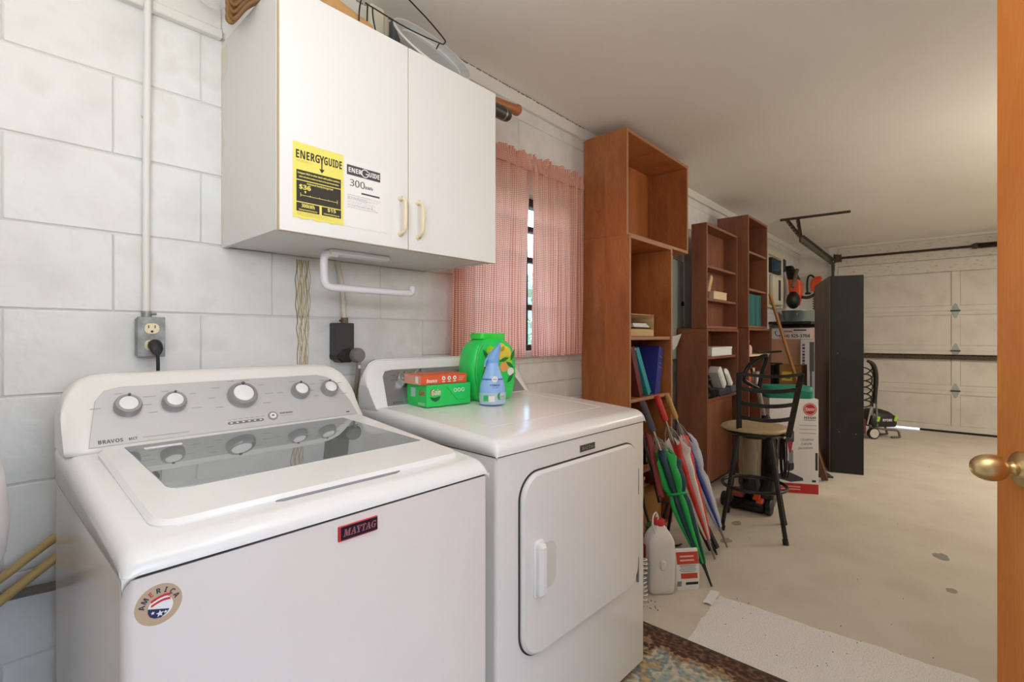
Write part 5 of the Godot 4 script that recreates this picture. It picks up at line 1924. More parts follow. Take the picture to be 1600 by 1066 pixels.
	for q in [[0.03, 0.145, 0.3], [0.058, 0.125, -0.6], [-0.03, 0.15, 1.9], [0.0, 0.10, 2.4], [0.06, 0.075, 0.9], [0.07, 0.16, 1.2], [-0.045, 0.13, 0.8], [-0.05, 0.165, 2.2], [-0.055, 0.10, 1.4]]:
		var a: float = q[2]
		var d := Vector2(cos(a), sin(a))
		var n := Vector2(-d.y, d.x)
		var c := Vector2(q[0], q[1])
		var lv := mb()
		lv.prism(PackedVector2Array([c - d * 0.022, c - n * 0.007 - d * 0.006, c - n * 0.006 + d * 0.008, c + d * 0.024, c + n * 0.006 + d * 0.008, c + n * 0.007 - d * 0.006]), 0.0009, Transform3D(Basis(), Vector3(0, 0, zf + 0.0016)))
		part(t, "leaf_print", lv, leaf_green)
	# blue trigger bottle
	var s := thing("spray_bottle", "pale blue fabric freshener spray bottle standing before the green tub", "spray bottle", Vector3(1.222, 0.9305, 0.437), -0.55)
	var prof := [[0.0, 0.040, 0.030], [0.004, 0.045, 0.034], [0.03, 0.0465, 0.035], [0.06, 0.045, 0.034], [0.085, 0.038, 0.030], [0.11, 0.029, 0.025], [0.132, 0.022, 0.020], [0.145, 0.0195, 0.0185]]
	var rr := []
	for q in prof:
		rr.append(ell_ring(0.0, q[0], 0.0, q[1], q[2]))
	var bb := mb()
	bb.loft(rr, true, false)
	part(s, "bottle_body", bb, M.blue_bottle)
	var hd := mb()
	var hr := []
	for q in [[0.143, 0.0, 0.0215, 0.0195], [0.156, 0.0, 0.0225, 0.020], [0.166, 0.003, 0.022, 0.018], [0.180, 0.010, 0.017, 0.015], [0.193, 0.017, 0.011, 0.011], [0.206, 0.024, 0.006, 0.008], [0.212, 0.027, 0.003, 0.004]]:
		hr.append(ell_ring(q[1], q[0], 0.0, q[2], q[3]))
	hd.loft(hr, true, true)
	part(s, "trigger_head", hd, mat("7fb0ea", 0.3))
	var tg := mb()
	tg.tube(smooth_path([Vector3(-0.018, 0.160, 0.008), Vector3(-0.027, 0.148, 0.010), Vector3(-0.030, 0.130, 0.010)], 4), 0.004, 8)
	part(s, "trigger", tg, mat("7fb0ea", 0.3))
	var band := mb()
	var br := []
	for q in [[0.0850, 0.0388, 0.0308], [0.0900, 0.0372, 0.0297]]:
		br.append(ell_ring(0.0, q[0], 0.0, q[1], q[2]))
	band.loft(br, false, false)
	part(s, "label_band", band, M.blue_label)
	var emb := mb()
	emb.prism(circle(0.011, 20, Vector2(0, 0.088)), 0.0012, Transform3D(Basis(), Vector3(0, 0, 0.0302)), 0.0004)
	var em := part(s, "round_emblem", emb, M.white)
	lettering(s, "febreze", Vector3(0, 0.088, 0.0314), R, U, 0.0035, M.blue_label, 0.014)
	lettering(s, "FABRIC", Vector3(0, 0.068, 0.0345), R, U, 0.0068, mat("56688c", 0.5), 0.036)
	strip(s, "text_line", Vector3(0, 0.059, 0.0342), R, U, 0.022, 0.0025, mat("8f9cba", 0.5), 0.001)
	var low := mb()
	var lr := []
	for q in [[0.004, 0.0455, 0.0345], [0.03, 0.0470, 0.0355], [0.042, 0.0464, 0.0352]]:
		lr.append(ell_ring(0.0, q[0], 0.0, q[1], q[2]))
	low.loft(lr, false, false)
	part(s, "label_scene", low, mat("b7cfe0", 0.35))
	strip(s, "sofa_print", Vector3(-0.012, 0.022, 0.0352), R, U, 0.022, 0.02, M.white, 0.0008)
	strip(s, "green_print", Vector3(-0.030, 0.024, 0.0268), Vector3(0.8, 0, 0.6), U, 0.018, 0.02, mat("3fbf6d", 0.4), 0.0008)
	var lvp := mb()
	lvp.prism(circle(0.013, 18, Vector2(0.024, 0.030)), 0.001, Transform3D(Basis(Vector3.UP, 0.5), Vector3(-0.002, 0, 0.042)))
	part(s, "leaf_print", lvp, mat("2fa84a", 0.4))
	lettering(s, "Gain", Vector3(0.0265, 0.030, 0.0312), Vector3(0.87, 0, -0.49), U, 0.006, M.yellow, 0.016, "Droid Sans", 700, true)


func ell_ring(x: float, y: float, z: float, rx: float, rz: float, seg := 24) -> PackedVector3Array:
	var out := PackedVector3Array()
	for k in seg:
		var a := TAU * k / seg
		out.append(Vector3(x + rx * cos(a), y, z - rz * sin(a)))
	return out


func build_cabinet_top_items() -> void:
	var top := 2.0365
	# folded bundle of tan cord over the left edge
	var at := Vector3(0.54, top, 0.24)
	var c := thing("cord_bundle", "folded bundle of tan cord hanging over the wall cabinet's top left edge", "cord bundle", at)
	for i in 9:
		var b := mb()
		var dz := 0.0105 * (i % 3)
		var dy := 0.011 * int(i / 3)
		b.tube(smooth_path([Vector3(0.70, top + 0.006 + dy, 0.33 + dz * 0.5), Vector3(0.60, top + 0.012 + dy, 0.30 + dz), Vector3(0.53, top + 0.010 + dy, 0.265 + dz), Vector3(0.500, top - 0.006 + dy * 1.1, 0.235 + dz), Vector3(0.482, top - 0.034 + dy * 1.5, 0.205 + dz), Vector3(0.474, top - 0.040 + dy * 1.7, 0.195 + dz), Vector3(0.470, top - 0.030 + dy * 1.8 + 0.006, 0.186 + dz), Vector3(0.482, top - 0.006 + dy * 1.3 + 0.012, 0.19 + dz), Vector3(0.52, top + 0.03 + dy, 0.205 + dz), Vector3(0.60, top + 0.032 + dy, 0.22 + dz)], 6), 0.0055, 7)
		part(c, "strand", b, mat(["8a6236", "9c7443", "7b5630"][i % 3], 0.6))
	# clear bag behind it
	at = Vector3(0.44, 2.07, 0.10)
	var w := MB.new(at)
	var rings := []
	for i in 10:
		var v := i / 9.0
		var ring := PackedVector3Array()
		for k in 18:
			var a := TAU * k / 18
			var r := 0.075 * sin(PI * clampf(v * 0.9 + 0.08, 0, 1)) * (1.0 + 0.22 * sin(a * 3.0 + v * 7.0) + 0.12 * sin(a * 7.0 + v * 11.0))
			ring.append(Vector3(0.455 + r * cos(a) * 0.95, 2.068 + 0.20 * v, 0.115 - r * sin(a) * 0.8))
		rings.append(ring)
	w.loft(rings, true, true)
	one_mesh("plastic_bag", w, M.clear_plastic, at, "crumpled clear plastic bag resting on the white ledge left of the wall cabinet", "plastic bag")
	# tan kraft roll further right
	at = Vector3(0.72, top, 0.30)
	var kr := thing("paper_roll", "tan paper roll lying on the wall cabinet near the wire hanger", "paper roll", at)
	var kb := mb()
	kb.tube([Vector3(0.655, top + 0.028, 0.362), Vector3(0.80, top + 0.026, 0.330)], 0.026, 16)
	part(kr, "roll", kb, mat("c79a62", 0.7))
	var kc := mb()
	kc.tube([Vector3(0.799, top + 0.026, 0.3303), Vector3(0.802, top + 0.026, 0.3296)], 0.012, 12)
	part(kr, "core", kc, M.wood_brown)
	# rolled white vinyl and a dark strip standing at the back
	at = Vector3(0.93, top, 0.12)
	var pr := thing("post", "peeling cream wooden post piece standing on the wall cabinet behind the hanger", "wood piece", at)
	bx(pr, "post_body", Vector3(0.955, top, 0.05), Vector3(1.01, 2.335, 0.105), mat("d9d3bd", 0.7), 0.004)
	bx(pr, "bead", Vector3(1.012, top, 0.06), Vector3(1.035, 2.335, 0.095), mat("cfc8ae", 0.7), 0.006)
	at = Vector3(1.06, top, 0.13)
	var ds := MB.new(at)
	ds.box(Vector3(1.050, top, 0.07), Vector3(1.082, 2.325, 0.10), 0.003)
	one_mesh("metal_strip", ds, mat("5d6066", 0.5), at, "upright dark gray strip on the wall cabinet beside the cream post piece", "strip")
	# wire hanger
	at = Vector3(0.92, top, 0.33)
	var h := thing("wire_hanger", "black wire clothes hanger lying tilted on top of the wall cabinet", "hanger", at)
	var hb := mb()
	hb.tube(smooth_path([Vector3(0.79, 2.075, 0.345), Vector3(0.795, 2.135, 0.34), Vector3(0.80, 2.14, 0.34), Vector3(0.95, 2.155, 0.315), Vector3(1.10, 2.178, 0.30), Vector3(1.125, 2.190, 0.298), Vector3(1.122, 2.203, 0.298), Vector3(1.05, 2.235, 0.30), Vector3(0.96, 2.262, 0.305), Vector3(0.90, 2.285, 0.31), Vector3(0.80, 2.20, 0.34), Vector3(0.76, 2.12, 0.36), Vector3(0.745, 2.04, 0.375)], 5), 0.0024, 6)
	hb.tube(smooth_path([Vector3(0.83, 2.060, 0.335), Vector3(0.815, 2.11, 0.338), Vector3(0.812, 2.14, 0.34)], 4), 0.0024, 6)
	hb.tube([Vector3(1.10, 2.178, 0.30), Vector3(1.085, 2.150, 0.302)], 0.0024, 6)
	part(h, "wire", hb, M.black_metal)
	# shallow round pan lying tilted
	at = Vector3(0.97, top, 0.25)
	var p := thing("round_pan", "gray enamel round pan lid tilted on top of the wall cabinet", "pan", at)
	var pb := mb()
	var tilt := Basis(Vector3(1, 0, 0), 0.9)
	var xf := Transform3D(tilt, Vector3(1.10, top + 0.116, 0.252))
	pb.lathe([Vector2(0.0, 0.0), Vector2(0.108, 0.0), Vector2(0.114, 0.006), Vector2(0.128, 0.020), Vector2(0.138, 0.026), Vector2(0.150, 0.026), Vector2(0.152, 0.023), Vector2(0.150, 0.020), Vector2(0.137, 0.018), Vector2(0.130, 0.004), Vector2(0.118, -0.006), Vector2(0, -0.006)], 40, xf)
	part(p, "pan_body", pb, mat("b9bcbc", 0.35, 0.2))
	var prm := mb()
	var rpts := []
	for i in 48:
		rpts.append(xf * Vector3(cos(TAU * i / 48) * 0.151, 0.0235, sin(TAU * i / 48) * 0.151))
	prm.tube(rpts, 0.0045, 6, false, true)
	rpts = []
	for i in 48:
		rpts.append(xf * Vector3(cos(TAU * i / 48) * 0.116, 0.008, sin(TAU * i / 48) * 0.116))
	prm.tube(rpts, 0.0035, 6, false, true)
	part(p, "rolled_rim", prm, mat("d8d6cf", 0.4))
	# two bats sticking out past the cabinet's right end
	at = Vector3(1.2, top, 0.26)
	var m := thing("baseball_bat", "dark metal baseball bat on the wall cabinet, its blunt end past the right side", "bat", at)
	var mm := mb()
	mm.lathe([Vector2(0, 0), Vector2(0.018, 0.0), Vector2(0.0235, 0.008), Vector2(0.026, 0.02), Vector2(0.026, 0.20), Vector2(0.022, 0.4), Vector2(0.014, 0.6), Vector2(0.014, 0.74), Vector2(0.024, 0.75), Vector2(0.022, 0.758), Vector2(0, 0.76)], 22, Transform3D(Basis(Vector3(0, 1, 0), Vector3(-1, 0.012, 0).normalized(), Vector3(0, 0, 1)), Vector3(1.492, top + 0.0275, 0.268)))
	part(m, "barrel", mm, mat("4b4a48", 0.3, 0.6))
	var mr := mb()
	mr.lathe([Vector2(0.0262, 0.03), Vector2(0.0266, 0.034), Vector2(0.0262, 0.038)], 22, Transform3D(Basis(Vector3(0, 1, 0), Vector3(-1, 0.012, 0).normalized(), Vector3(0, 0, 1)), Vector3(1.492, top + 0.0275, 0.268)))
	part(m, "band", mr, M.steel)
	at = Vector3(1.2, top, 0.22)
	var wbt := thing("baseball_bat", "wooden baseball bat on the wall cabinet, its rounded brown grip past the right side", "bat", at)
	var wb := mb()
	wb.lathe([Vector2(0, 0), Vector2(0.019, 0.001), Vector2(0.0245, 0.009), Vector2(0.024, 0.022), Vector2(0.0205, 0.036), Vector2(0.019, 0.10), Vector2(0.019, 0.25), Vector2(0.022, 0.45), Vector2(0.027, 0.62), Vector2(0.026, 0.70), Vector2(0.016, 0.72), Vector2(0, 0.722)], 22, Transform3D(Basis(Vector3(0, 1, 0), Vector3(-1, -0.085, 0.01).normalized(), Vector3(0, 0, 1)), Vector3(1.628, top + 0.116, 0.205)))
	part(wbt, "club", wb, M.bat)


# ---------------------------------------------------------------- umbrellas and the things on the floor

func umbrella(label: String, tip: Vector3, end: Vector3, cols: Array, r_max: float, ferrule: Material, grip: Material, grip_len: float, grip_r: float, tie: Material, twist: float, tip_len := 0.09, r_min := 0.014, flare := false) -> Node3D:
	var u := thing("umbrella", label, "umbrella", tip, 0.0, "folded umbrellas leaning on the tall bookcase")
	var ax := (end - tip).normalized()
	var len := (end - tip).length()
	var sx := ax.cross(Vector3(0, 0, 1)).normalized()
	var sy := ax.cross(sx)
	var P := func(s: float, a: float, r: float) -> Vector3: return tip + ax * s + (sx * cos(a) + sy * sin(a)) * r
	var f := mb()
	f.tube([P.call(0.0, 0, 0), P.call(tip_len * 0.7, 0, 0), P.call(tip_len + 0.02, 0, 0)], [0.0045, 0.007, 0.012], 10)
	part(u, "ferrule", f, ferrule)
	var s1 := len - grip_len - 0.09
	var radius := func(v: float) -> float:
		var q := r_min + (r_max - r_min) * pow(v, 0.85)
		if v > 0.9 and not flare:
			q *= 1.0 - 0.35 * (v - 0.9) / 0.1
		q *= 1.0 - (0.12 if flare else 0.30) * exp(-pow((v - 0.58) / 0.05, 2.0)) - 0.10 * exp(-pow((v - 0.82) / 0.05, 2.0))
		return q
	for k in 8:
		var b := mb()
		var rings := []
		for i in 23:
			var v := i / 22.0
			var s := lerpf(tip_len, s1, v)
			var ring := PackedVector3Array()
			for j in 7:
				var q := j / 6.0
				var a := TAU * (k + q) / 8.0 + twist * v
				var bulge := 0.74 + 0.34 * sin(PI * q) + 0.07 * sin(v * 23.0 + k * 2.1 + q * 4.0) * v
				var rr: float = radius.call(v)
				ring.append(P.call(s - (0.02 + 0.03 * ((k * 7) % 3)) * sin(PI * q) * pow(v, 8.0), a, rr * bulge))
			rings.append(ring)
		b.loft(rings, false, false, false)
		part(u, "panel", b, cols[k % cols.size()])
	var st := mb()
	st.tube([P.call(tip_len, 0, 0), P.call(len - grip_len + 0.01, 0, 0)], 0.006, 8)
	part(u, "shaft", st, M.steel)
	for k in 8:
		var rb := mb()
		rb.tube([P.call(s1 - 0.03, TAU * k / 8.0 + twist, r_max * 0.55), P.call(s1 + 0.03, TAU * k / 8.0 + twist, r_max * 0.32), P.call(s1 + 0.06, TAU * k / 8.0 + twist, 0.008)], 0.0018, 5)
		part(u, "rib", rb, M.steel)
	var gr := mb()
	gr.tube([P.call(len - grip_len, 0, 0), P.call(len - grip_len * 0.9, 0, 0), P.call(len - grip_len * 0.5, 0, 0), P.call(len - 0.006, 0, 0), P.call(len, 0, 0)], [grip_r * 0.8, grip_r, grip_r * 0.94, grip_r, grip_r * 0.7], 14)
	part(u, "grip", gr, grip)
	if tie:
		var tb := mb()
		var rr: float = radius.call(0.58)
		var pts := []
		for k in 16:
			pts.append(P.call(lerpf(tip_len, s1, 0.58) + 0.006 * sin(TAU * k / 16), TAU * k / 16, rr * 1.10))
		tb.tube(pts, 0.007, 6, false, true)
		part(u, "tie_strap", tb, tie)
	return u


func build_umbrellas() -> void:
	var g := umbrella("green and dark teal golf umbrella with a gray foam grip, nearest the dryer", Vector3(2.319, 0.004, 0.789), Vector3(2.452, 0.812, 0.372), [M.um_green, M.um_navy], 0.082, M.black, mat("4a4a4e", 0.8), 0.17, 0.017, M.um_green, 0.9, 0.10)
	g.get_child(0)
	umbrella("red and white striped golf umbrella with a red grip leaning on the bookcase", Vector3(2.615, 0.004, 0.70), Vector3(2.640, 0.826, 0.365), [M.um_red, M.um_white], 0.086, M.steel, M.red, 0.15, 0.018, null, 0.25, 0.10, 0.014, true)
	umbrella("blue and silver golf umbrella with a straight wooden grip, rightmost of the umbrellas", Vector3(2.806, 0.004, 0.699), Vector3(2.765, 0.824, 0.368), [M.um_silver, M.um_blue, M.um_silver], 0.066, M.steel, mat("c79a52", 0.5), 0.15, 0.015, null, 0.15, 0.11)
	# slim black umbrella behind the red one
	umbrella("slim black rolled umbrella standing behind the red and white striped one", Vector3(2.672, 0.004, 0.69), Vector3(2.695, 0.50, 0.40), [M.black, mat("232325", 0.6)], 0.030, mat("151515", 0.4), M.black, 0.1, 0.012, null, 0.5, 0.03, 0.028)
	# dark red folded cloth bag leaning on the bookcase
	var at := Vector3(2.33, 0.0, 0.55)
	var c := thing("folded_chair", "dark red folded camp chair fabric leaning at the bookcase beside the dryer", "folding chair", at)
	var b := mb()
	b.obox(Transform3D(Basis(Vector3(0.92, -0.38, 0).normalized(), Vector3(0.35, 0.85, -0.38).normalized(), Vector3(0.2, 0.3, 0.93).normalized()).orthonormalized(), Vector3(2.312, 0.52, 0.51)), Vector3(0.055, 0.32, 0.014), 0.006)
	part(c, "fabric", b, mat("741820", 0.6))
	var fr := mb()
	fr.tube([Vector3(2.46, 0.31, 0.54), Vector3(2.44, 0.012, 0.50)], 0.008, 8)
	fr.tube([Vector3(2.46, 0.31, 0.54), Vector3(2.255, 0.36, 0.56), Vector3(2.33, 0.70, 0.425)], 0.006, 8)
	fr.tube([Vector3(2.40, 0.325, 0.543), Vector3(2.36, 0.012, 0.47)], 0.008, 8)
	part(c, "frame", fr, M.black_metal)


func build_floor_items() -> void:
	# white jug with a red cap
	var j := thing("jug", "white plastic gallon jug with a red cap standing on the floor beside the dryer", "jug", Vector3(2.14, 0, 0.615), -0.75)
	var rings := []
	for q in [[0.0, 0.052, 0.044], [0.006, 0.058, 0.050], [0.03, 0.060, 0.052], [0.21, 0.060, 0.052], [0.235, 0.058, 0.050], [0.262, 0.046, 0.040], [0.285, 0.030, 0.028], [0.300, 0.021, 0.021]]:
		rings.append(rect_ring(0.0, q[0], 0.0, q[1], q[2]))
	var b := mb()
	b.loft(rings, true, true)
	part(j, "jug_body", b, M.jug)
	var cp := mb()
	cp.lathe([Vector2(0.024, 0.298), Vector2(0.025, 0.318), Vector2(0.022, 0.324), Vector2(0, 0.325)], 18)
	part(j, "cap", cp, M.red)
	var hn := mb()
	hn.tube(smooth_path([Vector3(0.0, 0.285, -0.03), Vector3(0.0, 0.29, -0.055), Vector3(0.0, 0.25, -0.07), Vector3(0.0, 0.19, -0.066), Vector3(0.0, 0.165, -0.05)], 5), 0.011, 10)
	part(j, "handle", hn, M.jug)
	var sp := mb()
	sp.prism(rrect(0.026, 0.046, 0.012, 5, Vector2(-0.005, 0.135)), 0.010, Transform3D(Basis(), Vector3(0, 0, 0.052)), 0.005, true)
	part(j, "molded_button", sp, M.jug)
	strip(j, "red_label", Vector3(-0.0605, 0.14, -0.02), Vector3(0, 0, 1), Vector3.UP, 0.03, 0.12, mat("c24a3c", 0.6), 0.0008)
	# pack behind it, red and white
	var p := thing("refill_pack", "red and white printed pack standing right of the white jug", "pack", Vector3(2.236, 0, 0.70), -0.72)
	p.scale = Vector3(0.9, 0.88, 0.9)
	var pk := mb()
	pk.loft([rect_ring(0.0, 0.0, 0.0, 0.062, 0.022), rect_ring(0.0, 0.06, 0.0, 0.065, 0.026), rect_ring(0.0, 0.16, 0.0, 0.064, 0.020), rect_ring(0.0, 0.205, -0.002, 0.062, 0.006)], true, true)
	part(p, "pack_body", pk, M.white)
	var R := Vector3.RIGHT
	var U := Vector3(0, 1, -0.12)
	strip(p, "red_top", Vector3(0.0, 0.165, 0.0190), R, Vector3(0, 1, -0.3), 0.118, 0.058, mat("c8432f", 0.55), 0.0012)
	strip(p, "red_band", Vector3(0.006, 0.075, 0.0268), R, U, 0.088, 0.026, mat("c8432f", 0.55), 0.0006)
	strip(p, "dark_band", Vector3(0.022, 0.035, 0.0256), R, Vector3(0, 1, 0.1), 0.066, 0.014, M.label_dark, 0.0008)
	strip(p, "bar_code", Vector3(-0.045, 0.035, 0.0256), R, Vector3(0, 1, 0.1), 0.022, 0.028, mat("8b8885", 0.6), 0.0008)
	for k in 4:
		strip(p, "text_line", Vector3(0.0, 0.125 - 0.009 * k, 0.0238 + 0.0007 * k), R, U, 0.09 - 0.012 * (k % 2), 0.003, mat("a09c98", 0.6), 0.0008)
	for k in 2:
		strip(p, "white_line", Vector3(-0.005, 0.173 - 0.018 * k, 0.0185 + 0.005 * k), R, Vector3(0, 1, -0.3), 0.075, 0.008, mat("e8b8ac", 0.6), 0.003)
	# blue tub of wipes, rolled rags, coiled white wire
	var at := Vector3(1.985, 0.0, 0.50)
	var t := thing("laundry_bottle", "white bottle with a blue label half hidden behind the dryer's right side", "bottle", at)
	var tb := mb()
	tb.lathe([Vector2(0, 0.0), Vector2(0.062, 0.0), Vector2(0.065, 0.01), Vector2(0.065, 0.21), Vector2(0.05, 0.25), Vector2(0.03, 0.27), Vector2(0.03, 0.30), Vector2(0, 0.30)], 24, Transform3D(Basis(), at))
	part(t, "bottle_body", tb, M.white)
	var tl := mb()
	tl.lathe([Vector2(0.0656, 0.06), Vector2(0.0662, 0.065), Vector2(0.0662, 0.20), Vector2(0.0656, 0.205)], 24, Transform3D(Basis(), at))
	part(t, "label_wrap", tl, mat("2d55b4", 0.5))
	at = Vector3(2.255, 0.0, 0.545)
	var t2 := thing("wipes_tub", "small blue and green wipes tub behind the red and white pack", "tub", at)
	var t2b := mb()
	t2b.lathe([Vector2(0, 0), Vector2(0.05, 0), Vector2(0.052, 0.2), Vector2(0.045, 0.225), Vector2(0, 0.235)], 22, Transform3D(Basis(), at))
	part(t2, "tub_body", t2b, mat("2f57b9", 0.5))
	var t2c := mb()
	t2c.lathe([Vector2(0.047, 0.222), Vector2(0.048, 0.245), Vector2(0.03, 0.25), Vector2(0, 0.25)], 22, Transform3D(Basis(), at))
	part(t2, "cap", t2c, mat("3f6d3a", 0.5))
	at = Vector3(2.035, 0.0, 0.665)
	var w := thing("wire_coil", "coiled white wire hanging down beside the white jug on the floor", "wire", at)
	var pts := []
	for i in 100:
		var a := i * 0.62
		pts.append(Vector3(1.985 + 0.02 * cos(a) + 0.006 * sin(i * 0.1), 0.012 + 0.0019 * i, 0.612 + 0.016 * sin(a)))
	var wb := mb()
	wb.tube(pts, 0.0028, 6)
	part(w, "coil", wb, M.white)
	var lp := mb()
	lp.tube(smooth_path([Vector3(2.06, 0.29, 0.635), Vector3(2.035, 0.33, 0.635), Vector3(2.05, 0.365, 0.63), Vector3(2.10, 0.365, 0.62), Vector3(2.12, 0.335, 0.62), Vector3(2.14, 0.31, 0.60), Vector3(2.18, 0.325, 0.585), Vector3(2.19, 0.30, 0.59), Vector3(2.165, 0.285, 0.60), Vector3(2.15, 0.305, 0.61)], 6), 0.0032, 6)
	part(w, "loop", lp, M.white)
	# in the bookcase's lowest bays, seen past the dryer
	at = Vector3(2.62, 0.019, 0.16)
	var bk := thing("carton", "tan carton on the bookcase's bottom board behind the umbrellas", "cardboard box", at)
	bx(bk, "carton_body", Vector3(2.47, 0.0195, 0.04), Vector3(2.66, 0.33, 0.28), M.card, 0.003)
	bx(bk, "flap", Vector3(2.466, 0.325, 0.27), Vector3(2.664, 0.345, 0.284), M.card_light, 0.002)
	at = Vector3(2.82, 0.019, 0.16)
	var b2 := thing("carton", "brown box standing right of the tan carton on the bookcase's bottom board", "cardboard box", at)
	bx(b2, "carton_body", Vector3(2.70, 0.0195, 0.05), Vector3(2.93, 0.22, 0.26), M.kraft, 0.003)
	bx(b2, "tape", Vector3(2.70, 0.2195, 0.14), Vector3(2.93, 0.221, 0.18), M.cream, 0.0)
	at = Vector3(2.55, 0.4005, 0.17)
	var bg := thing("tool_bag", "slouching black tool bag on the low bookcase shelf behind the umbrellas", "bag", at)
	var gb := mb()
	gb.loft([rect_ring(2.56, 0.4005, 0.17, 0.10, 0.09), rect_ring(2.56, 0.45, 0.17, 0.11, 0.10), rect_ring(2.565, 0.56, 0.165, 0.09, 0.08), rect_ring(2.57, 0.60, 0.16, 0.06, 0.05)], true, true)
	part(bg, "bag_body", gb, M.black)
	var gh := mb()
	gh.tube(smooth_path([Vector3(2.51, 0.59, 0.17), Vector3(2.53, 0.67, 0.18), Vector3(2.60, 0.67, 0.18), Vector3(2.62, 0.59, 0.17)], 5), 0.008, 8)
	part(bg, "handle", gh, M.black)
	at = Vector3(2.80, 0.4005, 0.17)
	var bn := thing("toolbox", "low brown wooden toolbox on the low bookcase shelf beside the black bag", "toolbox", at)
	open_box(bn, Vector3(2.82, 0.4005, 0.17), Vector3(0.22, 0.10, 0.18), 0.01, M.wood_dark_h)
	var bh := mb()
	bh.tube([Vector3(2.72, 0.53, 0.17), Vector3(2.92, 0.53, 0.17)], 0.010, 8)
	bh.box(Vector3(2.711, 0.402, 0.15), Vector3(2.721, 0.545, 0.19), 0.002)
	bh.box(Vector3(2.919, 0.402, 0.15), Vector3(2.929, 0.545, 0.19), 0.002)
	part(bn, "handle", bh, M.wood_dark_h)
	# folded gray rag and strap on the floor in front
	at = Vector3(2.25, 0.0, 0.40)
	var rg := thing("rag_pile", "stack of folded gray rags on a dark crate between dryer and bookcase", "rags", at)
	for i in 4:
		bx(rg, "rag", Vector3(2.12 + 0.008 * i, 0.2305 + 0.035 * i, 0.30 + 0.01 * i), Vector3(2.27 - 0.006 * i, 0.2655 + 0.035 * i, 0.44 - 0.01 * i), mat(["b9b7b4", "a9a8a8", "c2c0bb", "8f8f92"][i], 0.9), 0.014)
	at = Vector3(2.25, 0.0, 0.405)
	var cr := thing("crate", "dark plastic crate under the folded gray rags", "crate", at)
	open_box(cr, Vector3(2.19, 0.0, 0.37), Vector3(0.20, 0.22, 0.18), 0.008, M.black)
	bx(cr, "lid", Vector3(2.088, 0.2205, 0.278), Vector3(2.292, 0.230, 0.462), M.black, 0.003)
	at = Vector3(2.52, 0.0, 0.42)
	var sp2 := thing("strap", "black strap hanging from the low bookcase shelf behind the green umbrella", "strap", at)
	var sb := mb()
	var sr := []
	for q in smooth_path([Vector3(2.47, 0.50, 0.335), Vector3(2.475, 0.40, 0.345), Vector3(2.49, 0.25, 0.36), Vector3(2.52, 0.10, 0.40), Vector3(2.60, 0.012, 0.46), Vector3(2.66, 0.008, 0.50)], 5):
		sr.append(line_ring([q + Vector3(-0.014, 0, 0.002), q + Vector3(0.014, 0, 0), q + Vector3(0.014, 0.003, -0.003), q + Vector3(-0.014, 0.003, -0.001)]))
	sb.loft(sr, true, true)
	part(sp2, "webbing", sb, M.black)


# ---------------------------------------------------------------- stool, vacuum cleaner, boxes

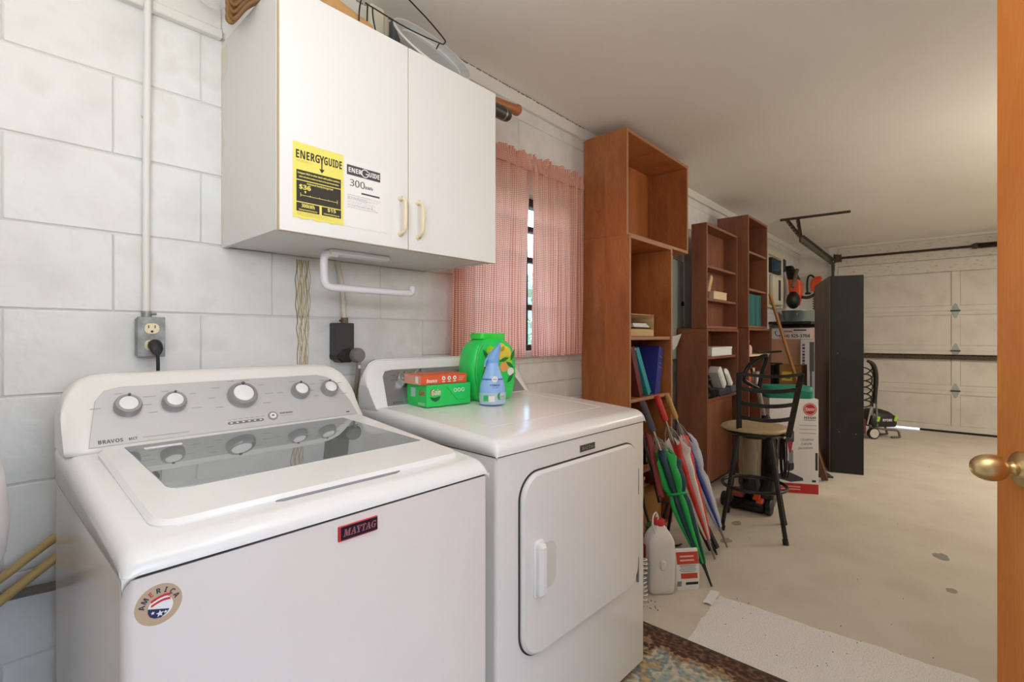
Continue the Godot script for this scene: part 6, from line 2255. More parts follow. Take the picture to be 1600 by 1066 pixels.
func build_stool() -> void:
	var at := Vector3(3.22, 0, 0.72)
	var s := thing("bar_stool", "black metal bar stool with a slatted back and a worn tan round cushion", "bar stool", at)
	var c := Vector3(3.22, 0.0, 0.72)
	var seat := mb()
	seat.lathe([Vector2(0, 0.578), Vector2(0.165, 0.578), Vector2(0.176, 0.586), Vector2(0.176, 0.594), Vector2(0.17, 0.598), Vector2(0, 0.598)], 36, Transform3D(Basis(), c))
	part(s, "seat_pan", seat, M.black_metal)
	var cu := mb()
	var rings := []
	for q in [[0.170, 0.597], [0.184, 0.603], [0.186, 0.612], [0.178, 0.622], [0.15, 0.629], [0.10, 0.633], [0.04, 0.634]]:
		var ring := PackedVector3Array()
		for k in 40:
			var a := TAU * k / 40
			var r: float = q[0] * (1.0 + 0.012 * sin(a * 5.0) + 0.008 * sin(a * 11.0))
			ring.append(c + Vector3(r * cos(a), q[1] + 0.0025 * sin(a * 3.0 + q[0] * 30.0), -r * sin(a)))
		rings.append(ring)
	cu.loft(rings, true, true)
	part(s, "cushion", cu, M.seat_tan)
	var feet := [Vector3(3.05, 0.0, 0.588), Vector3(3.063, 0.0, 0.93), Vector3(3.391, 0.0, 0.849), Vector3(3.378, 0.0, 0.51)]
	for f in feet:
		var d: Vector3 = (f - c)
		d.y = 0
		var b := mb()
		var foot: Vector3 = f
		b.tube(smooth_path([c + d * 0.30 + Vector3(0, 0.570, 0), c + d * 0.44 + Vector3(0, 0.572, 0), c + d * 0.53 + Vector3(0, 0.555, 0), c + d * 0.58 + Vector3(0, 0.50, 0), c + d * 0.76 + Vector3(0, 0.28, 0), foot + Vector3(0, 0.012, 0)], 4), 0.0125, 10)
		var lg := part(s, "leg", b, M.black_metal)
		var t := mb()
		t.tube([foot + Vector3(0, 0.001, 0), foot + Vector3(0, 0.03, 0) - d * 0.03], 0.0155, 10)
		part(lg, "foot_cap", t, M.black)
	var fr := mb()
	var pts := []
	for k in 40:
		pts.append(c + Vector3(cos(TAU * k / 40) * 0.178, 0.262, sin(TAU * k / 40) * 0.178))
	fr.tube(pts, 0.0105, 8, true, true)
	part(s, "foot_ring", fr, M.black_metal)
	var hub := mb()
	hub.lathe([Vector2(0, 0.55), Vector2(0.07, 0.55), Vector2(0.07, 0.579), Vector2(0, 0.579)], 20, Transform3D(Basis(), c))
	part(s, "swivel", hub, M.black_metal)
	var l0 := Vector3(3.060, 0.585, 0.683)
	var l1 := Vector3(2.972, 0.957, 0.709)
	var r0 := Vector3(3.153, 0.585, 0.922)
	var r1 := Vector3(3.128, 0.957, 0.994)
	for q in [[l0, l1], [r0, r1]]:
		var b := mb()
		var side: Vector3 = (r1 - l1).normalized()
		b.beam(q[0], q[1], 0.030, 0.014, (q[1] - q[0]).cross(side), 0.003)
		b.beam(q[0] + Vector3(0, 0.012, 0), Vector3(lerpf(q[0].x, c.x, 0.3), 0.585, lerpf(q[0].z, c.z, 0.3)), 0.022, 0.012, Vector3.UP, 0.002)
		part(s, "back_post", b, M.black_metal)
	for i in 4:
		var t: float = [0.985, 0.755, 0.525, 0.30][i]
		var a := l0.lerp(l1, t)
		var e := r0.lerp(r1, t)
		var n := Vector3(-0.9, 0, 0.42)
		var b := mb()
		var rr := []
		for k in 13:
			var u := k / 12.0
			var p := a.lerp(e, u) + n * 0.045 * sin(PI * u) + Vector3(0, -0.012 * sin(PI * u), 0)
			var hh := 0.011 if i > 0 else 0.009
			rr.append(line_ring([p + Vector3(-0.004, -hh, 0.002), p + Vector3(0.004, -hh, -0.002), p + Vector3(0.004, hh, -0.002), p + Vector3(-0.004, hh, 0.002)]))
		b.loft(rr, true, true, true, true)
		part(s, "back_slat", b, M.black_metal)


func build_vacuum_and_boxes() -> void:
	var at := Vector3(3.60, 0, 0.60)
	var v := thing("vacuum_cleaner", "black upright vacuum cleaner with a smoky clear bin and orange accents, behind the stool", "vacuum cleaner", at)
	var base := mb()
	base.loft([rect_ring(3.60, 0.012, 0.60, 0.13, 0.125), rect_ring(3.60, 0.05, 0.60, 0.14, 0.135), rect_ring(3.61, 0.09, 0.60, 0.125, 0.12), rect_ring(3.63, 0.115, 0.60, 0.09, 0.09)], true, true)
	part(v, "floor_head", base, M.black_gloss)
	for z in [0.475, 0.715]:
		var w := mb()
		w.lathe([Vector2(0, -0.016), Vector2(0.045, -0.016), Vector2(0.05, -0.010), Vector2(0.05, 0.010), Vector2(0.045, 0.016), Vector2(0, 0.016)], 22, Transform3D(Basis(Vector3(1, 0, 0), Vector3(0, 0, 1), Vector3(0, -1, 0)), Vector3(3.50, 0.052, z + (0.02 if z > 0.6 else -0.02))))
		part(v, "wheel", w, M.black)
	var ac := mb()
	ac.obox(Transform3D(Basis(Vector3(0, 0, 1), 0.3), Vector3(3.50, 0.115, 0.545)), Vector3(0.10, 0.02, 0.09), 0.008)
	part(v, "orange_cover", ac, mat("9c4a34", 0.4))
	var ac2 := mb()
	for k in 2:
		ac2.obox(Transform3D(Basis(Vector3(0, 0, 1), 0.3), Vector3(3.475, 0.108 - 0.02 * k, 0.665 + 0.02 * k)), Vector3(0.05, 0.02, 0.04), 0.004)
	part(v, "orange_pedal", ac2, M.orange)
	var bin := mb()
	bin.lathe([Vector2(0, 0.235), Vector2(0.062, 0.235), Vector2(0.066, 0.25), Vector2(0.070, 0.49), Vector2(0.066, 0.515), Vector2(0, 0.515)], 28, Transform3D(Basis(), Vector3(3.47, 0, 0.625)))
	part(v, "dust_bin", bin, M.smoke)
	var core := mb()
	core.lathe([Vector2(0, 0.238), Vector2(0.04, 0.238), Vector2(0.045, 0.40), Vector2(0.03, 0.50), Vector2(0, 0.505)], 20, Transform3D(Basis(), Vector3(3.47, 0, 0.625)))
	part(v, "cyclone_core", core, mat("a2988a", 0.5))
	var lidb := mb()
	lidb.lathe([Vector2(0, 0.512), Vector2(0.073, 0.512), Vector2(0.073, 0.53), Vector2(0.05, 0.555), Vector2(0.0, 0.56)], 24, Transform3D(Basis(), Vector3(3.47, 0, 0.625)))
	lidb.lathe([Vector2(0, 0.16), Vector2(0.06, 0.16), Vector2(0.07, 0.20), Vector2(0.066, 0.235), Vector2(0, 0.235)], 24, Transform3D(Basis(), Vector3(3.47, 0, 0.625)))
	part(v, "bin_cap", lidb, M.black_gloss)
	var spine := mb()
	spine.loft([rect_ring(3.57, 0.10, 0.68, 0.07, 0.075), rect_ring(3.57, 0.25, 0.705, 0.065, 0.058), rect_ring(3.57, 0.48, 0.715, 0.055, 0.048), rect_ring(3.565, 0.60, 0.70, 0.035, 0.03), rect_ring(3.56, 0.64, 0.695, 0.022, 0.02)], true, true)
	part(v, "motor_body", spine, M.black_gloss)
	var tube_ := mb()
	tube_.tube([Vector3(3.555, 0.62, 0.690), Vector3(3.535, 0.80, 0.662)], 0.014, 10)
	part(v, "wand", tube_, M.steel)
	var hd := mb()
	hd.tube(smooth_path([Vector3(3.535, 0.79, 0.662), Vector3(3.545, 0.90, 0.675), Vector3(3.553, 1.00, 0.70), Vector3(3.550, 1.032, 0.705), Vector3(3.535, 1.030, 0.685), Vector3(3.485, 0.985, 0.63), Vector3(3.455, 0.925, 0.60), Vector3(3.450, 0.88, 0.595), Vector3(3.475, 0.855, 0.615), Vector3(3.530, 0.82, 0.66)], 5), 0.0145, 10)
	part(v, "handle", hd, M.black_gloss)
	var cord := mb()
	var cp := []
	for i in 60:
		var a := TAU * i / 20.0
		cp.append(Vector3(3.62 + 0.01 * cos(a * 0.3), 0.36 + 0.13 * sin(a), 0.775 + 0.012 * cos(a) + 0.0006 * i))
	cord.tube(cp, 0.005, 6)
	part(v, "cord", cord, M.black)
	# tall printed carton
	var h := thing("vacuum_carton", "tall white vacuum carton with a red round logo and red foot band", "cardboard box", Vector3(4.124, 0, 0.742), -deg_to_rad(62.3))
	bx(h, "carton_body", Vector3(-0.165, 0, -0.28), Vector3(0.165, 0.70, 0), M.white, 0.003)
	var R := Vector3.RIGHT
	var U := Vector3.UP
	strip(h, "red_band", Vector3(0, 0.036, 0.0), R, U, 0.329, 0.072, M.red, 0.0008)
	for k in 2:
		strip(h, "white_line", Vector3(-0.02, 0.047 - 0.019 * k, 0.0008), R, U, 0.13, 0.009, mat("e6aca6", 0.6), 0.0004)
	var cl := mb()
	cl.prism(circle(0.046, 32, Vector2(0.108, 0.625)), 0.0008, Transform3D())
	part(h, "logo_disc", cl, M.red)
	var rg := mb()
	rg.tube(arc_pts(Vector3(0.108, 0.625, 0.0012), 0.039, 0, TAU, 28), 0.0018, 6)
	part(h, "logo_ring", rg, M.white)
	lettering(h, "Hoover", Vector3(0.108, 0.625, 0.0009), R, Vector3(-0.1, 1, 0), 0.026, M.white, 0.064, "Droid Serif", 700, true)
	lettering(h, "HIGH", Vector3(0.108, 0.562, 0.0), R, U, 0.016, M.label_dark, 0.076)
	lettering(h, "PERFORMANCE", Vector3(0.108, 0.545, 0.0), R, U, 0.0075, M.label_dark, 0.076)
	for k in 3:
		strip(h, "text_line", Vector3(0.095, 0.505 - 0.029 * k, 0.0), R, U, 0.115, 0.006, mat("c4bfbb", 0.7), 0.0004)
	var scr := ["Christmas", "Outside", "Decorations"]
	for k in 3:
		lettering(h, scr[k], Vector3(0.090 - 0.006 * k, 0.400 - 0.031 * k, 0.0), Vector3(1, 0.10, 0), U, 0.017, mat("33323a", 0.7), [0.085, 0.072, 0.098][k], "Droid Sans", 400, true)
	strip(h, "bar_code", Vector3(0.152, 0.24, 0.0), R, U, 0.016, 0.13, M.label_dark, 0.0004)
	strip(h, "dark_patch", Vector3(0.135, 0.095, 0.0), R, U, 0.026, 0.016, M.label_dark, 0.0004)
	# printed picture of a vacuum on the carton: flat print
	var dk := mb()
	dk.prism(rrect(0.040, 0.24, 0.014, 4, Vector2(-0.085, 0.36)), 0.0006, Transform3D())
	dk.prism(PackedVector2Array([Vector2(-0.115, 0.13), Vector2(-0.06, 0.155), Vector2(-0.02, 0.15), Vector2(0.06, 0.115), Vector2(0.065, 0.095), Vector2(-0.02, 0.08), Vector2(-0.10, 0.10)]), 0.0006, Transform3D())
	dk.prism(rrect(0.06, 0.075, 0.025, 5, Vector2(-0.028, 0.20)), 0.0006, Transform3D())
	dk.prism(rrect(0.055, 0.10, 0.02, 5, Vector2(-0.025, 0.42)), 0.0006, Transform3D())
	dk.prism(circle(0.022, 18, Vector2(-0.115, 0.115)), 0.0006, Transform3D())
	part(h, "printed_vacuum", dk, mat("45434a", 0.6))
	var dk2 := mb()
	dk2.prism(PackedVector2Array([Vector2(-0.045, 0.38), Vector2(-0.005, 0.38), Vector2(-0.018, 0.30), Vector2(-0.03, 0.30)]), 0.0009, Transform3D())
	part(h, "printed_cone", dk2, mat("b43a44", 0.6))
	var dk3 := mb()
	dk3.prism(rrect(0.03, 0.10, 0.01, 4, Vector2(-0.018, 0.27)), 0.0008, Transform3D())
	part(h, "printed_bin", dk3, mat("8f9098", 0.6))
	dk3 = mb()
	dk3.prism(rrect(0.03, 0.05, 0.01, 4, Vector2(-0.022, 0.43)), 0.0009, Transform3D())
	part(h, "printed_handle", dk3, mat("8f9098", 0.6))
	# green tool case on it
	var g := thing("tool_case", "teal green plastic tool case lying on the tall white carton", "tool case", Vector3(4.113, 0.7005, 0.722), -deg_to_rad(62.3))
	var gb := mb()
	gb.loft([rect_ring(0.0, 0.0, -0.11, 0.158, 0.10), rect_ring(0.0, 0.006, -0.11, 0.166, 0.108), rect_ring(0.0, 0.046, -0.11, 0.168, 0.11), rect_ring(0.0, 0.050, -0.11, 0.168, 0.11), rect_ring(0.0, 0.082, -0.11, 0.164, 0.106), rect_ring(0.0, 0.088, -0.11, 0.152, 0.095)], true, true)
	part(g, "case_body", gb, M.teal_case)
	strip(g, "lid_seam", Vector3(0, 0.047, -0.0005), R, U, 0.30, 0.003, mat("0c5a4b", 0.5), 0.0012)
	for x in [-0.09, 0.09]:
		bx(g, "latch", Vector3(x - 0.016, 0.03, -0.002), Vector3(x + 0.016, 0.062, 0.005), M.teal_case, 0.002)


# ---------------------------------------------------------------- the far left corner

func build_corner() -> void:
	# tall dark bookcase turned end-on
	var d := thing("tall_cabinet", "tall dark cabinet standing end-on with a black side towards the stool", "cabinet", Vector3(4.963, 0, 0.845), deg_to_rad(16.9))
	bx(d, "end_panel", Vector3(0, 0, 0), Vector3(0.02, 1.68, 0.235), M.black_side, 0.002)
	bx(d, "end_panel", Vector3(0.89, 0, 0), Vector3(0.91, 1.68, 0.235), M.black_side, 0.002)
	bx(d, "back_panel", Vector3(0.004, 0.0, -0.012), Vector3(0.906, 1.68, 0.0), M.wood_brown, 0.001)
	for y in [0.02, 0.42, 0.84, 1.26, 1.66]:
		bx(d, "shelf", Vector3(0.02, y, 0.0), Vector3(0.89, y + 0.02, 0.23), M.black_side, 0.001)
	var sc := mb()
	for p in [Vector2(0.06, 0.35), Vector2(0.18, 0.34), Vector2(0.05, 1.02)]:
		sc.prism(circle(0.005, 10, p), 0.0015, Transform3D(Basis(Vector3(0, 0, 1), Vector3(0, 1, 0), Vector3(-1, 0, 0)), Vector3(0, 0, 0)))
	part(d, "screw_cap", sc, M.gray_plastic)
	# carton with a printed phone number under the wall shelf
	var at := Vector3(6.62, 0, 0.24)
	var c := thing("carton", "tall pinkish-brown carton with a printed phone number label under the wall shelf", "cardboard box", at)
	bx(c, "carton_body", Vector3(6.40, 0, 0.02), Vector3(6.85, 1.262, 0.455), M.card_pink, 0.004)
	var Z := Vector3(0, 0, 1)
	var U := Vector3.UP
	strip(c, "label_sheet", Vector3(6.40, 1.195, 0.24), Z, U, 0.42, 0.125, mat("dcd3d2", 0.8), 0.001)
	lettering(c, "(954) 925-3704", Vector3(6.3989, 1.168, 0.265), Z, U, 0.038, M.label_dark, 0.31)
	strip(c, "red_line", Vector3(6.3988, 1.222, 0.20), Z, U, 0.09, 0.016, mat("b9645a", 0.7), 0.0004)
	strip(c, "dark_line", Vector3(6.3988, 1.234, 0.32), Z, U, 0.13, 0.018, mat("4a4650", 0.7), 0.0004)
	strip(c, "thin_line", Vector3(6.3988, 1.207, 0.25), Z, U, 0.2, 0.009, mat("b8a7aa", 0.7), 0.0004)
	var sg := mb()
	sg.tube(smooth_path([Vector3(6.397, 1.23, 0.075), Vector3(6.397, 1.20, 0.065), Vector3(6.397, 1.17, 0.085), Vector3(6.397, 1.175, 0.115)], 4), 0.004, 6)
	part(c, "print_swirl", sg, mat("3c3342", 0.7))
	# printed banner leaning against it
	at = Vector3(6.37, 0.45, 0.41)
	var b := thing("printed_banner", "white printed banner with a dark picture and sideways lettering, left of the tall dark cabinet", "banner", at)
	bx(b, "sheet", Vector3(6.365, 0.0, 0.335), Vector3(6.372, 1.128, 0.49), mat("d5d0d6", 0.8), 0.001)
	bx(b, "stripe", Vector3(6.364, 0.0, 0.452), Vector3(6.366, 1.0, 0.462), mat("a9a4ae", 0.8), 0.0)
	bx(b, "dark_picture", Vector3(6.3635, 0.77, 0.425), Vector3(6.3655, 1.10, 0.468), mat("5a5758", 0.8), 0.0)
	bx(b, "dark_picture", Vector3(6.3635, 0.45, 0.430), Vector3(6.3655, 0.77, 0.446), mat("4a484c", 0.8), 0.0)
	for k in 13:
		bx(b, "sideways_mark", Vector3(6.3635, 0.62 + 0.036 * k, 0.352), Vector3(6.3655, 0.642 + 0.036 * k + rng.randf_range(0, 0.008), 0.378), mat(["6a5f86", "4b4658"][k % 2], 0.8), 0.0)
	# broom stick
	at = Vector3(5.08, 0, 0.785)
	var br := thing("broom_handle", "long pale wooden pole leaning diagonally on the tallest bookcase", "pole", at)
	var bb := mb()
	bb.tube([Vector3(5.08, 0.012, 0.778), Vector3(5.0, 1.545, 0.362)], 0.0145, 12)
	part(br, "pole", bb, M.wood_pole)
	var bt := mb()
	bt.ball(Vector3(5.0, 1.548, 0.361), Vector3(0.0145, 0.012, 0.0145), 12, 6)
	part(br, "rounded_end", bt, M.wood_pole)
	# black bin and kraft carton with a yellow label
	at = Vector3(5.30, 0, 0.28)
	var bn := thing("bin", "tall black open bin between the far lower bookcase and a brown carton", "bin", at)
	open_box(bn, Vector3(5.28, 0, 0.27), Vector3(0.28, 0.90, 0.20), 0.008, M.black)
	bx(bn, "rim", Vector3(5.135, 0.892, 0.165), Vector3(5.145, 0.905, 0.375), M.gray_plastic, 0.002)
	at = Vector3(5.27, 0, 0.50)
	var kc := thing("carton", "brown carton with a yellow label standing behind the teal tool case", "cardboard box", at)
	bx(kc, "carton_body", Vector3(5.16, 0, 0.40), Vector3(5.40, 0.895, 0.585), M.kraft, 0.003)
	strip(kc, "yellow_label", Vector3(5.16, 0.79, 0.465), Z, U, 0.085, 0.085, M.yellow, 0.001)
	strip(kc, "green_mark", Vector3(5.1588, 0.785, 0.475), Z, U, 0.04, 0.04, mat("6b8a3a", 0.7), 0.0006)
	# clutter in the far lower case
	at = Vector3(4.50, 0.7205, 0.25)
	var oc := thing("power_tool", "orange power tool with a black grip in the far lower bookcase's middle bay", "power tool", at)
	var ob := mb()
	ob.loft([rect_ring(4.51, 0.7205, 0.27, 0.06, 0.05), rect_ring(4.51, 0.82, 0.27, 0.065, 0.055), rect_ring(4.51, 0.93, 0.27, 0.05, 0.04), rect_ring(4.51, 0.965, 0.27, 0.03, 0.025)], true, true)
	part(oc, "housing", ob, M.orange)
	var og := mb()
	og.tube(smooth_path([Vector3(4.56, 0.78, 0.30), Vector3(4.61, 0.80, 0.31), Vector3(4.62, 0.87, 0.31), Vector3(4.57, 0.90, 0.30)], 4), 0.012, 8)
	part(oc, "grip", og, M.black)
	at = Vector3(4.74, 0.7205, 0.25)
	var jr := thing("jar", "brown jar with a pale lid in the far lower bookcase's middle bay", "jar", at)
	var jb := mb()
	jb.lathe([Vector2(0, 0), Vector2(0.055, 0), Vector2(0.06, 0.02), Vector2(0.06, 0.11), Vector2(0.045, 0.13), Vector2(0, 0.13)], 20, Transform3D(Basis(), at))
	part(jr, "glass_body", jb, mat("5a3a2a", 0.3))
	var jl := mb()
	jl.lathe([Vector2(0.05, 0.128), Vector2(0.05, 0.16), Vector2(0, 0.162)], 20, Transform3D(Basis(), at))
	part(jr, "lid", jl, M.cream)
	at = Vector3(4.90, 0.7205, 0.26)
	var cn := thing("paint_can", "small steel paint can at the right of the far lower bookcase's middle bay", "can", at)
	var cb := mb()
	cb.lathe([Vector2(0, 0), Vector2(0.06, 0), Vector2(0.062, 0.004), Vector2(0.06, 0.008), Vector2(0.06, 0.12), Vector2(0.063, 0.124), Vector2(0.06, 0.128), Vector2(0.05, 0.124), Vector2(0, 0.124)], 24, Transform3D(Basis(), at))
	part(cn, "can_body", cb, M.steel)
	var ch := mb()
	ch.tube(arc_pts(at + Vector3(0, 0.09, 0.0), 0.062, 0.3, PI - 0.3, 14), 0.002, 6)
	part(cn, "bail", ch, M.steel)
	# wedge-shaped black dustpan on the floor by the carton
	at = Vector3(4.83, 0, 0.77)
	var dp := thing("dustpan", "black dustpan lying on the floor between the white carton and dark cabinet", "dustpan", at)
	var db := mb()
	db.prism(PackedVector2Array([Vector2(-0.12, 0.0), Vector2(0.10, 0.0), Vector2(0.10, 0.012), Vector2(-0.12, 0.075)]), 0.22, Transform3D(Basis(Vector3(0.5, 0, 0.85).normalized(), Vector3.UP, Vector3(-0.85, 0, 0.5).normalized()), Vector3(4.90, 0.001, 0.70)), 0.004)
	part(dp, "pan", db, M.black)
	var dh := mb()
	dh.tube([Vector3(4.75, 0.05, 0.68), Vector3(4.70, 0.13, 0.60)], 0.012, 8)
	part(dp, "handle", dh, M.black)
	at = Vector3(4.70, 0, 0.74)
	var pk := MB.new(at)
	pk.beam(Vector3(4.62, 0.008, 0.86), Vector3(4.50, 0.56, 0.72), 0.05, 0.018, Vector3(1, 0, 0.3), 0.002)
	one_mesh("plank", pk, mat("6d4a38", 0.6), at, "short brown plank leaning behind the white vacuum carton's right edge", "plank")
	# wall shelf with a metal tub
	at = Vector3(6.8, 1.3, 0.23)
	var sh := thing("wall_shelf", "dark wall shelf carrying a gray metal tub above the pinkish-brown carton", "shelf", at)
	bx(sh, "board", Vector3(6.35, 1.305, 0.006), Vector3(7.25, 1.335, 0.44), M.black, 0.002)
	for x in [6.5, 7.1]:
		var bk := mb()
		bk.prism(PackedVector2Array([Vector2(0.006, 1.305), Vector2(0.38, 1.305), Vector2(0.38, 1.29), Vector2(0.03, 1.12), Vector2(0.006, 1.12)]), 0.012, Transform3D(Basis(Vector3(0, 0, 1), Vector3(0, 1, 0), Vector3(-1, 0, 0)), Vector3(x + 0.4, 0, 0)), 0.001)
		part(sh, "bracket", bk, M.rust_metal)
	at = Vector3(6.80, 1.3355, 0.225)
	var tb := thing("metal_tub", "round gray-green galvanized tub on the dark wall shelf", "tub", at)
	var tm := mb()
	tm.lathe([Vector2(0, 0), Vector2(0.15, 0), Vector2(0.158, 0.006), Vector2(0.176, 0.128), Vector2(0.182, 0.134), Vector2(0.182, 0.142), Vector2(0.176, 0.142), Vector2(0.17, 0.125), Vector2(0.152, 0.01), Vector2(0, 0.008)], 36, Transform3D(Basis(), at))
	part(tb, "tub_body", tm, mat("8f9b94", 0.35, 0.5))
	var th := mb()
	for s in [-1, 1]:
		th.tube(smooth_path([at + Vector3(0.04 * s - 0.17, 0.105, 0.03), at + Vector3(0.04 * s - 0.185, 0.08, 0.03), at + Vector3(0.04 * s - 0.17, 0.07, 0.03)], 3), 0.004, 6)
	part(tb, "handle", th, M.steel)
	at = Vector3(7.12, 1.3355, 0.25)
	var wb := MB.new(at)
	var rings := []
	for i in 8:
		var v := i / 7.0
		var ring := PackedVector3Array()
		for k in 16:
			var a := TAU * k / 16
			var r := 0.10 * sin(PI * clampf(v * 0.75 + 0.22, 0, 1)) * (1.0 + 0.12 * sin(a * 3 + v * 5) + 0.08 * sin(a * 6.0))
			ring.append(at + Vector3(r * cos(a), 0.17 * v, -r * sin(a)))
		rings.append(ring)
	wb.loft(rings, true, true)
	one_mesh("plastic_sack", wb, mat("b5b0ab", 0.4), at, "pale crumpled plastic sack on the wall shelf right of the metal tub", "sack")
	# white gauge board on the wall
	at = Vector3(6.36, 1.52, 0.0)
	var wd := thing("wall_panel", "narrow white wall unit with a dark blue pane above and a slotted plate below", "wall unit", at)
	bx(wd, "board", Vector3(6.02, 1.50, 0.004), Vector3(6.72, 2.18, 0.05), M.paint_cream, 0.004)
	for q in [[6.02, 1.50, 6.08, 2.18], [6.66, 1.50, 6.72, 2.18], [6.08, 2.10, 6.66, 2.18]]:
		bx(wd, "frame_strip", Vector3(q[0], q[1], 0.05), Vector3(q[2], q[3], 0.075), M.paint_cream, 0.004)
	bx(wd, "pane_frame", Vector3(6.17, 1.90, 0.05), Vector3(6.57, 2.07, 0.09), M.black, 0.004)
	bx(wd, "pane", Vector3(6.21, 1.925, 0.09), Vector3(6.54, 2.045, 0.094), mat("1d4a66", 0.15), 0.0)
	bx(wd, "slotted_plate", Vector3(6.20, 1.53, 0.05), Vector3(6.63, 1.875, 0.10), M.paint_cream, 0.012)
	bx(wd, "slot", Vector3(6.40, 1.585, 0.098), Vector3(6.49, 1.825, 0.103), M.black, 0.0)
	# orange and black garden power tool hanging on the wall
	at = Vector3(7.0, 1.53, 0.12)
	var bl := thing("garden_blower", "orange and black garden blower hanging on the wall above the metal tub", "garden tool", at)
	var o1 := mb()
	o1.loft([rect_ring(7.08, 1.56, 0.13, 0.06, 0.05), rect_ring(7.10, 1.72, 0.135, 0.09, 0.07), rect_ring(7.10, 1.84, 0.13, 0.09, 0.07), rect_ring(7.08, 1.88, 0.12, 0.08, 0.06)], true, true)
	part(bl, "orange_housing", o1, M.orange)
	var o2 := mb()
	o2.loft([rect_ring(7.06, 1.885, 0.12, 0.09, 0.06), rect_ring(6.98, 1.97, 0.11, 0.08, 0.05), rect_ring(6.90, 2.04, 0.10, 0.05, 0.04)], true, true)
	part(bl, "black_housing", o2, M.black)
	o2 = mb()
	o2.ball(Vector3(6.93, 1.615, 0.14), Vector3(0.11, 0.11, 0.075), 20, 12)
	part(bl, "fan_housing", o2, M.black)
	o2 = mb()
	o2.obox(Transform3D(Basis(), Vector3(6.78, 2.04, 0.06)), Vector3(0.10, 0.16, 0.05), 0.02)
	part(bl, "strap_pad", o2, M.black)
	var o3 := mb()
	o3.tube([Vector3(6.74, 1.76, 0.17), Vector3(6.90, 1.99, 0.19)], 0.022, 10)
	part(bl, "pipe", o3, mat("6f6652", 0.5))
	var o4 := mb()
	o4.tube(smooth_path([Vector3(7.10, 1.66, 0.20), Vector3(7.15, 1.655, 0.25), Vector3(7.22, 1.675, 0.29), Vector3(7.26, 1.69, 0.30)], 4), 0.020, 10)
	part(bl, "handle", o4, M.black)
	# hedge trimmer hanging at the far wall
	at = Vector3(7.85, 1.4, 0.2)
	var ht := thing("hedge_trimmer", "orange hedge trimmer with a rusty blade hanging at the far wall corner", "garden tool", at)
	var h1 := mb()
	h1.loft([rect_ring(7.85, 1.79, 0.215, 0.04, 0.05), rect_ring(7.85, 1.90, 0.22, 0.05, 0.06), rect_ring(7.85, 1.965, 0.24, 0.04, 0.05), rect_ring(7.85, 1.985, 0.25, 0.02, 0.03)], true, true)
	part(ht, "housing", h1, M.orange)
	var h2 := mb()
	h2.tube(smooth_path([Vector3(7.85, 1.77, 0.12), Vector3(7.85, 1.86, 0.115), Vector3(7.85, 1.98, 0.125), Vector3(7.85, 2.01, 0.16), Vector3(7.85, 1.98, 0.195), Vector3(7.85, 1.94, 0.20)], 5), 0.012, 8)
	h2.box(Vector3(7.83, 1.745, 0.09), Vector3(7.87, 1.775, 0.16), 0.008)
	part(ht, "loop_handle", h2, M.black)
	var h3 := mb()
	h3.box(Vector3(7.845, 1.36, 0.195), Vector3(7.853, 1.79, 0.225), 0.001)
	for k in 12:
		h3.box(Vector3(7.843, 1.375 + 0.033 * k, 0.18), Vector3(7.851, 1.39 + 0.033 * k, 0.24), 0.001)
	part(ht, "blade", h3, M.rust_metal)


# ---------------------------------------------------------------- garage door hardware, pressure washer

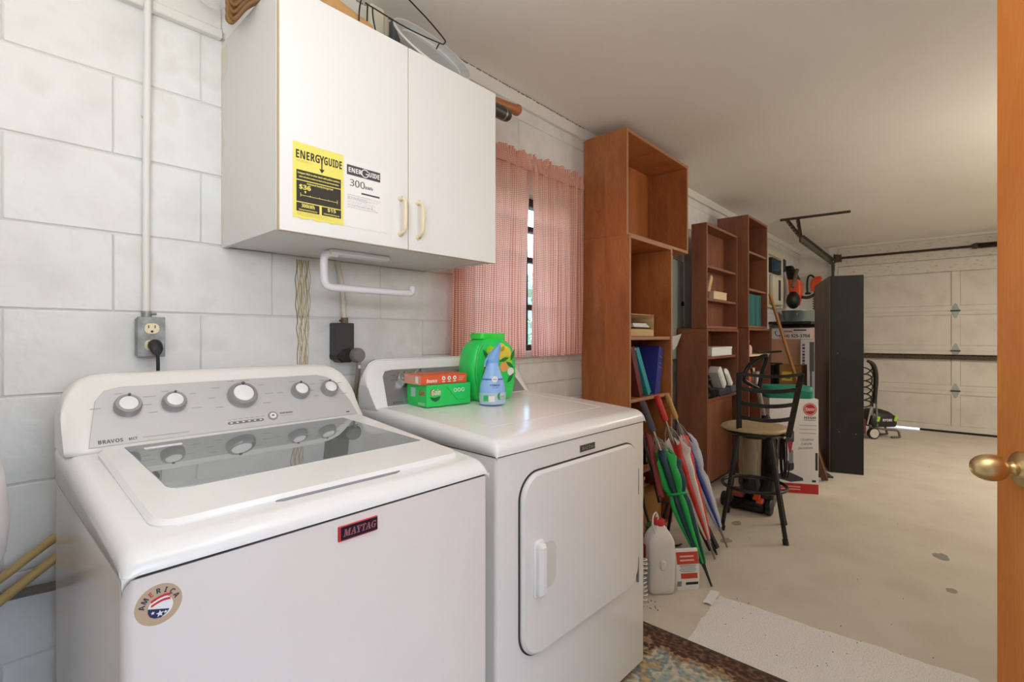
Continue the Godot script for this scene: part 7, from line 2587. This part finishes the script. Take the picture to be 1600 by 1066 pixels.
func build_far_end() -> void:
	var at := Vector3(6.7, 2.15, 0.44)
	var r := thing("door_track", "dark steel garage door track hung from a perforated ceiling bracket", "door track", at)
	var a := Vector3(5.69, 2.15, 0.472)
	var b := Vector3(7.80, 2.15, 0.425)
	var rb := mb()
	rb.beam(a, b, 0.006, 0.075, Vector3.UP, 0.001)
	rb.beam(a + Vector3(0, 0.036, 0.016), b + Vector3(0, 0.036, 0.016), 0.036, 0.005, Vector3.UP, 0.001)
	rb.beam(a + Vector3(0, -0.036, 0.016), b + Vector3(0, -0.036, 0.016), 0.036, 0.005, Vector3.UP, 0.001)
	part(r, "rail", rb, mat("5d5a50", 0.5, 0.3))
	var vt := mb()
	vt.box(Vector3(7.86, 0.0, 0.40), Vector3(7.90, 2.12, 0.43), 0.002)
	vt.tube(smooth_path([b + Vector3(-0.02, -0.01, 0), Vector3(7.86, 2.12, 0.42), Vector3(7.88, 2.05, 0.418)], 4), 0.02, 8)
	part(r, "vertical_rail", vt, mat("4b463f", 0.5, 0.3))
	# perforated angle iron on the ceiling and its two hangers
	var perf := func(p: Vector3, q: Vector3, w: float, up: Vector3) -> void:
		var pb := mb()
		pb.beam(p, q, w, 0.004, up, 0.0008)
		pb.beam(p + up * 0.002, q + up * 0.002, 0.004, w * 0.9, up, 0.0008)
		var pm := part(r, "perforated_angle", pb, M.rust_metal)
		var n := int((q - p).length() / 0.035)
		var hb := mb()
		for i in n:
			var m := p.lerp(q, (i + 0.5) / n)
			var dir := (q - p).normalized()
			var x := up.cross(dir).normalized()
			hb.obox(Transform3D(Basis(x, up.normalized(), dir).orthonormalized(), m + x * w * 0.22), Vector3(w * 0.28, 0.0065, 0.018), 0.0)
		part(pm, "hole", hb, mat("c4b7a2", 0.8)).set_meta("kind", "stuff")
	perf.call(Vector3(5.657, CEIL - 0.003, 0.291), Vector3(5.706, CEIL - 0.003, 0.892), 0.045, Vector3.UP)
	perf.call(Vector3(5.668, CEIL - 0.004, 0.448), Vector3(5.69, 2.17, 0.472), 0.04, Vector3(0.9, 0.05, 0.42).normalized())
	perf.call(Vector3(5.663, CEIL - 0.004, 0.345), Vector3(5.69, 2.19, 0.460), 0.04, Vector3(0.9, 0.2, 0.3).normalized())
	var hl := mb()
	hl.box(a + Vector3(-0.012, -0.03, -0.012), a + Vector3(0.012, 0.04, 0.004), 0.002)
	part(r, "end_plate", hl, M.rust_metal)
	# torsion shaft and spring over the door
	at = Vector3(7.83, 2.21, 1.7)
	var s := thing("torsion_spring", "dark torsion spring on a long steel shaft above the garage door", "spring", at)
	var sb := mb()
	sb.tube([Vector3(7.84, 2.208, 0.437), Vector3(7.84, 2.213, 3.2)], 0.014, 10)
	part(s, "shaft", sb, mat("3a2f2a", 0.5, 0.4))
	var sp := mb()
	var pts := []
	for i in 640:
		var an := TAU * i / 8.0
		pts.append(Vector3(7.84 + cos(an) * 0.028, 2.212 + sin(an) * 0.028, 1.84 + 0.0012 * i))
	sp.tube(pts, 0.0045, 5)
	part(s, "coil", sp, mat("352a25", 0.5, 0.4))
	var cone := mb()
	cone.lathe([Vector2(0, 0), Vector2(0.024, 0), Vector2(0.034, 0.03), Vector2(0.034, 0.05), Vector2(0, 0.05)], 14, Transform3D(Basis(Vector3(1, 0, 0), Vector3(0, 0, 1), Vector3(0, -1, 0)), Vector3(7.84, 2.212, 1.79)))
	part(s, "winding_cone", cone, M.rust_metal)
	var drum := mb()
	drum.lathe([Vector2(0, -0.03), Vector2(0.055, -0.03), Vector2(0.05, -0.01), Vector2(0.045, 0.02), Vector2(0.06, 0.03), Vector2(0, 0.03)], 18, Transform3D(Basis(Vector3(1, 0, 0), Vector3(0, 0, 1), Vector3(0, -1, 0)), Vector3(7.835, 2.208, 0.485)))
	drum.box(Vector3(7.80, 2.15, 0.436), Vector3(7.895, 2.27, 0.442), 0.002)
	part(s, "cable_drum", drum, M.rust_metal)
	# pressure washer beside the garage door
	var p := thing("pressure_washer", "small black and lime pressure washer with a coiled hose before the garage door", "pressure washer", Vector3(6.95, 0, 0.93), -deg_to_rad(48.2))
	for x in [-0.02]:
		for z in [0.06, -0.22]:
			var w := mb()
			w.lathe([Vector2(0, -0.015), Vector2(0.034, -0.015), Vector2(0.036, -0.018), Vector2(0.062, -0.018), Vector2(0.064, 0.0), Vector2(0.062, 0.018), Vector2(0.036, 0.018), Vector2(0.034, 0.012), Vector2(0, 0.012)], 26, Transform3D(Basis(Vector3(1, 0, 0), Vector3(0, 0, 1), Vector3(0, -1, 0)), Vector3(x, 0.064, z)))
			var wm := part(p, "wheel", w, M.black)
			var wd := mb()
			wd.lathe([Vector2(0, 0.016), Vector2(0.012, 0.016), Vector2(0.014, 0.019), Vector2(0.050, 0.0195), Vector2(0.052, 0.017)], 22, Transform3D(Basis(Vector3(1, 0, 0), Vector3(0, 0, 1), Vector3(0, -1, 0)), Vector3(x, 0.064, z)))
			part(wm, "hub_cap", wd, mat("cfcac2", 0.5))
	var body := mb()
	body.loft([rect_ring(0.13, 0.13, -0.08, 0.15, 0.11), rect_ring(0.13, 0.17, -0.08, 0.16, 0.12), rect_ring(0.125, 0.25, -0.08, 0.15, 0.115), rect_ring(0.10, 0.30, -0.08, 0.11, 0.09), rect_ring(0.08, 0.325, -0.08, 0.06, 0.05)], true, true)
	part(p, "motor_housing", body, mat("23231f", 0.35))
	var lm := mb()
	lm.obox(Transform3D(Basis(Vector3(0, 0, 1), -0.3), Vector3(0.055, 0.22, 0.032)), Vector3(0.035, 0.06, 0.02), 0.008)
	lm.obox(Transform3D(Basis(Vector3(0, 0, 1), -0.5), Vector3(0.255, 0.225, 0.030)), Vector3(0.035, 0.07, 0.02), 0.008)
	part(p, "lime_trim", lm, M.green_light)
	lettering(p, "RYOBI", Vector3(0.155, 0.208, 0.0395), Vector3.RIGHT, Vector3.UP, 0.026, M.white, 0.105, "Droid Sans", 700, false, 0.001)
	var fr := mb()
	fr.tube(smooth_path([Vector3(-0.02, 0.13, 0.0), Vector3(0.14, 0.10, 0.03), Vector3(0.27, 0.09, 0.03), Vector3(0.30, 0.03, 0.03), Vector3(0.295, 0.014, 0.03), Vector3(0.20, 0.014, 0.04)], 4), 0.012, 8)
	fr.tube(smooth_path([Vector3(0.27, 0.12, -0.16), Vector3(0.30, 0.03, -0.16), Vector3(0.295, 0.014, -0.16), Vector3(0.20, 0.014, -0.15)], 4), 0.012, 8)
	part(p, "frame", fr, mat("6b6a64", 0.4, 0.3))
	var up := mb()
	up.tube([Vector3(-0.01, 0.09, 0.0), Vector3(0.01, 0.48, 0.0)], 0.018, 10)
	up.tube([Vector3(0.045, 0.14, 0.03), Vector3(0.035, 0.42, 0.03)], 0.010, 8)
	part(p, "upright", up, M.steel)
	var gun := mb()
	gun.tube(smooth_path([Vector3(0.015, 0.40, 0.03), Vector3(0.025, 0.55, 0.03), Vector3(0.03, 0.70, 0.03), Vector3(0.015, 0.80, 0.03), Vector3(-0.02, 0.86, 0.03), Vector3(-0.06, 0.885, 0.02)], 5), [0.022, 0.022, 0.022, 0.022, 0.022, 0.022, 0.024, 0.026, 0.026, 0.026, 0.026, 0.026, 0.026, 0.026, 0.026, 0.026, 0.026, 0.026, 0.024, 0.024, 0.022, 0.02, 0.018, 0.018, 0.016, 0.015], 10)
	part(p, "spray_gun", gun, M.black)
	var hs := mb()
	var hp := []
	for i in 150:
		var an := TAU * i / 24.0
		hp.append(Vector3(-0.085 + 0.085 * cos(an) + 0.006 * sin(i * 0.7), 0.36 + 0.0031 * i + 0.055 * sin(an), 0.02 + 0.02 * sin(an * 0.5)))
	hs.tube(hp, 0.0075, 7)
	part(p, "hose", hs, M.black)
	var rc := mb()
	rc.tube([Vector3(-0.075, 0.16, 0.04), Vector3(-0.03, 0.36, 0.04)], 0.009, 8)
	part(p, "lance", rc, mat("a9a49c", 0.4))
	bx(p, "detergent_tank", Vector3(-0.15, 0.05, -0.06), Vector3(-0.075, 0.22, 0.03), mat("6e2730", 0.4), 0.012)


func build_house_door() -> void:
	# an interior slab door standing open, its free edge towards the garage
	var d := setting("door_2")
	d.position = Vector3(0.699, 0, 2.104)
	d.rotation.y = deg_to_rad(31.0)
	O = Vector3.ZERO
	bx(d, "slab", Vector3(0.022, 0.015, 0.0), Vector3(0.8095, 2.04, 0.035), M.wood_orange, 0.0015)
	var kx := 0.7445
	var y := 0.914
	var xf := Transform3D(Basis(Vector3(1, 0, 0), Vector3(0, 0, -1), Vector3(0, 1, 0)), Vector3(kx, y, 0))
	var ro := mb()
	ro.lathe([Vector2(0.033, 0.0), Vector2(0.033, 0.003), Vector2(0.029, 0.007), Vector2(0.018, 0.010), Vector2(0.014, 0.014), Vector2(0.014, 0.018), Vector2(0.011, 0.019)], 32, xf)
	var rm := part(d, "rosette", ro, M.brass)
	var kn := mb()
	kn.lathe([Vector2(0.0115, 0.017), Vector2(0.013, 0.020), Vector2(0.0105, 0.024), Vector2(0.0105, 0.028), Vector2(0.013, 0.030), Vector2(0.020, 0.036), Vector2(0.0245, 0.044), Vector2(0.0255, 0.054), Vector2(0.0242, 0.064), Vector2(0.0205, 0.073), Vector2(0.0150, 0.080), Vector2(0.0090, 0.0835), Vector2(0.0085, 0.081), Vector2(0.0075, 0.0805)], 36, xf)
	var km := part(d, "knob", kn, M.brass)
	var tb := mb()
	tb.lathe([Vector2(0.0075, 0.078), Vector2(0.0072, 0.0815), Vector2(0.0, 0.083)], 16, xf)
	part(km, "turn_button", tb, M.brass)
	var back := Transform3D(Basis(Vector3(1, 0, 0), Vector3(0, 0, 1), Vector3(0, -1, 0)), Vector3(kx, y, 0.035))
	var kb := mb()
	kb.lathe([Vector2(0.033, 0.0), Vector2(0.029, 0.007), Vector2(0.012, 0.012), Vector2(0.0105, 0.028), Vector2(0.020, 0.036), Vector2(0.0255, 0.054), Vector2(0.0205, 0.073), Vector2(0.0, 0.083)], 28, back)
	part(d, "knob", kb, M.brass)
	for hy in [0.25, 1.05, 1.85]:
		var hg := mb()
		hg.tube([Vector3(0.016, hy - 0.045, -0.004), Vector3(0.016, hy + 0.045, -0.004)], 0.006, 8)
		part(d, "hinge", hg, M.brass)


func build_left_edge() -> void:
	# white laundry tub at the picture's left edge
	var at := Vector3(-0.24, 0, 0.45)
	var t := thing("laundry_sink", "rounded white plastic laundry sink left of the washing machine", "sink", at)
	var b := mb()
	b.lathe([Vector2(0, 0.74), Vector2(0.20, 0.742), Vector2(0.262, 0.77), Vector2(0.290, 0.82), Vector2(0.294, 0.86), Vector2(0.288, 0.94), Vector2(0.275, 1.0), Vector2(0.262, 1.02), Vector2(0.25, 1.0), Vector2(0.24, 0.82), Vector2(0.15, 0.77), Vector2(0, 0.765)], 48, Transform3D(Basis(), at))
	part(t, "basin", b, M.white_plastic)
	for q in [[-0.17, -0.17], [0.17, -0.17], [-0.17, 0.17], [0.17, 0.17]]:
		var l := mb()
		l.tube([at + Vector3(q[0], 0.0, q[1]), at + Vector3(q[0] * 0.8, 0.75, q[1] * 0.8)], 0.018, 10)
		part(t, "leg", l, M.white_plastic)
	# hoses to the washing machine
	var specs := [["tan rubber water hose, upper of the two sloping behind the washing machine", M.hose_tan, [Vector3(-0.16, 0.47, 0.04), Vector3(0.0, 0.585, 0.04), Vector3(0.059, 0.627, 0.045), Vector3(0.143, 0.689, 0.05), Vector3(0.22, 0.735, 0.06), Vector3(0.27, 0.74, 0.075)], 0.0095],
		["tan rubber water hose, lower of the two sloping behind the washing machine", M.hose_tan, [Vector3(-0.16, 0.43, 0.06), Vector3(0.0, 0.54, 0.055), Vector3(0.059, 0.582, 0.055), Vector3(0.143, 0.643, 0.055), Vector3(0.22, 0.69, 0.06), Vector3(0.27, 0.70, 0.075)], 0.0105],
		["dark gray drain hose sagging under the tan hoses behind the washing machine", mat("6b655c", 0.5), [Vector3(-0.12, 0.60, 0.02), Vector3(-0.02, 0.582, 0.018), Vector3(0.05, 0.574, 0.018), Vector3(0.10, 0.572, 0.02), Vector3(0.16, 0.580, 0.05), Vector3(0.27, 0.60, 0.07)], 0.0105]]
	for s in specs:
		at = s[2][0]
		var h := MB.new(at)
		h.tube(smooth_path(s[2], 6), s[3], 12)
		one_mesh("water_hose", h, s[1], at, s[0], "hose")
